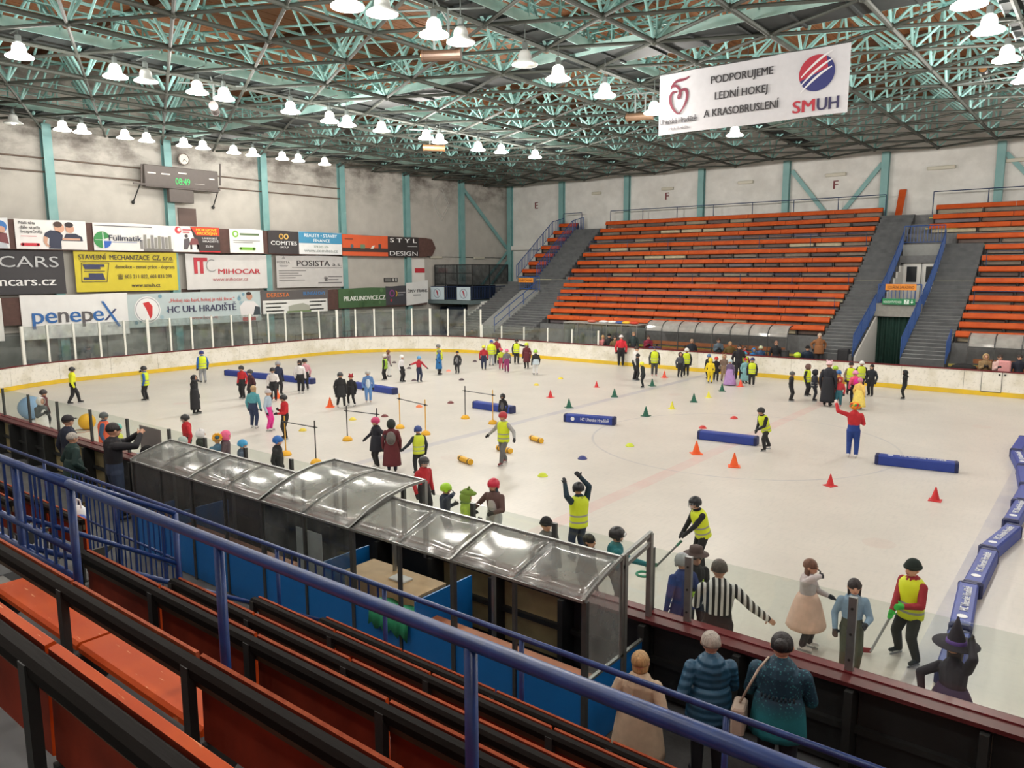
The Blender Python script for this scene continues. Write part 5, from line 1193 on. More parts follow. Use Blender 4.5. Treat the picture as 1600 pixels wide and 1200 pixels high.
for off in (-0.035, 0.0, 0.04): strokes('globe_stripe', bez([(gc[0]-0.075,gc[1]-0.16+off*3),(gc[0]-0.02,gc[1]+0.02+off*3),(gc[0]+0.03,gc[1]+0.12+off*3),(gc[0]+0.07,gc[1]+0.17+off*3)]), 0.035, (226,224,226), 0.034)
for a in (0.0, 0.5, 1.0): obj('hanging_cord', MB().tube(HP(a,1,0)+Vector((0,0,0)), HP(a,1,0)+Vector((0,0,12.15-zt_)), 0.012, n=6), M_blk, hb)
obj('top_batten', MB().tube(HP(0,1,0), HP(1,1,0), 0.02), M_alud, hb)
# ================================================================== training gear on the ice
M_foam = mat('blue foam cover', (36,62,150), 0.45, var=0.12, scale=4)
M_foamd = mat('dark blue foam end', (26,36,84), 0.5)
M_wtxt = mat('white print', (232,236,240), 0.5)
def foam_bar(a, b, label, txt=None, where='side', h=0.27, w=0.3, group=None):
    a, b = Vector(a), Vector(b); d = b-a; L = d.length; rz = math.atan2(d.y, d.x)
    t = thing('foam_bar', ((a.x+b.x)/2, (a.y+b.y)/2, 0), label, 'foam bar', group, rz=rz)
    obj('cover', MB().cbox((-L/2,-w/2,0.0),(L/2,w/2,h),0.035), M_foam, t, local=True)
    for s in (-1, 1): obj('end_cap', MB().cbox((s*L/2-(0.1 if s>0 else 0.02),-w/2-0.008,0.0),(s*L/2+(0.02 if s>0 else 0.1),w/2+0.008,h+0.008),0.035), M_foamd, t, local=True)
    R3 = Matrix.Rotation(rz, 3, 'Z'); c = Vector(((a.x+b.x)/2, (a.y+b.y)/2, 0))
    if txt:
        if where == 'side': org = c + R3 @ Vector((0.12*L,-w/2-0.006,h*0.33)); up = ZU
        else: org = c + R3 @ Vector((0.08*L,-0.06,h+0.008)); up = R3 @ Vector((0,1,0))
        text(t, txt, org, R3 @ Vector((1,0,0)), up, 0.16, M_wtxt, width=L*0.56)
        mb = MB()
        if where == 'side': mb.tube((-0.32*L,-w/2-0.008,h*0.5),(-0.32*L,-w/2-0.002,h*0.5),0.07,n=16)
        else: mb.tube((-0.32*L,0,h-0.002),(-0.32*L,0,h+0.008),0.07,n=16)
        obj('club_badge', mb, M_wtxt, t, local=True)
    return t
def G(u, v): return on_z(u, v, 0)
HC = 'HC Uherské Hradiště'
foam_bar(G(354,586), G(424,593), 'blue foam bar by the far end boards, behind the players in red')
foam_bar(G(424,593), G(490,600), 'blue foam bar end to end with another, behind two girls')
foam_bar(G(556,606), G(618,616), 'blue foam bar behind the child in the blue onesie')
foam_bar(G(742,637), G(802,646), 'blue foam bar behind the black hooded skater and the hurdles')
foam_bar(G(883,658), G(961,664), 'blue foam bar with white lettering lying by the green cones', HC)
foam_bar(G(1092,685), G(1183,696), 'plain blue foam bar at the feet of the skater in a yellow vest')
foam_bar(G(1368,724), G(1496,738), 'blue foam bar lying right of the clown', HC, 'top')
chain = [((1600,694),(1586,716)),((1587,717),(1599,741)),((1597,742),(1603,772)),((1604,774),(1590,800)),((1598,796),(1577,832)),((1584,838),(1540,876)),((1545,878),(1517,935)),((1512,932),(1498,1005)),((1498,1010),(1478,1075))]
for k, (p, q) in enumerate(chain):
    a, b = G(*p), G(*q); d = (b-a).normalized()
    foam_bar(b - d*0.03, a + d*0.03, 'blue foam barrier bar in the chain by the witch, %s from her' % ORD[len(chain)-1-k], HC if k in (1,4,5,6,7) else None, 'top', 0.26, 0.28, 'blue barrier chain')
# cones
def cone_mesh(h, r, m): return MB().box((-r*1.25,-r*1.25,0),(r*1.25,r*1.25,h*0.05)).lathe([(r,h*0.05),(r*0.9,h*0.1),(r*0.14,h*0.96),(r*0.08,h)], n=14).mesh('cone', m)
CM = {}
def cone(u, v, col, h, label, group=None):
    rgb = dict(orange=(240,96,34), red=(206,44,48), green=(20,92,72), yellow=(222,216,70), coral=(238,84,60))[col]
    if (col, h) not in CM: CM[(col, h)] = cone_mesh(h, h*0.33, mat('cone %s' % col, rgb, 0.45))
    p = G(u, v); o = bpy.data.objects.new('training_cone', CM[(col, h)]); COL.objects.link(o); o.location = p; o.rotation_euler = (0,0,random.uniform(0,1.5))
    tag(o, label, 'cone', group or '%s training cones' % col)
for u, v, c, h, l in ((433,622,'orange',0.42,'orange cone behind the girl in pink trousers'),(516,636,'orange',0.4,'orange cone left of the two children in black coats'),(1088,709,'orange',0.38,'orange cone below the plain blue foam bar, the one closer to it'),(1147,729,'orange',0.38,'orange cone nearest the red centre line crossing'),
    (860,621,'red',0.32,'red cone closest to the lettered foam bar'),(932,605,'red',0.28,'small red cone behind the green cones'),(1297,759,'red',0.3,'red cone below the clown'),(1461,782,'red',0.32,'red cone in front of the long foam bar beside the clown'),
    (1038,590,'coral',0.34,'coral cone beside the two standing skaters in vests'),(1157,604,'coral',0.34,'coral cone at the hem of the teal dress'),
    (889,637,'green',0.36,'green cone just behind the lettered foam bar'),(960,620,'green',0.36,'green cone on the blue line'),(1019,603,'green',0.34,'green cone beside the child in the yellow cap'),(1009,650,'green',0.36,'green cone standing alone right of the lettered foam bar'),(1084,628,'green',0.36,'green cone between two yellow cones'),(1128,611,'green',0.34,'green cone in front of the purple dress'),
    (1050,639,'yellow',0.3,'yellow cone between the green cones, the one farther from the costumed group'),(1107,621,'yellow',0.28,'yellow cone nearest the costumed group')):
    cone(u, v, c, h, l)
DM = {}
def disc(u, v, col, label, r=0.13):
    rgb = dict(blue=(44,54,120), lime=(206,220,60), red=(196,50,44), yellow=(226,204,70), darkred=(110,46,48), dark=(70,52,60), orange=(236,128,70), pink=(238,140,120))[col]
    if col not in DM: DM[col] = MB().lathe([(r,0.0),(r*1.05,0.012),(r*0.6,0.07),(r*0.4,0.085)], n=16, cap0=True).mesh('marker_disc', mat('marker %s' % col, rgb, 0.5))
    o = bpy.data.objects.new('marker_disc', DM[col]); COL.objects.link(o); o.location = G(u, v); tag(o, label, 'marker', '%s marker discs' % col)
for u, v, c, l in ((910,717,'blue','blue marker disc alone on open ice'),(848,744,'lime','lime marker disc nearest the skater with raised arms'),(984,697,'lime','lime marker disc between the lettered bar and the orange cones'),(1147,654,'red','red marker disc left of the bending skater'),(1098,669,'red','red marker disc above the plain blue bar'),
    (473,673,'yellow','yellow marker disc between two hurdles'),(551,656,'yellow','yellow marker disc by the dark hurdle'),(838,602,'yellow','pale yellow marker disc beyond the red cones'),(876,592,'yellow','yellow marker disc near the far boards'),(601,651,'darkred','dark red marker disc beside the dark hurdle'),(655,636,'orange','orange marker disc behind the yellow hurdle'),(704,630,'darkred','dark red marker disc between the hurdles'),
    (616,567,'dark','dark marker disc behind the white jersey'),(639,576,'dark','dark marker disc right of the white jersey'),(647,595,'dark','dark marker disc at the feet of the blue helmet skater'),(701,580,'pink','pink marker disc left of the boy in black'),(721,594,'dark','dark marker disc right of the boy in black'),(742,565,'dark','dark marker disc left of the red jacket')): disc(u, v, c, l)
M_roll = mat('yellow roller', (232,176,36), 0.45); M_pk = mat('black pole', (44,44,46), 0.4); M_py = mat('yellow pole', (222,168,50), 0.4)
for u, v, a, l in ((838,690,-0.35,'yellow foam roller lying right of the vested skater in grey'),(727,723,-0.3,'yellow foam roller nearest the team box roof'),(788,706,-0.2,'yellow foam roller behind the feet of the red helmet skater')):
    t = thing('foam_roller', G(u, v), l, 'roller', rz=a)
    obj('roller_body', MB().tube((-0.3,0,0.08),(0.3,0,0.08),0.08,n=14), M_roll, t, local=True, smooth=False)
    for s in (-1, 1): obj('dark_band', MB().tube((s*0.22-0.02,0,0.08),(s*0.22+0.02,0,0.08),0.083,n=14), M_pk, t, local=True)
def hurdle(p, q, tp, tq, cp, cq, label, bar=0.85):
    A, B = G(*p), G(*q); t = thing('hurdle', (A+B)/2, label, 'hurdle', 'pole hurdles on yellow bases')
    ha = on_y(tp[0], tp[1], A.y).z; hb_ = on_y(tq[0], tq[1], B.y).z
    for P_, h, c in ((A, ha, cp), (B, hb_, cq)):
        obj('base', MB().ell(P_, (0.16,0.16,0.14), 14, 5, z0=0.0), M_roll, t, smooth=True); obj('pole', MB().tube(P_, P_+Vector((0,0,h)), 0.017, n=8), c, t)
        obj('clip', MB().tube(P_+Vector((0,0,h*bar-0.03)), P_+Vector((0,0,h*bar+0.03)), 0.03, n=8), M_pk, t)
    d = (B-A).normalized(); obj('crossbar', MB().tube(A+Vector((0,0,ha*bar))-d*0.12, B+Vector((0,0,hb_*bar))+d*0.12, 0.015, n=8), M_pk, t)
hurdle((447,711),(494,724),(444,650),(490,657),M_py,M_pk,'hurdle with one yellow and one black pole nearest the team box')
hurdle((543,688),(590,698),(543,634),(588,638),M_pk,M_pk,'hurdle with two black poles behind the pink helmet')
hurdle((625,669),(665,679),(624,615),(662,624),M_py,M_py,'hurdle with two yellow poles behind the maroon robe')
hurdle((727,654),(770,662),(727,603),(768,609),M_pk,M_py,'hurdle in front of the black hooded skater and a blue bar')
bp = G(137,671); obj('yellow_ball', MB().ell(bp+Vector((0,0,0.27)),(0.27,0.27,0.27),20,12), mat('yellow ball', (232,176,30), 0.45), smooth=True, label='big yellow ball on the ice behind the near glass', cat='ball')
mb = MB(); c = G(126,674)
for i in range(24): mb.tube(c+Vector((0.3*math.cos(i*math.pi/12),0.3*math.sin(i*math.pi/12),0.012)), c+Vector((0.3*math.cos((i+1)*math.pi/12),0.3*math.sin((i+1)*math.pi/12),0.012)), 0.012, n=6)
obj('hoop', mb, pm((190,150,130)), label='pale hoop lying beside the yellow ball', cat='hoop')
c = G(50,655); obj('blue_ball', MB().ell(c+Vector((0,0,0.42)),(0.42,0.42,0.42),20,12), mat('pale blue ball', (132,164,200), 0.45), smooth=True, label='large pale blue ball behind the children at the near glass', cat='ball')
c = on_y(207,694,8.55); obj('blue_ball', MB().ell(Vector((c.x,8.6,0.4)),(0.4,0.4,0.4),20,12), mat('pale blue ball', (132,164,200), 0.45), smooth=True, label='large pale blue ball behind the photographing man', cat='ball')
# ================================================================== people
def seg_mesh(mb, p0, r0, p1, r1, n=10):
    p0, p1 = Vector(p0), Vector(p1); d = p1-p0; L = d.length
    if L < 1e-5: return mb.ell(p0, (r0,r0,r0), n, 6)
    d.normalize(); a = d.orthogonal().normalized(); b = d.cross(a); rings = []
    for k in range(4):
        t = -math.pi/2 + math.pi/2*k/3; rings.append((p0 + d*r0*math.sin(t), max(r0*math.cos(t), r0*0.05)))
    for k in range(4):
        t = math.pi/2*k/3; rings.append((p1 + d*r1*math.sin(t), max(r1*math.cos(t), r1*0.05)))
    return mb.loft([[c + (a*math.cos(j*2*math.pi/n) + b*math.sin(j*2*math.pi/n))*r for j in range(n)] for c, r in rings])
def clothmat(rgb, rough=0.8): return mat('cloth %d %d %d' % tuple(rgb), rgb, rough, var=0.14, scale=12)
SKIN = (206,158,132); BLACK = (38,38,42); WHITE = (226,226,224); NAVY = (38,46,72); LIME = (212,228,40); GREY = (112,112,114)
PEOPLE = []
STRIPE = None
def stripemat():
    m = bpy.data.materials.new('black and white striped shirt'); m.use_nodes = True; nt = m.node_tree; b = nt.nodes['Principled BSDF']
    tc = nt.nodes.new('ShaderNodeTexCoord'); w = nt.nodes.new('ShaderNodeTexWave'); w.bands_direction = 'X'; w.inputs['Scale'].default_value = 4.6; w.inputs['Distortion'].default_value = 0.4
    r = nt.nodes.new('ShaderNodeValToRGB'); r.color_ramp.interpolation = 'CONSTANT'; r.color_ramp.elements[1].position = 0.5
    r.color_ramp.elements[0].color = (*lin((28,28,30)),1); r.color_ramp.elements[1].color = (*lin((226,226,226)),1)
    nt.links.new(tc.outputs['Object'], w.inputs['Vector']); nt.links.new(w.outputs['Fac'], r.inputs[0]); nt.links.new(r.outputs[0], b.inputs['Base Color']); b.inputs['Roughness'].default_value = 0.8
    return m
ARMS = dict(down=(0.155,0.02,0.46), front=(0.09,0.19,0.6), chest=(0.04,0.13,0.66), up=(0.17,0.06,1.02), out=(0.40,0.06,0.70), outlow=(0.30,0.06,0.54), face=(0.05,0.12,0.84), hip=(0.16,-0.03,0.53), stick=(0.0,0.2,0.5), stick2=(0.08,0.26,0.42), phone=(0.04,0.24,0.82), back=(0.14,-0.16,0.5), pocket=(0.13,0.06,0.52), reach=(0.1,0.36,0.6), fwd=(0.06,0.32,0.7), head=(0.1,0.05,0.98), wave=(0.3,0.06,0.92))
def person(label, at, H, face, top, bottom=BLACK, px=60, z0=0.0, arms=('down','down'), legs='stand', lean=0.0, side=0.0, helmet=None, vest=None, hair=(64,48,38), longhair=False, bald=False, skirt=None, coat=None, hood=None, beanie=None, cap=None, skates=True, boot=(36,36,40), blade=True, glove=BLACK, skin=SKIN, backpack=None, sitting=False, bulk=1.1, turn=0.0, group=None, extra=None, topm=None, cage=False, ears=None, stripes=True, hat=None, bag=None, belly=None):
    PEOPLE.append(locals())
def ik(s, e, l1, l2, pole):
    d = e - s; L = d.length; mx = (l1+l2)*0.995
    if L > mx: e = s + d*(mx/L); d = e - s; L = mx
    a = (l1*l1 - l2*l2 + L*L)/(2*L); h = math.sqrt(max(0, l1*l1 - a*a)); u = d/L
    p = pole - u*pole.dot(u)
    if p.length < 1e-4: p = u.orthogonal()
    return s + u*a + p.normalized()*h, e
def build_body(q):
    H = q['H']; child = H < 1.5; B = q['bulk']; V = Vector
    prims = []                                   # (p0, r0, p1, r1, tag)
    hh = H/6.4 if H < 1.3 else (H/6.7 if child else H/7.4)
    hipz = (0.30 if q['sitting'] else 0.49)*H; drop = 0
    L = q['legs']
    feet = dict(stand=((-0.06,0.02),(0.06,-0.01)), walk=((-0.05,0.13),(0.055,-0.12)), wide=((-0.12,0.03),(0.12,-0.02)), glide=((-0.06,0.06),(0.1,-0.2)), crouch=((-0.09,0.05),(0.09,0.0)))[L if L in ('stand','walk','wide','glide','crouch') else 'stand']
    if L == 'crouch': hipz *= 0.8
    if L in ('wide','walk','glide'): hipz *= 0.97
    bl = 0.035 if (q['skates'] and q['blade']) else 0.0
    hip = V((0,0,hipz)); lean = q['lean']; sd = q['side']
    up = V((math.sin(sd), math.sin(lean), math.cos(lean))).normalized()
    if q['sitting']: feet = ((-0.07,0.24),(0.07,0.22))
    fwd = V((0,1,0)); th, sh = 0.214*H, 0.205*H
    anks = []
    for s, (fx, fy) in zip((-1,1), feet):
        hj = hip + V((s*0.052*H,0,-0.01*H)); an = V((fx*H, fy*H, 0.05*H+bl)); kn, an2 = ik(hj, an, th, sh, fwd + V((s*0.1,0,0)))
        w = B if q['coat'] is None else 1.0
        prims += [(hj, 0.058*H*w, kn, 0.043*H*w, 'bottom'), (kn, 0.043*H*w, an2, 0.033*H*w, 'bottom')]
        prims += [(an2, 0.032*H, an2+V((0,-0.012*H,-0.02*H)), 0.03*H, 'boot'), (V((an2.x,an2.y-0.018*H,an2.z-0.026*H)), 0.024*H, V((an2.x+s*0.012*H,an2.y+0.085*H,an2.z-0.03*H)), 0.02*H, 'boot')]
        anks.append(an2)
    # torso
    T = 0.315*H
    rings = [(0.0,0.088,0.07),(0.1,0.092,0.072),(0.3,0.086,0.066),(0.55,0.097,0.07),(0.8,0.108,0.068),(0.92,0.092,0.058),(0.99,0.05,0.042)]
    tor = [(hip + up*(t*T) + V((0,0,-0.015*H if t == 0 else 0)), rx*H*B, ry*H*B) for t, rx, ry in rings]
    right = V((1,0,0)) if abs(sd) < 1e-3 else V((math.cos(sd),0,-math.sin(sd)))
    fw = up.cross(right)*-1; fw = right.cross(up)*-1 if False else up.cross(right)
    if fw.y < 0: fw = -fw
    sh_c = hip + up*(0.9*T); neck = hip + up*(1.02*T)
    hdir = (up*0.75 + V((0,0.08,0.3))).normalized()
    hc = neck + hdir*(0.018*H) + V((0,0.012*H,0)) + hdir*(hh*0.5)
    prims += [(hip+up*0.02*H, 0.07*H*B, hip+up*0.06*H, 0.07*H*B, 'bottom' if not q['coat'] else 'top'), (hip+up*0.4*T, 0.07*H*B, hip+up*0.85*T, 0.078*H*B, 'top'), (neck-up*0.02*H, 0.03*H, hc, 0.03*H, 'skin'), (hc, hh*0.42, hc+V((0,0,0.02*hh)), hh*0.42, 'skin')]
    bodymb = MB()
    bodymb.loft([[c + right*(math.cos(j*math.pi/8)*rx) + fw*(math.sin(j*math.pi/8)*ry) for j in range(16)] for c, rx, ry in tor])
    bodymb.ell(hip, (0.088*H*B,0.072*H*B,0.06*H), 14, 8)
    for s in (-1,1):
        pass
    hands = []
    for s, an in zip((-1,1), q['arms']):
        Ba = 1+(B-1)*0.6; sj = sh_c - up*(0.018*H) + right*(s*0.098*H*B); a = ARMS[an] if isinstance(an, str) else an
        if an == 'stick' : tgt = V((0.03*H, a[1]*H, a[2]*H))
        else: tgt = V((s*a[0]*H, a[1]*H, a[2]*H))
        rel = tgt - V((0,0,0.49*H + 0.9*0.315*H)); tgt = sh_c + right*rel.x + fw*rel.y + V((0,0,1))*rel.z if an not in ('down','pocket','outlow') else sh_c + V((rel.x,rel.y + 0.0,rel.z))
        el, hd = ik(sj, tgt, 0.165*H, 0.15*H, V((s*0.6,-0.8,-0.5)))
        prims += [(sj, 0.04*H*Ba, el, 0.033*H*Ba, 'top'), (el, 0.033*H*Ba, hd, 0.025*H*Ba, 'top')]
        dv = (hd-el).normalized(); gl = 1.35 if q['glove'] else 1.0
        sidev = dv.cross(V((0,1,0.3)));  sidev = sidev.normalized() if sidev.length > 1e-3 else V((1,0,0))
        prims.append((hd+dv*0.004*H, 0.019*H*gl, hd+dv*0.035*H, 0.02*H*gl, 'hand'))
        for f in range(4):
            o_ = sidev*((f-1.5)*0.0105*H*gl); Lf = (0.036,0.042,0.04,0.032)[f]*H
            k0 = hd+dv*0.045*H+o_; k1 = k0+dv*Lf*0.55; k2 = k1+(dv+V((0,0.25,-0.5))*0.8).normalized()*Lf*0.5
            prims += [(k0, 0.0066*H*gl, k1, 0.006*H*gl, 'hand'), (k1, 0.006*H*gl, k2, 0.005*H*gl, 'hand')]
        tb = hd+dv*0.018*H - sidev*s*0.016*H*gl; prims.append((tb, 0.0075*H*gl, tb+(dv*0.6-sidev*s*0.8).normalized()*0.034*H, 0.006*H*gl, 'hand'))
        hands.append((hd+dv*0.04*H, dv))
    # head
    yaw = q['turn']; Rh = Matrix.Rotation(yaw, 3, 'Z')
    hw = hh*0.5
    bodymb.ell(hc+Rh@V((0,-0.03*hh,0.06*hh)), (hw*0.78, hw*0.92, hw*0.94), 14, 10)
    bodymb.ell(hc+Rh@V((0,0.1*hh,-0.22*hh)), (hw*0.58, hw*0.6, hw*0.56), 12, 8)
    for s in (-1,1): bodymb.ell(hc+Rh@V((s*hw*0.8,-0.02*hh,-0.03*hh)), (hw*0.12,hw*0.2,hw*0.26), 8, 6)
    seg_mesh(bodymb, hc+Rh@V((0,hw*0.84,0.02*hh)), hw*0.1, hc+Rh@V((0,hw*0.98,-0.11*hh)), hw*0.14, 8)
    for p0, r0, p1, r1, tg in prims:
        if tg in ('skin',) and r0 > hh*0.35: continue
        seg_mesh(bodymb, p0, r0, p1, r1)
    return bodymb, dict(prims=prims, hc=hc, hh=hh, Rh=Rh, hip=hip, up=up, right=right, fw=fw, tor=tor, T=T, neck=neck, hands=hands, anks=anks, sh=sh_c, feet=feet)
def hood_mesh(mb, hc, hh, Rh, k=1.0, mi=0):
    hw = hh*0.5; rings = []
    for i in range(9):
        t = i/8; a = t*math.pi*0.72
        y = (0.40 - 1.08*(1-math.cos(t*math.pi/2+1e-6)))*hh if t < 1 else -0.68*hh
        y = 0.40*hh - 1.07*hh*math.sin(t*math.pi/2); r = hw*1.2*k*math.sqrt(max(0.0015, 1-((y+0.04*hh)/(0.645*hh))**2))
        rings.append([hc + Rh@Vector((math.cos(j*math.pi/8)*r*0.9, y, math.sin(j*math.pi/8)*r*1.05+0.0*hh)) for j in range(16)])
    return mb.loft(rings, False, True, mi)
def finish_people():
    tmp = []
    for q in PEOPLE:
        mb, info = build_body(q)
        me = mb.mesh('body', [clothmat(GREY)]); o = bpy.data.objects.new('tmp_body', me); COL.objects.link(o)
        r = o.modifiers.new('r', 'REMESH'); r.mode = 'VOXEL'; r.voxel_size = min(0.019, max(0.0085, 0.85*q['H']/q['px']))
        s = o.modifiers.new('s', 'SMOOTH'); s.factor = 0.5; s.iterations = 4 if q['px'] > 100 else 2
        tmp.append((q, o, info))
    dg = bpy.context.evaluated_depsgraph_get(); dg.update()
    M_eye = mat('dark eye', (40,30,28), 0.3); M_mouth = mat('mouth', (150,84,78), 0.5); M_steel = mat('skate blade', (176,180,184), 0.3, metal=0.8)
    for q, o, I in tmp:
        me = bpy.data.meshes.new_from_object(o.evaluated_get(dg), depsgraph=dg); old = o.data; bpy.data.objects.remove(o); bpy.data.meshes.remove(old)
        me.name = 'body'; me.materials.clear(); H, hh, hc, Rh = q['H'], I['hh'], I['hc'], I['Rh']; B = q['bulk']
        slots = ['top','bottom','skin','hand','boot']
        topm = q['topm'] or clothmat(q['top'])
        for m in (topm, clothmat(q['bottom']), mat('skin %d' % q['skin'][0], q['skin'], 0.55, var=0.05, scale=20), clothmat(q['glove']) if q['glove'] else mat('skin %d' % q['skin'][0], q['skin'], 0.55), clothmat(q['boot'], 0.5)): me.materials.append(m)
        n = len(me.polygons); cen = np.empty(n*3); me.polygons.foreach_get('center', cen); cen = cen.reshape(-1,3)
        best = np.full(n, 1e9); idx = np.zeros(n, int)
        for p0, r0, p1, r1, tg in I['prims']:
            a = np.array(p0); d = np.array(p1)-a; L2 = d.dot(d) or 1e-9
            t = np.clip(((cen-a)@d)/L2, 0, 1); dist = np.linalg.norm(cen-(a+t[:,None]*d), axis=1) - (r0+(r1-r0)*t)
            m_ = dist < best; best[m_] = dist[m_]; idx[m_] = slots.index(tg)
        me.polygons.foreach_set('material_index', idx.astype(np.int32)); me.polygons.foreach_set('use_smooth', np.ones(n, bool)); me.update()
        P = Vector(q['at']); toc = Vector((CAM.x-P.x, CAM.y-P.y, 0)).normalized()
        ang = math.radians(q['face']); rz_c = math.atan2(toc.y, toc.x)      # 0 = towards the camera, 90 = to the right
        rz = rz_c + ang - math.pi/2
        t = thing('person', (P.x, P.y, q['z0']), q['label'], 'person', q['group'], rz=rz)
        body = meshobj('body', me, t); V = Vector; hw = hh*0.5
        def part(name, mb, m, parent=t, smooth=True): return obj(name, mb, m, parent, smooth=smooth, local=True)
        # face
        e = MB()
        for s in (-1,1): e.ell(hc+Rh@V((s*hw*0.32,hw*0.83,0.03*hh)), (hw*0.1,hw*0.07,hw*0.07), 8, 5)
        part('eyes', e, M_eye); part('mouth', MB().ell(hc+Rh@V((0,hw*0.78,-0.29*hh)), (hw*0.22,hw*0.08,hw*0.05), 8, 5), M_mouth)
        # hair
        if not q['bald'] and not q['hood']:
            hm = mat('hair %d %d %d' % tuple(q['hair']), q['hair'], 0.55, var=0.45, scale=9, stretch=(6,6,1), bump=0.6)
            mb = MB().ell(hc+Rh@V((0,-0.06*hh,0.09*hh)), (hw*0.86,hw*0.98,hw*0.97), 16, 8, z0=-0.25)
            if q['longhair']:
                k = 1.3 if q['longhair'] is True else q['longhair']
                rg = []
                for i in range(7):
                    a = i/6; rg.append([hc+Rh@V((math.cos(j*math.pi/9)*hw*(0.9-0.15*a), -abs(math.sin(j*math.pi/9))*hw*(0.95-0.1*a)+0.12*hw*(1-a), hw*0.4-a*hh*k*0.85)) for j in range(10)])
                mb.loft(rg, True, True)
            part('hair', mb, hm)
        if q['skates'] and q['blade']:
            mb = MB()
            for an, (fx,fy) in zip(I['anks'], I['feet']): mb.box((an.x-0.004, an.y-0.05*H, 0.0),(an.x+0.004, an.y+0.1*H, 0.028)).box((an.x-0.006,an.y-0.03*H,0.02),(an.x+0.006,an.y-0.015*H,0.05)).box((an.x-0.006,an.y+0.06*H,0.02),(an.x+0.006,an.y+0.075*H,0.05))
            part('skate_blades', mb, M_steel, smooth=False)
        if q['helmet']:
            hm = mat('helmet %d %d %d' % tuple(q['helmet']), q['helmet'], 0.35)
            mb = MB(); c = hc+Rh@V((0,-0.03*hh,0.07*hh)); R = Rh.to_4x4().to_3x3()
            rg = []
            for i in range(8):
                a = i/7; ph = -0.32 + a*1.89; cr = math.cos(ph)
                rg.append([c+Rh@V((math.cos(j*math.pi/9)*hw*1.06*cr, math.sin(j*math.pi/9)*hw*1.18*cr, math.sin(ph)*hw*1.12 + (0.1*hw if math.sin(j*math.pi/9) > 0.3 and i == 0 else 0))) for j in range(18)])
            mb.loft(rg, True, True); hp = part('helmet', mb, hm)
            mb = MB()
            for s in (-1,1): mb.ell(c+Rh@V((s*hw*0.95,0.02*hw,-0.32*hw)), (hw*0.12,hw*0.34,hw*0.36), 8, 6)
            part('ear_guard', mb, hm, hp)
            part('chin_strap', MB().path([c+Rh@V((-hw*0.85,0.2*hw,-0.5*hw)), c+Rh@V((0,0.75*hw,-1.12*hw)), c+Rh@V((hw*0.85,0.2*hw,-0.5*hw))], hw*0.05, 6), M_pk, hp)
            if q['cage']:
                mb = MB()
                for z in (0.0,-0.25,-0.5,-0.75): 
                    pts = [c+Rh@V((math.sin(b_)*hw*1.02, math.cos(b_)*hw*1.22, z*hw)) for b_ in [(-1.2+0.4*i) for i in range(7)]]; mb.path(pts, hw*0.025, 5)
                for b_ in (-0.8,-0.4,0,0.4,0.8): mb.path([c+Rh@V((math.sin(b_)*hw*1.02, math.cos(b_)*hw*1.22, 0.1*hw)), c+Rh@V((math.sin(b_)*hw*1.0, math.cos(b_)*hw*1.2, -0.8*hw))], hw*0.025, 5)
                part('face_cage', mb, mat('cage wire', (190,192,194), 0.3, metal=0.6), hp)
        if q['hood']: 
            mb = hood_mesh(MB(), hc, hh, Rh, 1.04); hd_ = part('hood', mb, clothmat(q['hood'])); s_ = hd_.modifiers.new('thick','SOLIDIFY'); s_.thickness = 0.012
            if q['ears']:
                for s in (-1,1): part('ear', MB().ell(hc+Rh@V((s*hw*0.75,-0.1*hh,0.6*hh)), (hw*0.28,hw*0.14,hw*0.34), 10, 6), clothmat(q['ears']), hd_)
        if q['beanie']:
            mb = MB().ell(hc+Rh@V((0,-0.05*hh,0.1*hh)), (hw*0.95,hw*1.05,hw*1.08), 16, 8, z0=-0.02); bn = part('knit_hat', mb, clothmat(q['beanie'], 0.95))
            mb = MB().lathe([(hw*0.99,-0.12*hw),(hw*1.03,-0.1*hw),(hw*1.03,0.14*hw),(hw*0.99,0.16*hw)], hc+V((0,-0.04*hh,0.1*hh)), 16, sy=1.08); part('hat_band', mb, clothmat(q['beanie'], 0.95), bn)
            if q['ears']:
                for s in (-1,1): part('ear', MB().ell(hc+Rh@V((s*hw*0.7,-0.1*hh,0.62*hh)), (hw*0.28,hw*0.14,hw*0.36), 10, 6), clothmat(q['ears']), bn)
        if q['cap']:
            mb = MB().ell(hc+Rh@V((0,-0.05*hh,0.12*hh)), (hw*0.94,hw*1.04,hw*0.95), 16, 8, z0=0.02); cp_ = part('cap', mb, clothmat(q['cap']))
            part('cap_peak', MB().ell(hc+Rh@V((0,hw*1.05,0.16*hh)), (hw*0.62,hw*0.6,hw*0.07), 12, 4, rot=Rh), clothmat(q['cap']), cp_)
        if q['vest']:
            vc = mat('hi-vis %d' % q['vest'][1], q['vest'], 0.6, var=0.06, scale=10); sv = mat('reflective band', (150,152,146), 0.4)
            mb = MB(); K = 1.16; prof = []
            ts = [(-0.16,0.100,0.085),(-0.06,0.101,0.086),(0.02,0.101,0.085),(0.09,0.1,0.084),(0.2,0.099,0.082),(0.27,0.098,0.082),(0.34,0.099,0.082),(0.5,0.102,0.083),(0.7,0.108,0.084),(0.86,0.104,0.078),(0.98,0.075,0.062),(1.04,0.045,0.048)]
            rg = []
            for tt, rx, ry in ts:
                c = I['hip'] + I['up']*(tt*I['T']); kk = B*1.06 + 0.02
                rg.append([c + I['right']*(math.cos(j*math.pi/9)*rx*H*kk) + I['fw']*(math.sin(j*math.pi/9)*ry*H*kk) for j in range(18)])
            mb.loft(rg, False, False)
            for f in range(len(mb.m)): mb.m[f] = 1 if f//18 in ((2,5) if q['stripes'] else ()) else 0
            vo = obj('vest', mb, [vc, sv], t, smooth=True, local=True); s_ = vo.modifiers.new('thick','SOLIDIFY'); s_.thickness = 0.008
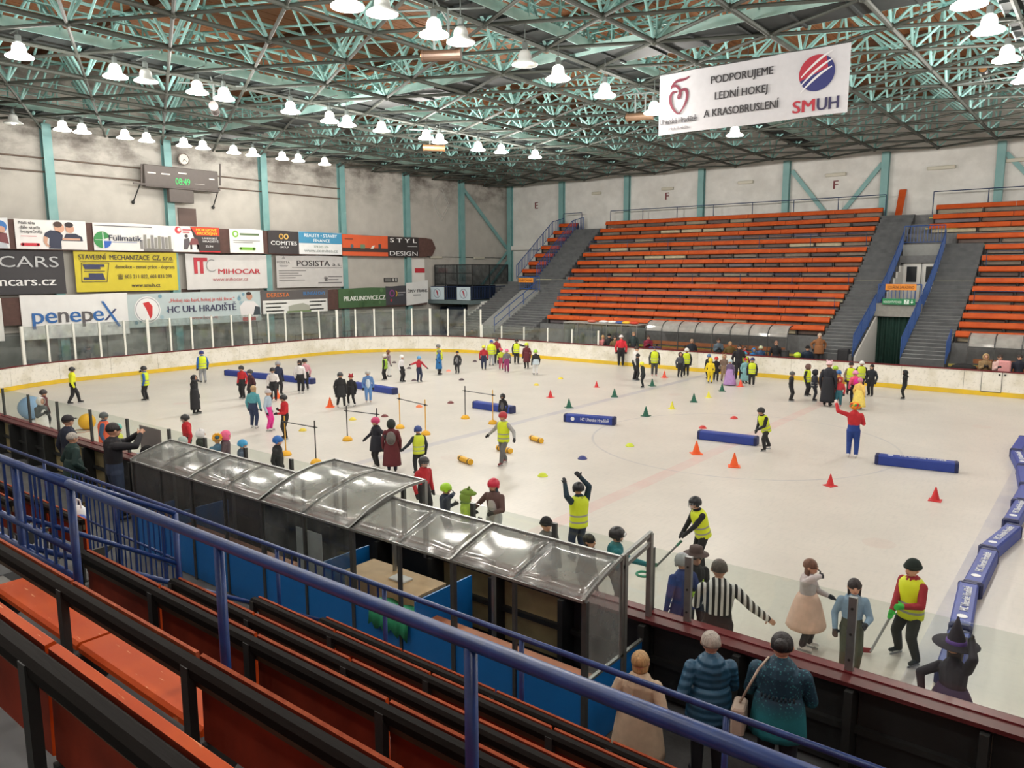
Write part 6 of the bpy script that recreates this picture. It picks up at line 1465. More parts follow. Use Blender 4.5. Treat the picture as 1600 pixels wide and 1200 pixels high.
        if q['coat'] or q['skirt']:
            (col_, hem, flare) = q['coat'] or q['skirt']; zt0 = I['hip'] + I['up']*((0.42 if q['skirt'] else 0.5)*I['T']); rg = []
            for i in range(9):
                a = i/8; z = zt0.z + (hem*H - zt0.z)*a
                k0_ = 0.93+0.12*min(1,a*5); rx = (0.094+flare*a**0.8)*H*B*k0_; ry = (0.074+flare*0.85*a**0.8)*H*B*k0_
                rg.append([V((zt0.x*(1-a)+math.cos(j*math.pi/14)*rx*(1+0.035*a*math.sin(j*3.0)), zt0.y*(1-a)+math.sin(j*math.pi/14)*ry*(1+0.035*a*math.sin(j*3.0+1)), z)) for j in range(28)])
            mb = MB().loft(rg, False, False); so = part('skirt' if q['skirt'] else 'coat_skirt', mb, q['topm'] if (q['topm'] and q['coat']) else clothmat(col_)); s_ = so.modifiers.new('thick','SOLIDIFY'); s_.thickness = 0.01
        if q['belly']: part('chest_patch', MB().ell(I['hip']+I['up']*(0.35*I['T'])+I['fw']*(0.05*H*B), (0.06*H*B,0.04*H*B,0.16*H), 14, 8), clothmat(q['belly']))
        if q['backpack']:
            c = I['hip']+I['up']*(0.55*I['T'])-I['fw']*(0.11*H*B); mb = MB().ell(c, (0.09*H,0.06*H,0.13*H), 14, 8); bpk = part('backpack', mb, clothmat(q['backpack']))
            part('backpack_pocket', MB().ell(c-I['fw']*0.045*H-V((0,0,0.04*H)), (0.06*H,0.03*H,0.06*H), 12, 6), clothmat(tuple(max(0,x-20) for x in q['backpack'])), bpk)
        if q['extra']: q['extra'](t, q, I, part)
def F(u, vf, vh):
    P = on_z(u, vf, 0)
    if P.y > YF-0.35: P = on_y(u, vf, YF-0.35); P.z = 0
    return dict(at=P, H=max(0.9, on_y(u, vh, P.y).z - 0.0), px=vf-vh)
def Qh(u, vh, H, z0=0.0, px=90):
    P = on_z(u, vh, H + z0); return dict(at=Vector((P.x, P.y, 0)), H=H, px=px, z0=z0)
def Qk(u, vh, H, px=80):
    P = on_z(u, vh, H)
    if P.y < YN+0.35: P = on_y(u, vh, YN+0.35); H = P.z
    return dict(at=Vector((P.x, P.y, 0)), H=H, px=px, z0=0.0)
def Qy(u, vh, y, z0=0.0, px=50):
    P = on_y(u, vh, y); return dict(at=Vector((P.x, y, 0)), H=max(0.9, P.z - z0), px=px, z0=z0)
RED=(176,36,48); ORG=(240,96,50); BLU=(44,96,170); SKY=(130,170,210); PINK=(226,60,150); PURP=(150,110,190); TEAL=(40,120,130); MAR=(96,36,44); DGR=(58,60,64); BRN=(112,84,64); LGR=(176,178,182); GRN=(30,66,56); OLV=(92,84,52); TAN=(176,140,104); YEL=(236,208,40); KIDL='lime'
p = person
# --- left part of the ice
p('skater in a long yellow hi-vis jacket and black helmet by the end boards', **F(116,631,572), face=95, top=(226,230,40), legs='walk', helmet=BLACK)
p('skater with black helmet, blue sleeves and yellow vest by the end boards', **F(229,626,572), face=250, top=BLU, arms=('down','face'), helmet=BLACK, vest=LIME)
p('skater with blue helmet, yellow vest and grey trousers close to the end boards', **F(318,598,547), face=200, top=BLU, bottom=(150,152,156), helmet=(40,50,120), vest=LIME)
p('person all in black with a hood, one hand at the face', **F(306,647,585), face=60, top=BLACK, arms=('down','face'), hood=BLACK, coat=(BLACK,0.12,0.02))
p('child in a red hockey jersey in front of the blue foam bar', **F(380,623,571), face=320, top=(190,40,46), helmet=BLACK)
p('child in a dark maroon jersey beside the red jersey child', **F(394,632,577), face=300, top=(70,36,44), helmet=DGR)
p('skater in jeans and teal top bending near the red jersey', **F(397,669,602), face=150, top=(86,160,170), bottom=(48,62,92), lean=0.12, hair=(190,160,120), longhair=1.0, boot=WHITE)
p('child in a white and red hockey jersey with black helmet', **F(428,627,574), face=0, top=(222,216,214), helmet=BLACK, arms=('front','down'))
p('skater in navy with a grey helmet behind the white jersey', **F(436,617,564), face=30, top=NAVY, helmet=(150,150,154))
p('girl in pale blue jacket and bright pink trousers', **F(421,673,608), face=70, top=(176,196,214), bottom=PINK, hair=(200,170,130), beanie=(200,196,200), boot=WHITE)
p('child in a red hockey jersey and black helmet near the first hurdle', **F(447,686,616), face=290, top=(190,34,44), helmet=BLACK, arms=('front','chest'))
p('girl in a white top with long dark hair', **F(470,615,562), face=160, top=(226,222,222), hair=(50,36,34), longhair=1.8, boot=WHITE)
p('skater in pink and white with black helmet beside the long-haired girl', **F(478,610,560), face=200, top=(206,150,160), helmet=BLACK)
p('child in a black coat and dark helmet beside the orange cone', **F(533,637,580), face=20, top=BLACK, helmet=DGR, legs='walk', coat=(BLACK,0.3,0.03), boot=WHITE)
p('child in a black coat and red hat with round ears', **F(550,634,584), face=330, top=BLACK, beanie=(150,40,48), ears=(150,40,48), coat=(BLACK,0.36,0.02), boot=WHITE, legs='wide')
p('child in a blue onesie with pale belly', **F(576,629,578), face=0, top=(96,136,190), bottom=(96,140,196), belly=(206,220,232), helmet=(190,190,186), boot=(206,180,160))
p('child in black and lime with a pale helmet', **F(602,594,553), face=250, top=(40,44,40), helmet=(206,200,190), vest=(150,190,60), stripes=False)
p('skater with long hair in grey behind the black and lime child', **F(607,589,546), face=120, top=(130,110,116), bottom=WHITE, hair=(110,70,50), longhair=1.2)
p('child in a white jersey with a white helmet', **F(628,597,554), face=60, top=(226,224,226), helmet=(230,230,228))
p('child with sky blue helmet, red top and navy dungarees, arms out', **F(655,597,556), face=30, top=(180,40,56), bottom=NAVY, helmet=(96,160,210), arms=('outlow','out'))
p('skater in a yellow vest and grey helmet at the far side', **F(688,580,537), face=300, top=(200,210,60), helmet=GREY, vest=LIME, lean=0.15)
p('child in a bright blue coat next to the grey helmet skater', **F(686,586,546), face=80, top=(40,100,160), coat=((40,110,170),0.25,0.04), helmet=GREY, arms=('down','outlow'))
p('boy in black with a small pale print, standing alone', **F(715,584,548), face=340, top=BLACK, hair=(40,30,30), belly=(120,120,124))
p('child in a red jacket and yellow cap by the far boards', **F(756,578,539), face=0, top=(170,40,50), bottom=NAVY, helmet=(226,226,60))
p('tall skater in a yellow vest and blue helmet seen from behind', **F(768,572,530), face=180, top=(190,190,60), bottom=(170,172,176), helmet=(50,70,140), vest=LIME)
p('skater in red and black behind the blue helmet vest', **F(776,569,527), face=160, top=(130,40,46), helmet=DGR)
p('child in a yellow-green top and red helmet', **F(783,578,544), face=10, top=(190,206,60), bottom=(170,60,90), helmet=(206,60,80))
p('child with pink helmet and dark pink trousers', **F(792,582,545), face=350, top=(110,110,116), bottom=(140,50,100), helmet=(226,110,150))
p('skater in a yellow vest stretching one arm sideways', **F(807,569,529), face=10, top=BLACK, vest=LIME, helmet=BLACK, arms=('out','down'))
p('child in a maroon coat with a lime helmet', **F(823,576,535), face=340, top=MAR, helmet=(200,220,50), coat=(MAR,0.25,0.02))
p('child in black top and white tights with a lime helmet', **F(837,586,546), face=200, top=BLACK, bottom=(222,222,224), helmet=(160,210,60), skirt=((196,210,220),0.42,0.03))
# --- near the hurdles and the team box
p('girl in a black coat and pink helmet with arms stretched out', **F(590,732,651), face=300, top=(30,32,44), helmet=(196,60,110), arms=('out','outlow'), coat=((30,32,44),0.35,0.04), boot=WHITE)
p('child in a maroon robe with a grey backpack and dark hood', **F(613,738,655), face=175, top=MAR, hood=(36,44,42), backpack=(110,106,104), coat=(MAR,0.14,0.05), bottom=NAVY)
p('child in a blue helmet and yellow vest with a red hood', **F(655,742,665), face=200, top=(36,44,56), helmet=(44,66,130), vest=(206,220,60), arms=('outlow','down'))
p('child in a red hockey jersey and black helmet behind the tall roof bay', **Qk(661,712,1.42,100), face=40, top=(176,36,46), bottom=BLACK, helmet=BLACK, cage=True)
p('skater in a black hooded top with white print', **F(786,662,615), face=330, top=BLACK, hood=BLACK, helmet=DGR, belly=(90,90,92), bulk=1.0)
p('skater in a red helmet, yellow vest and grey trousers', **F(787,725,641), face=320, top=(160,160,160), bottom=(106,106,106), helmet=(176,46,56), vest=LIME, arms=('outlow','outlow'), boot=(120,40,44), legs='walk')
p('child in navy with a lime helmet behind the clear roof', **Qk(695,754,1.3), face=90, top=NAVY, helmet=(160,210,40), arms=('chest','face'))
def dino(t, q, I, part):
    hc, hh, Rh = I['hc'], I['hh'], I['Rh']; m = clothmat((120,150,60))
    h = part('costume_head', MB().ell(hc+Rh@Vector((0,0.1*hh,0.5*hh)), (hh*0.5,hh*0.62,hh*0.42), 14, 8).ell(hc+Rh@Vector((0,0.6*hh,0.42*hh)), (hh*0.36,hh*0.4,hh*0.22), 12, 6), m)
    for s in (-1,1): part('costume_eye', MB().ell(hc+Rh@Vector((s*0.25*hh,0.2*hh,0.92*hh)), (hh*0.13,hh*0.13,hh*0.16), 10, 6), clothmat((90,110,50)), h)
    for k in range(4): part('spine_plate', MB().ell(hc+Vector((0,-0.5*hh,0.5*hh-0.35*hh*k)), (hh*0.05,hh*0.16,hh*0.16), 8, 5), clothmat((96,130,50)), h)
p('child in a green dinosaur costume behind the clear roof', **Qk(727,768,1.22,90), face=80, top=(160,190,50), bottom=(150,176,60), hood=(120,150,60), arms=('chest','front'), extra=dino)
p('girl in brown and grey with a red helmet and blue scarf', **Qk(772,746,1.45,110), face=330, top=(96,72,70), helmet=(196,36,66), bottom=(196,200,206), arms=('front','outlow'), belly=(170,168,166), hair=(60,90,110), longhair=1.0)
p('person in a grey camouflage jacket and black knit hat behind the glass', **Qk(853,806,1.4), face=20, top=(112,112,110), beanie=(40,40,42))
p('skater in a black helmet and yellow vest raising both gloves', **Qh(905,751,1.5,0,140), face=215, top=(28,52,66), bottom=(36,50,76), helmet=(26,30,38), cage=True, vest=(206,224,40), arms=((0.19,0.02,0.98),(0.06,0.06,1.02)), glove=(44,46,52))
p('person with black hair low behind the clear roof', **Qk(919,832,1.35,90), face=60, top=BLACK, hair=(24,22,24), longhair=0.7)
def goggles(t, q, I, part):
    hc, hh, Rh = I['hc'], I['hh'], I['Rh']; g = part('goggles', MB().ell(hc+Rh@Vector((0,0.42*hh,0.1*hh)), (hh*0.4,hh*0.18,hh*0.18), 14, 6), clothmat((226,228,230), 0.4)); part('goggle_lens', MB().ell(hc+Rh@Vector((0,0.5*hh,0.1*hh)), (hh*0.32,hh*0.13,hh*0.12), 12, 6), mat('goggle lens', (30,34,40), 0.1), g)
p('child in a teal jacket and black helmet with white goggles', **Qk(962,822,1.45,130), face=100, top=TEAL, helmet=(34,34,38), arms=('down','reach'), extra=goggles, glove=TEAL)
# --- near right
p('skater in a black helmet and yellow vest holding a hockey stick', **F(1096,888,771), face=300, top=(26,28,34), bottom=(30,30,34), helmet=(24,30,36), cage=True, vest=LIME, arms=('stick','stick2'), lean=0.28)
p('child in a blue and red costume with a silver helmet', **Qk(1068,864,1.4,150), face=210, top=(40,60,120), bottom=(36,52,110), helmet=(150,154,158), belly=(190,44,50), boot=(170,40,46), glove=(40,60,120))
def brimhat(rgb, band=None, cone_=False):
    def f(t, q, I, part):
        hc, hh, Rh = I['hc'], I['hh'], I['Rh']; hw = hh*0.5; c = hc+Vector((0,-0.02*hh,0.28*hh)); k = 2.3 if cone_ else 1.75
        h = part('hat', MB().lathe([(hw*k,-0.02*hh),(hw*k*0.98,0.01*hh),(hw*1.0,0.05*hh)]+([(hw*0.8,0.4*hh),(hw*0.45,0.9*hh),(hw*0.08,1.5*hh)] if cone_ else [(hw*0.95,0.2*hh),(hw*0.86,0.5*hh),(hw*0.5,0.58*hh)]), c, 20), clothmat(rgb))
        if band: part('hat_band', MB().lathe([(hw*1.02,0.03*hh),(hw*1.04,0.05*hh),(hw*0.96,0.22*hh),(hw*0.9,0.24*hh)], c, 20), clothmat(band), h)
    return f
p('child in a dark top with a brown brimmed hat between skater and referee', **Qk(1087,856,1.38,130), face=20, top=(36,38,42), hair=(70,50,40), extra=brimhat((74,60,56)), arms=('chest','front'), glove=(150,190,60))
STRIPE = stripemat()
p('referee in a black and white striped shirt seen from behind', **Qh(1125,869,1.72,0,215), face=185, top=WHITE, topm=STRIPE, bottom=(28,28,32), hair=(86,78,72), arms=('front',(0.34,0.0,0.56)), glove=None, bulk=1.12)
p('girl in a peach tulle skirt and grey top with her hand at her mouth', **F(1257,1014,869), face=75, top=(196,188,190), bottom=(60,56,60), skirt=((226,190,172),0.27,0.105), hair=(112,78,62), longhair=0.9, arms=('front','face'), boot=(236,232,232), glove=(44,44,50))
p('girl in a pale blue shirt and olive trousers with pink skates', **F(1326,1050,899), face=10, top=(140,166,194), bottom=(84,84,70), hair=(44,38,40), longhair=1.4, boot=(226,120,150), glove=(44,42,48), arms=('front','down'), bulk=1.1)
p('boy in a yellow vest and dark knit hat with a hockey stick', **F(1417,1030,867), face=320, top=(150,40,50), bottom=(50,52,50), beanie=(34,46,42), vest=(214,226,30), arms=('front','stick'), boot=(34,42,44), glove=(60,180,70), bulk=1.12, legs='wide')
p('child in a black and purple witch costume with a pointed hat', **Qh(1496,1003,1.35,0,150), face=150, top=(44,38,50), bottom=(40,34,48), skirt=((58,46,78),0.2,0.1), extra=brimhat((44,38,50),(110,80,160),True), arms=('back','head'), lean=0.35, side=-0.25, hair=(60,46,52), longhair=1.2)
# --- middle of the ice
def wig(t, q, I, part):
    hc, hh, Rh = I['hc'], I['hh'], I['Rh']; cols_ = [(214,60,50),(236,150,40),(60,150,80),(236,200,60),(230,90,60),(50,130,110)]
    w = part('rainbow_wig', MB().ell(hc+Vector((0,-0.1*hh,0.12*hh)), (hh*0.6,hh*0.6,hh*0.52), 14, 8), clothmat(cols_[1]))
    for k in range(22):
        a = k*2.4; z = -0.2+0.8*((k*7)%22)/22; r = math.sqrt(max(0.1,1-z*z*0.9)); part('wig_tuft', MB().ell(hc+Vector((math.cos(a)*r*0.5*hh, -0.12*hh+math.sin(a)*r*0.5*hh, 0.1*hh+z*0.6*hh)), (hh*0.2,hh*0.2,hh*0.2), 8, 5), clothmat(cols_[k%6]), w)
p('person in a red top and blue trousers with a rainbow clown wig', **F(1331,715,626), face=178, top=(190,40,48), bottom=(36,66,140), arms=('wave','front'), extra=wig, glove=(226,200,196), boot=WHITE, hair=(214,60,50), bulk=1.1)
p('bending skater in a yellow vest and black helmet by the plain blue bar', **F(1195,704,632), face=310, top=(30,30,36), helmet=BLACK, vest=LIME, legs='glide', lean=0.35, arms=('front','down'))
p('adult in a red jacket and black trousers seen from behind at the far boards', **F(970,571,522), face=180, top=(206,40,54), bottom=(30,30,34), beanie=(226,220,220), bulk=1.15)
p('adult in a white jacket bending over a child', **F(991,594,539), face=90, top=(226,222,218), bottom=(36,36,42), hair=(60,46,40), lean=0.1)
p('child in black standing before the white jacket adult', **F(995,595,552), face=100, top=BLACK, helmet=(34,34,38))
p('child in dark grey with a yellow cap', **F(1005,606,565), face=280, top=(36,44,46), bottom=(36,42,46), helmet=(226,226,60), lean=0.15)
def winghat(t, q, I, part):
    hc, hh, Rh = I['hc'], I['hh'], I['Rh']
    w = part('winged_headdress', MB().add([hc+Vector(v)*hh for v in ((0,0,0.6),(1.2,0,0.55),(1.5,0,0.1),(0.5,0,0.2),(-1.2,0,0.55),(-1.5,0,0.1),(-0.5,0,0.2))],[(0,1,2,3),(0,6,5,4)]), clothmat((70,60,110))); s = w.modifiers.new('thick','SOLIDIFY'); s.thickness = 0.02
p('skater in a yellow vest with a purple winged headdress', **F(1022,588,540), face=5, top=(60,60,64), bottom=(66,68,72), vest=LIME, hair=(40,36,60), extra=winghat, boot=(206,150,150))
p('skater in dark grey beside the white helmet vest', **F(1062,590,550), face=20, top=(80,82,90), bottom=(40,40,44), hood=(70,50,50))
p('skater in a yellow vest and white helmet', **F(1072,588,543), face=350, top=BLACK, helmet=(230,230,226), vest=LIME)
p('child in black with a blue helmet at the edge of the costumed group', **F(1107,592,553), face=330, top=BLACK, helmet=(96,130,176))
p('child in a bright yellow onesie', **F(1109,599,559), face=170, top=(236,208,40), bottom=(236,208,40), hood=(236,212,60))
p('child in black with a red helmet behind the yellow onesie', **F(1118,596,557), face=10, top=(34,32,38), helmet=(190,50,48))
p('child in a tan furry costume with ears', **F(1130,596,553), face=20, top=(128,108,96), bottom=(150,126,104), hood=(190,166,136), ears=(170,140,110))
p('girl in a long lilac princess dress', **F(1140,602,561), face=330, top=(100,84,116), skirt=((176,140,196),0.03,0.12), helmet=(190,210,220))
p('woman in a black jacket with white collar at the boards', **F(1153,594,536), face=10, top=(36,32,38), hair=(46,34,32), longhair=0.9, bottom=BLACK)
p('child in a yellow vest and teal cap behind the teal dress', **F(1163,592,549), face=340, top=(120,50,60), vest=LIME, beanie=(70,150,176))
p('girl in a teal dress and red hat', **F(1163,599,559), face=30, top=(130,180,186), skirt=((136,186,190),0.12,0.05), beanie=(180,50,56))
p('skater in a yellow vest and navy helmet at the right of the costumed group', **F(1174,604,558), face=0, top=(40,40,48), helmet=(50,54,96), vest=LIME, boot=(220,214,210))
# --- right group
p('small child in a black jacket and grey helmet standing apart', **F(1235,627,580), face=80, top=BLACK, helmet=(80,82,84), legs='stand')
p('child in a yellow vest with a brown hood', **F(1260,619,568), face=70, top=(34,34,40), hood=(110,84,78), vest=LIME)
p('child in a dark firefighter suit with reflective bands', **F(1271,627,577), face=100, top=(34,38,50), bottom=(34,38,50), hood=(34,36,44), vest=(40,44,56))
p('child in a brown bear costume', **F(1283,626,579), face=120, top=(128,98,80), bottom=(128,98,80), hood=(150,116,90), ears=(128,98,80))
p('tall person in a long black coat and pale pink hat', **F(1292,635,562), face=165, top=(32,34,44), coat=((30,32,40),0.1,0.03), beanie=(226,196,200), ears=(226,190,196), boot=BLACK)
p('child with a lime helmet behind the red jacket', **F(1303,622,571), face=200, top=(60,70,90), helmet=(160,206,50))
p('child with a blue helmet and mustard hood behind the red jacket', **F(1308,628,578), face=180, top=(190,140,60), helmet=(50,100,160))
p('small child in a red jacket and teal trousers', **F(1310,636,589), face=350, top=(186,52,60), bottom=(40,96,110), hood=(176,50,56), boot=(190,70,90))
p('skater in a dark cap and vest behind the pink backpack', **F(1327,617,565), face=20, top=(130,110,90), beanie=(56,46,50), vest=LIME)
p('child with a magenta backpack and pink helmet', **F(1334,632,578), face=200, top=(226,90,120), helmet=(226,150,190), backpack=(226,40,150))
p('child in a pale yellow dress with a pink hat', **F(1341,640,590), face=160, top=(240,200,110), skirt=((240,214,110),0.1,0.08), helmet=(200,120,150))
p('skater in a lime vest and white helmet at the back of the group', **F(1344,612,563), face=0, top=BLACK, helmet=(228,228,226), vest=(170,220,50))
p('person with long black hair all in black', **F(1360,619,568), face=330, top=(34,40,48), bottom=(28,28,32), hair=(22,22,26), longhair=1.5)
p('child in a black costume waving one arm near the right boards', **F(1412,624,578), face=280, top=(30,32,36), bottom=(30,32,36), hood=(30,32,36), arms=('wave','down'))
# --- near glass on the left
p('child with a dark helmet at the near glass by the pale blue ball', **Qk(66,608,1.4), face=60, top=(100,50,54), helmet=(50,44,46))
p('child in a grey and white hooded costume leaning on the near glass', **Qk(62,620,1.45), face=40, top=(86,90,92), hood=(222,218,216), bottom=(226,224,222), belly=(226,224,222), arms=('chest','chest'), coat=((228,226,224),0.2,0.03))
p('child in an orange vest with a grey helmet behind the near glass', **Qk(160,642,1.5), face=80, top=(60,90,130), helmet=(90,94,98), vest=(244,100,60), stripes=False)
p('child with a teal helmet and yellow vest behind the photographing man', **Qk(181,661,1.4), face=60, top=(150,150,90), helmet=(90,190,180), vest=(226,230,90))
p('player in a red jersey and black helmet behind the team box', **Qk(290,645,1.5), face=280, top=(186,34,46), helmet=BLACK, cage=True)
p('child in a white animal hood behind the team box', **Qk(312,670,1.35), face=90, top=(50,56,50), hood=(226,226,228), ears=(226,226,228))
p('child in pale grey beside the red jersey behind the team box', **Qk(286,682,1.25), face=240, top=(186,194,196), hood=(196,206,206))
def sunflower(t, q, I, part):
    hc, hh, Rh = I['hc'], I['hh'], I['Rh']; c = hc+Vector((0,-0.3*hh,0.35*hh)); h = part('flower_centre', MB().ell(c, (hh*0.3,hh*0.3,hh*0.3), 12, 6), clothmat((50,90,110)))
    for k in range(10): a = k*math.pi/5; part('petal', MB().ell(c+Vector((math.cos(a)*hh*0.45,0,math.sin(a)*hh*0.45)), (hh*0.2,hh*0.12,hh*0.2), 8, 5), clothmat((232,170,50)), h)
p('child with a big sunflower hat behind the team box', **Qk(339,680,1.3), face=180, top=(80,120,150), beanie=(206,150,70), extra=sunflower)
p('child with a bright pink bonnet beside the sunflower hat', **Qk(351,672,1.4), face=80, top=(96,76,84), hood=(236,110,150), beanie=(236,120,160))
p('child with a sky blue helmet and slate jacket behind the team box', **Qk(377,686,1.35), face=80, top=(70,84,104), helmet=(60,150,200))
p('child in a black jacket and blue helmet near the first hurdle base', **Qk(432,680,1.42), face=70, top=(34,36,38), helmet=(30,100,180), belly=(60,60,60))
def quiltmat(rgb):
    m = mat('quilted %d' % rgb[2], rgb, 0.45, var=0.1, scale=8); nt = m.node_tree; b = nt.nodes['Principled BSDF']
    tc = nt.nodes.new('ShaderNodeTexCoord'); w = nt.nodes.new('ShaderNodeTexWave'); w.bands_direction = 'Z'; w.inputs['Scale'].default_value = 4.0; w.inputs['Distortion'].default_value = 1.2; w.inputs['Detail'].default_value = 1
    bp = nt.nodes.new('ShaderNodeBump'); bp.inputs['Strength'].default_value = 0.35; bp.inputs['Distance'].default_value = 0.03
    nt.links.new(tc.outputs['Object'], w.inputs['Vector']); nt.links.new(w.outputs['Fac'], bp.inputs['Height']); nt.links.new(bp.outputs[0], b.inputs['Normal']); return m
def parkamat():
    m = mat('two-tone teal parka', (24,112,124), 0.7, var=0.1, scale=10); nt = m.node_tree; b = nt.nodes['Principled BSDF']; last = b.inputs['Base Color'].links[0].from_socket
    tc = nt.nodes.new('ShaderNodeTexCoord'); sp = nt.nodes.new('ShaderNodeSeparateXYZ'); mr = nt.nodes.new('ShaderNodeMapRange'); mr.inputs[1].default_value = 1.0; mr.inputs[2].default_value = 1.16
    v = nt.nodes.new('ShaderNodeTexVoronoi'); v.inputs['Scale'].default_value = 34; rr_ = nt.nodes.new('ShaderNodeValToRGB'); rr_.color_ramp.elements[0].color = (*lin((60,140,150)),1); rr_.color_ramp.elements[1].color = (*lin((20,58,80)),1); rr_.color_ramp.elements[0].position = 0.1; rr_.color_ramp.elements[1].position = 0.35
    mx = nt.nodes.new('ShaderNodeMix'); mx.data_type = 'RGBA'
    nt.links.new(tc.outputs['Object'], sp.inputs[0]); nt.links.new(sp.outputs[2], mr.inputs[0]); nt.links.new(tc.outputs['Object'], v.inputs['Vector']); nt.links.new(v.outputs['Distance'], rr_.inputs[0])
    nt.links.new(mr.outputs[0], mx.inputs[0]); nt.links.new(last, mx.inputs[6]); nt.links.new(rr_.outputs[0], mx.inputs[7]); nt.links.new(mx.outputs[2], b.inputs['Base Color']); return m
# --- spectators on the near walkway
N = -0.05
p('man in a black cap and navy jacket standing at the near boards', **Qy(103,645,7.35,N,110), face=120, top=(34,40,58), bottom=(50,50,56), cap=(36,34,40), skates=False, glove=None, hair=(80,70,66))
p('grey-haired woman in a dark green coat holding a bag', **Qy(110,672,6.9,N,130), face=110, top=(26,52,50), coat=((26,52,50),0.42,0.03), bottom=(34,34,38), hair=(186,180,172), skates=False, arms=('pocket','pocket'), boot=(120,100,50))
p('man in a black sweater and jeans photographing the ice', **Qy(173,656,7.1,N,150), face=105, top=(30,30,36), bottom=(44,56,80), hair=(30,26,28), arms=('phone','phone'), skates=False, glove=None, bulk=1.1)
p('person with a black hood bending beside the photographing man', **Qy(213,694,7.6,N,110), face=100, top=(40,38,40), hood=(28,28,30), skates=False, lean=0.3)
p('blonde woman in a long beige coat on the near walkway', **Qy(1000,1012,6.35,N,230), face=165, top=(196,176,152), coat=((196,176,152),0.28,0.05), bottom=(36,34,36), hair=(186,150,104), longhair=0.75, skates=False, glove=None, bulk=1.15, arms=('pocket','pocket'))
p('grey-haired man in a blue quilted jacket leaning towards the boards', **Qy(1113,981,6.9,N,230), face=195, top=(36,84,116), topm=quiltmat((36,84,116)), coat=((36,84,116),0.42,0.015), bottom=(28,30,38), hair=(178,172,164), skates=False, glove=None, bulk=1.18, arms=('pocket','front'), turn=-0.3)
def shoulder_bag(t, q, I, part):
    H = q['H']; c = Vector((-0.19*H,-0.06*H,0.5*H)); b = part('handbag', MB().cbox((c.x-0.035*H,c.y-0.07*H,c.z-0.08*H),(c.x+0.035*H,c.y+0.07*H,c.z+0.07*H),0.02), clothmat((186,170,156)), smooth=False)
    part('bag_strap', MB().path([c+Vector((0,0,0.07*H)), I['sh']+Vector((-0.1*H,-0.07*H*q['bulk'],0.02*H)), I['sh']+Vector((-0.06*H,0,0.055*H))], 0.012, 6), clothmat((186,170,156)), b)
    for k in range(9): part('jacket_pattern', MB().ell(I['hip']+I['up']*(0.5*I['T'])+Vector(((k-4)*0.02*H,-0.083*H*q['bulk']+abs(k-4)*0.004*H,0.01*H)), (0.007*H,0.01*H,0.014*H), 6, 4), clothmat((26,46,60)), t)
def bun(t, q, I, part):
    part('hair_bun', MB().ell(I['hc']+Vector((0,-0.42*I['hh'],0.2*I['hh'])), (I['hh']*0.28,)*3, 10, 6), mat('hair 30 26 30', (30,26,30), 0.6)); shoulder_bag(t, q, I, part)
p('dark-haired woman in a teal parka with a pale shoulder bag', **Qy(1223,982,7.0,N,230), face=175, top=(24,104,122), topm=parkamat(), coat=((24,112,124),0.42,0.02), bottom=(34,36,48), hair=(30,26,30), skates=False, glove=None, bulk=1.18, arms=('front','front'), extra=bun)
# --- spectators behind the far boards
fy = 37.75
for u, v, l, top, kw in ((942,522,'child in a pink jacket behind the far boards, beside the booth',(206,130,130),dict(hair=(200,160,110),longhair=0.9)),(952,520,'person in black with a dark cap behind the far boards',(36,34,38),dict(beanie=(30,30,32))),(961,523,'person in an olive coat next to the dark cap behind the far boards',(120,100,66),dict(hair=(60,46,36),longhair=0.8)),
    (990,517,'adult in a dark green jacket behind the far boards',(46,60,60),dict(hair=(150,120,90))),(1013,522,'person in a crimson jacket behind the far boards',(130,30,56),dict(hair=(70,50,44),arms=('chest','chest'))),(1081,528,'adult in a dark navy jacket alone under the canopy',(34,40,50),dict(hair=(170,140,120))),
    (1123,527,'man in a grey-blue jacket holding a phone under the canopy',(86,100,112),dict(hair=(60,46,40),arms=('chest','chest'))),(1141,532,'woman in an olive jacket under the canopy',(104,84,44),dict(hair=(190,150,110))),(1164,539,'child in a red jacket under the canopy',(176,44,60),dict(hair=(60,44,40))),(1178,543,'child in a bright blue jacket under the canopy',(40,110,170),dict(hood=(50,120,180))),(1189,539,'child in navy with a pale helmet under the canopy',(50,80,120),dict(helmet=(200,206,170))),
    (1213,531,'person in black at the canopy end post',(34,34,38),dict(hair=(150,110,90))),(1261,537,'person in dark blue with a black hat crouching below the stairs',(36,50,70),dict(beanie=(26,26,28),lean=0.3)),(1281,519,'person in a long brown coat standing below the stairs',(140,92,56),dict(hair=(200,180,160),arms=('hip','hip'),coat=((140,92,56),0.4,0.02))),
    (1541,551,'person in a tan fur-hooded coat behind the right boards',(150,124,88),dict(hood=(190,160,116),arms=('chest','chest'))),(1563,552,'woman in a pale pink coat behind the right boards',(226,190,184),dict(hair=(70,54,48),arms=('chest','chest'))),(1594,552,'person in dark navy behind the right boards at the edge',(40,44,58),dict(hair=(60,48,44)))):
    y_f = 37.2 if u < 1000 else fy; z_f = max(-0.05, on_y(u, v, y_f).z - 1.72) if u not in (1261,) else -0.05
    p(l, **Qy(u, v, y_f, z_f, 52), face=10, top=top, bottom=(46,46,52), skates=False, **kw)
p('person in dark clothes crouching below the corner stairs', **Qy(737,512,37.6,-0.05,40), face=30, top=(70,66,66), bottom=(50,48,50), skates=False, hair=(60,48,40))
p('person in dark clothes in the passage behind the end glass', **Qy(1,1,1) if False else dict(at=Vector((XW+1.2, on_x(138,560,XW+1.2).y, 0)), H=1.7, px=50, z0=-0.05), face=90, top=(50,50,54), skates=False)
finish_people()
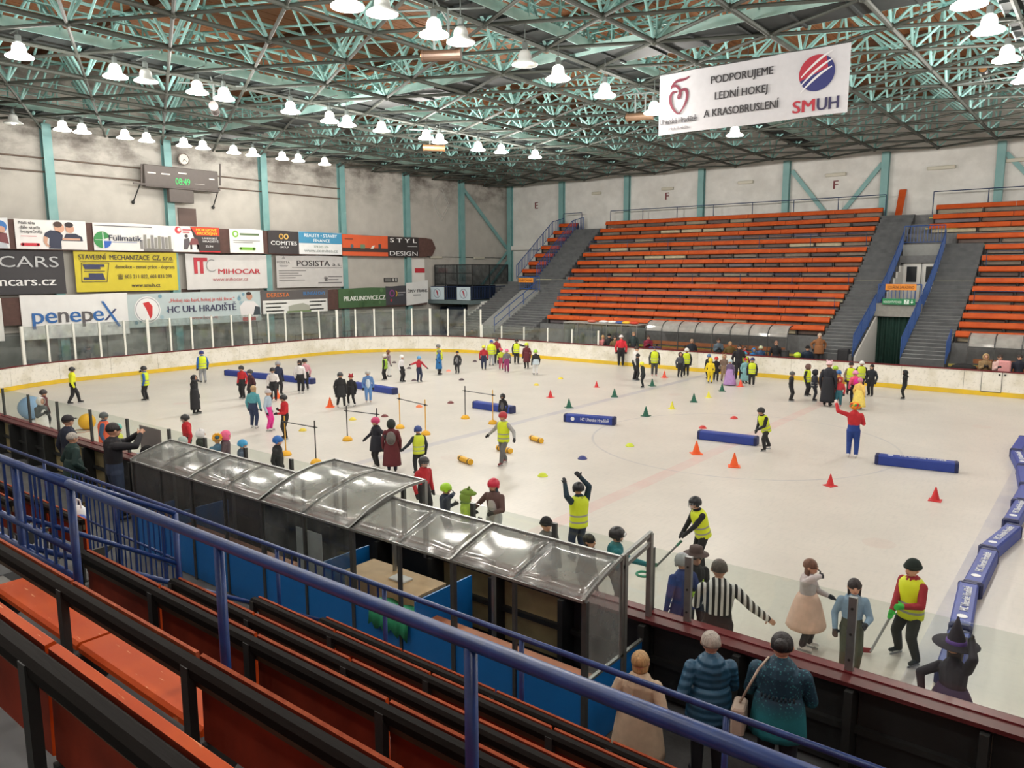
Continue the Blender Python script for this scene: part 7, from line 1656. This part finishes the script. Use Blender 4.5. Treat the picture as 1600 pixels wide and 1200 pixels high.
# ---------------------------------------------------------------- held things and loose things near people
def stick(a, b, blade_dir, label, shaft=(70,70,72), bl=(60,170,90)):
    a, b = Vector(a), Vector(b); t = thing('hockey_stick', b, label, 'hockey stick'); d = (a-b)
    obj('shaft', MB().beam(b, a, 0.022, 0.03), mat('stick shaft %d' % shaft[0], shaft, 0.4), t)
    e = b + Vector(blade_dir); obj('blade', MB().loft([[b+Vector((-0.01,-0.01,-0.02)),b+Vector((0.01,0.01,-0.02)),b+Vector((0.01,0.01,0.05)),b+Vector((-0.01,-0.01,0.05))],[e+Vector((-0.008,-0.008,-0.02)),e+Vector((0.008,0.008,-0.02)),e+Vector((0.008,0.008,0.06)),e+Vector((-0.008,-0.008,0.06))]]), mat('stick blade %d' % bl[0], bl, 0.5), t)
    obj('grip', MB().beam(a-d*0.18, a+d.normalized()*0.02, 0.03, 0.036), mat('stick grip %d' % bl[1], bl, 0.6), t)
s0 = on_z(1026,884,0.03); y_ = s0.y+0.35; stick(on_y(1064,846,y_), s0, (-0.16,-0.12,0), 'hockey stick of the skater in the black helmet', (90,92,92), (60,120,96))
s0 = on_z(1360,1018,0.03); y_ = s0.y+0.1; stick(on_y(1397,953,y_), s0, (-0.14,-0.08,0), 'silver hockey stick with red blade held by the boy', (176,178,180), (150,50,56))
mb = MB(); c = on_y(1005,897,8.95)
for i in range(20): mb.tube(c+Vector((0.09*math.cos(i*math.pi/10),0.09*math.sin(i*math.pi/10),0.0)), c+Vector((0.09*math.cos((i+1)*math.pi/10),0.09*math.sin((i+1)*math.pi/10),0)), 0.018, n=6)
obj('throwing_ring', mb, mat('green ring', (60,150,110), 0.5), label='small green ring held out by the child in goggles', cat='ring')
q = on_y(1586,556,37.6); obj('pink_bag', MB().cbox((q.x-0.55,37.45,0.95),(q.x-0.1,37.6,1.45),0.05), clothmat((226,160,160)), label='pink bag standing on the right far boards ledge', cat='bag')
q = on_y(1506,573,37.4); obj('black_bag', MB().ell((q.x,37.4,1.05),(0.5,0.2,0.2),14,6), clothmat((28,28,30)), smooth=True, label='black bag lying behind the far boards right of the stairs', cat='bag')
q = on_y(1219,553,37.5); obj('waste_bin', MB().lathe([(0.2,0.0),(0.24,1.25),(0.26,1.28),(0.26,1.32)],(q.x,38.1,-0.05),12), mat('grey bin', (70,70,72), 0.6), label='tall dark grey bin at the end of the long canopy', cat='bin')
q = on_y(1315,550,37.7); obj('waste_bin', MB().cbox((q.x-0.25,37.9,-0.05),(q.x+0.25,38.3,1.5),0.04), mat('black bin', (36,36,40), 0.6), label='black box bin at the foot of the left stair flight', cat='bin')
q = on_y(1246,548,37.3); obj('lime_helmet', MB().ell((q.x,37.35,1.15),(0.17,0.2,0.15),14,8), mat('lime helmet shell', (196,226,60), 0.4), smooth=True, label='lime helmet lying on the far boards ledge', cat='helmet')
finish_texts()
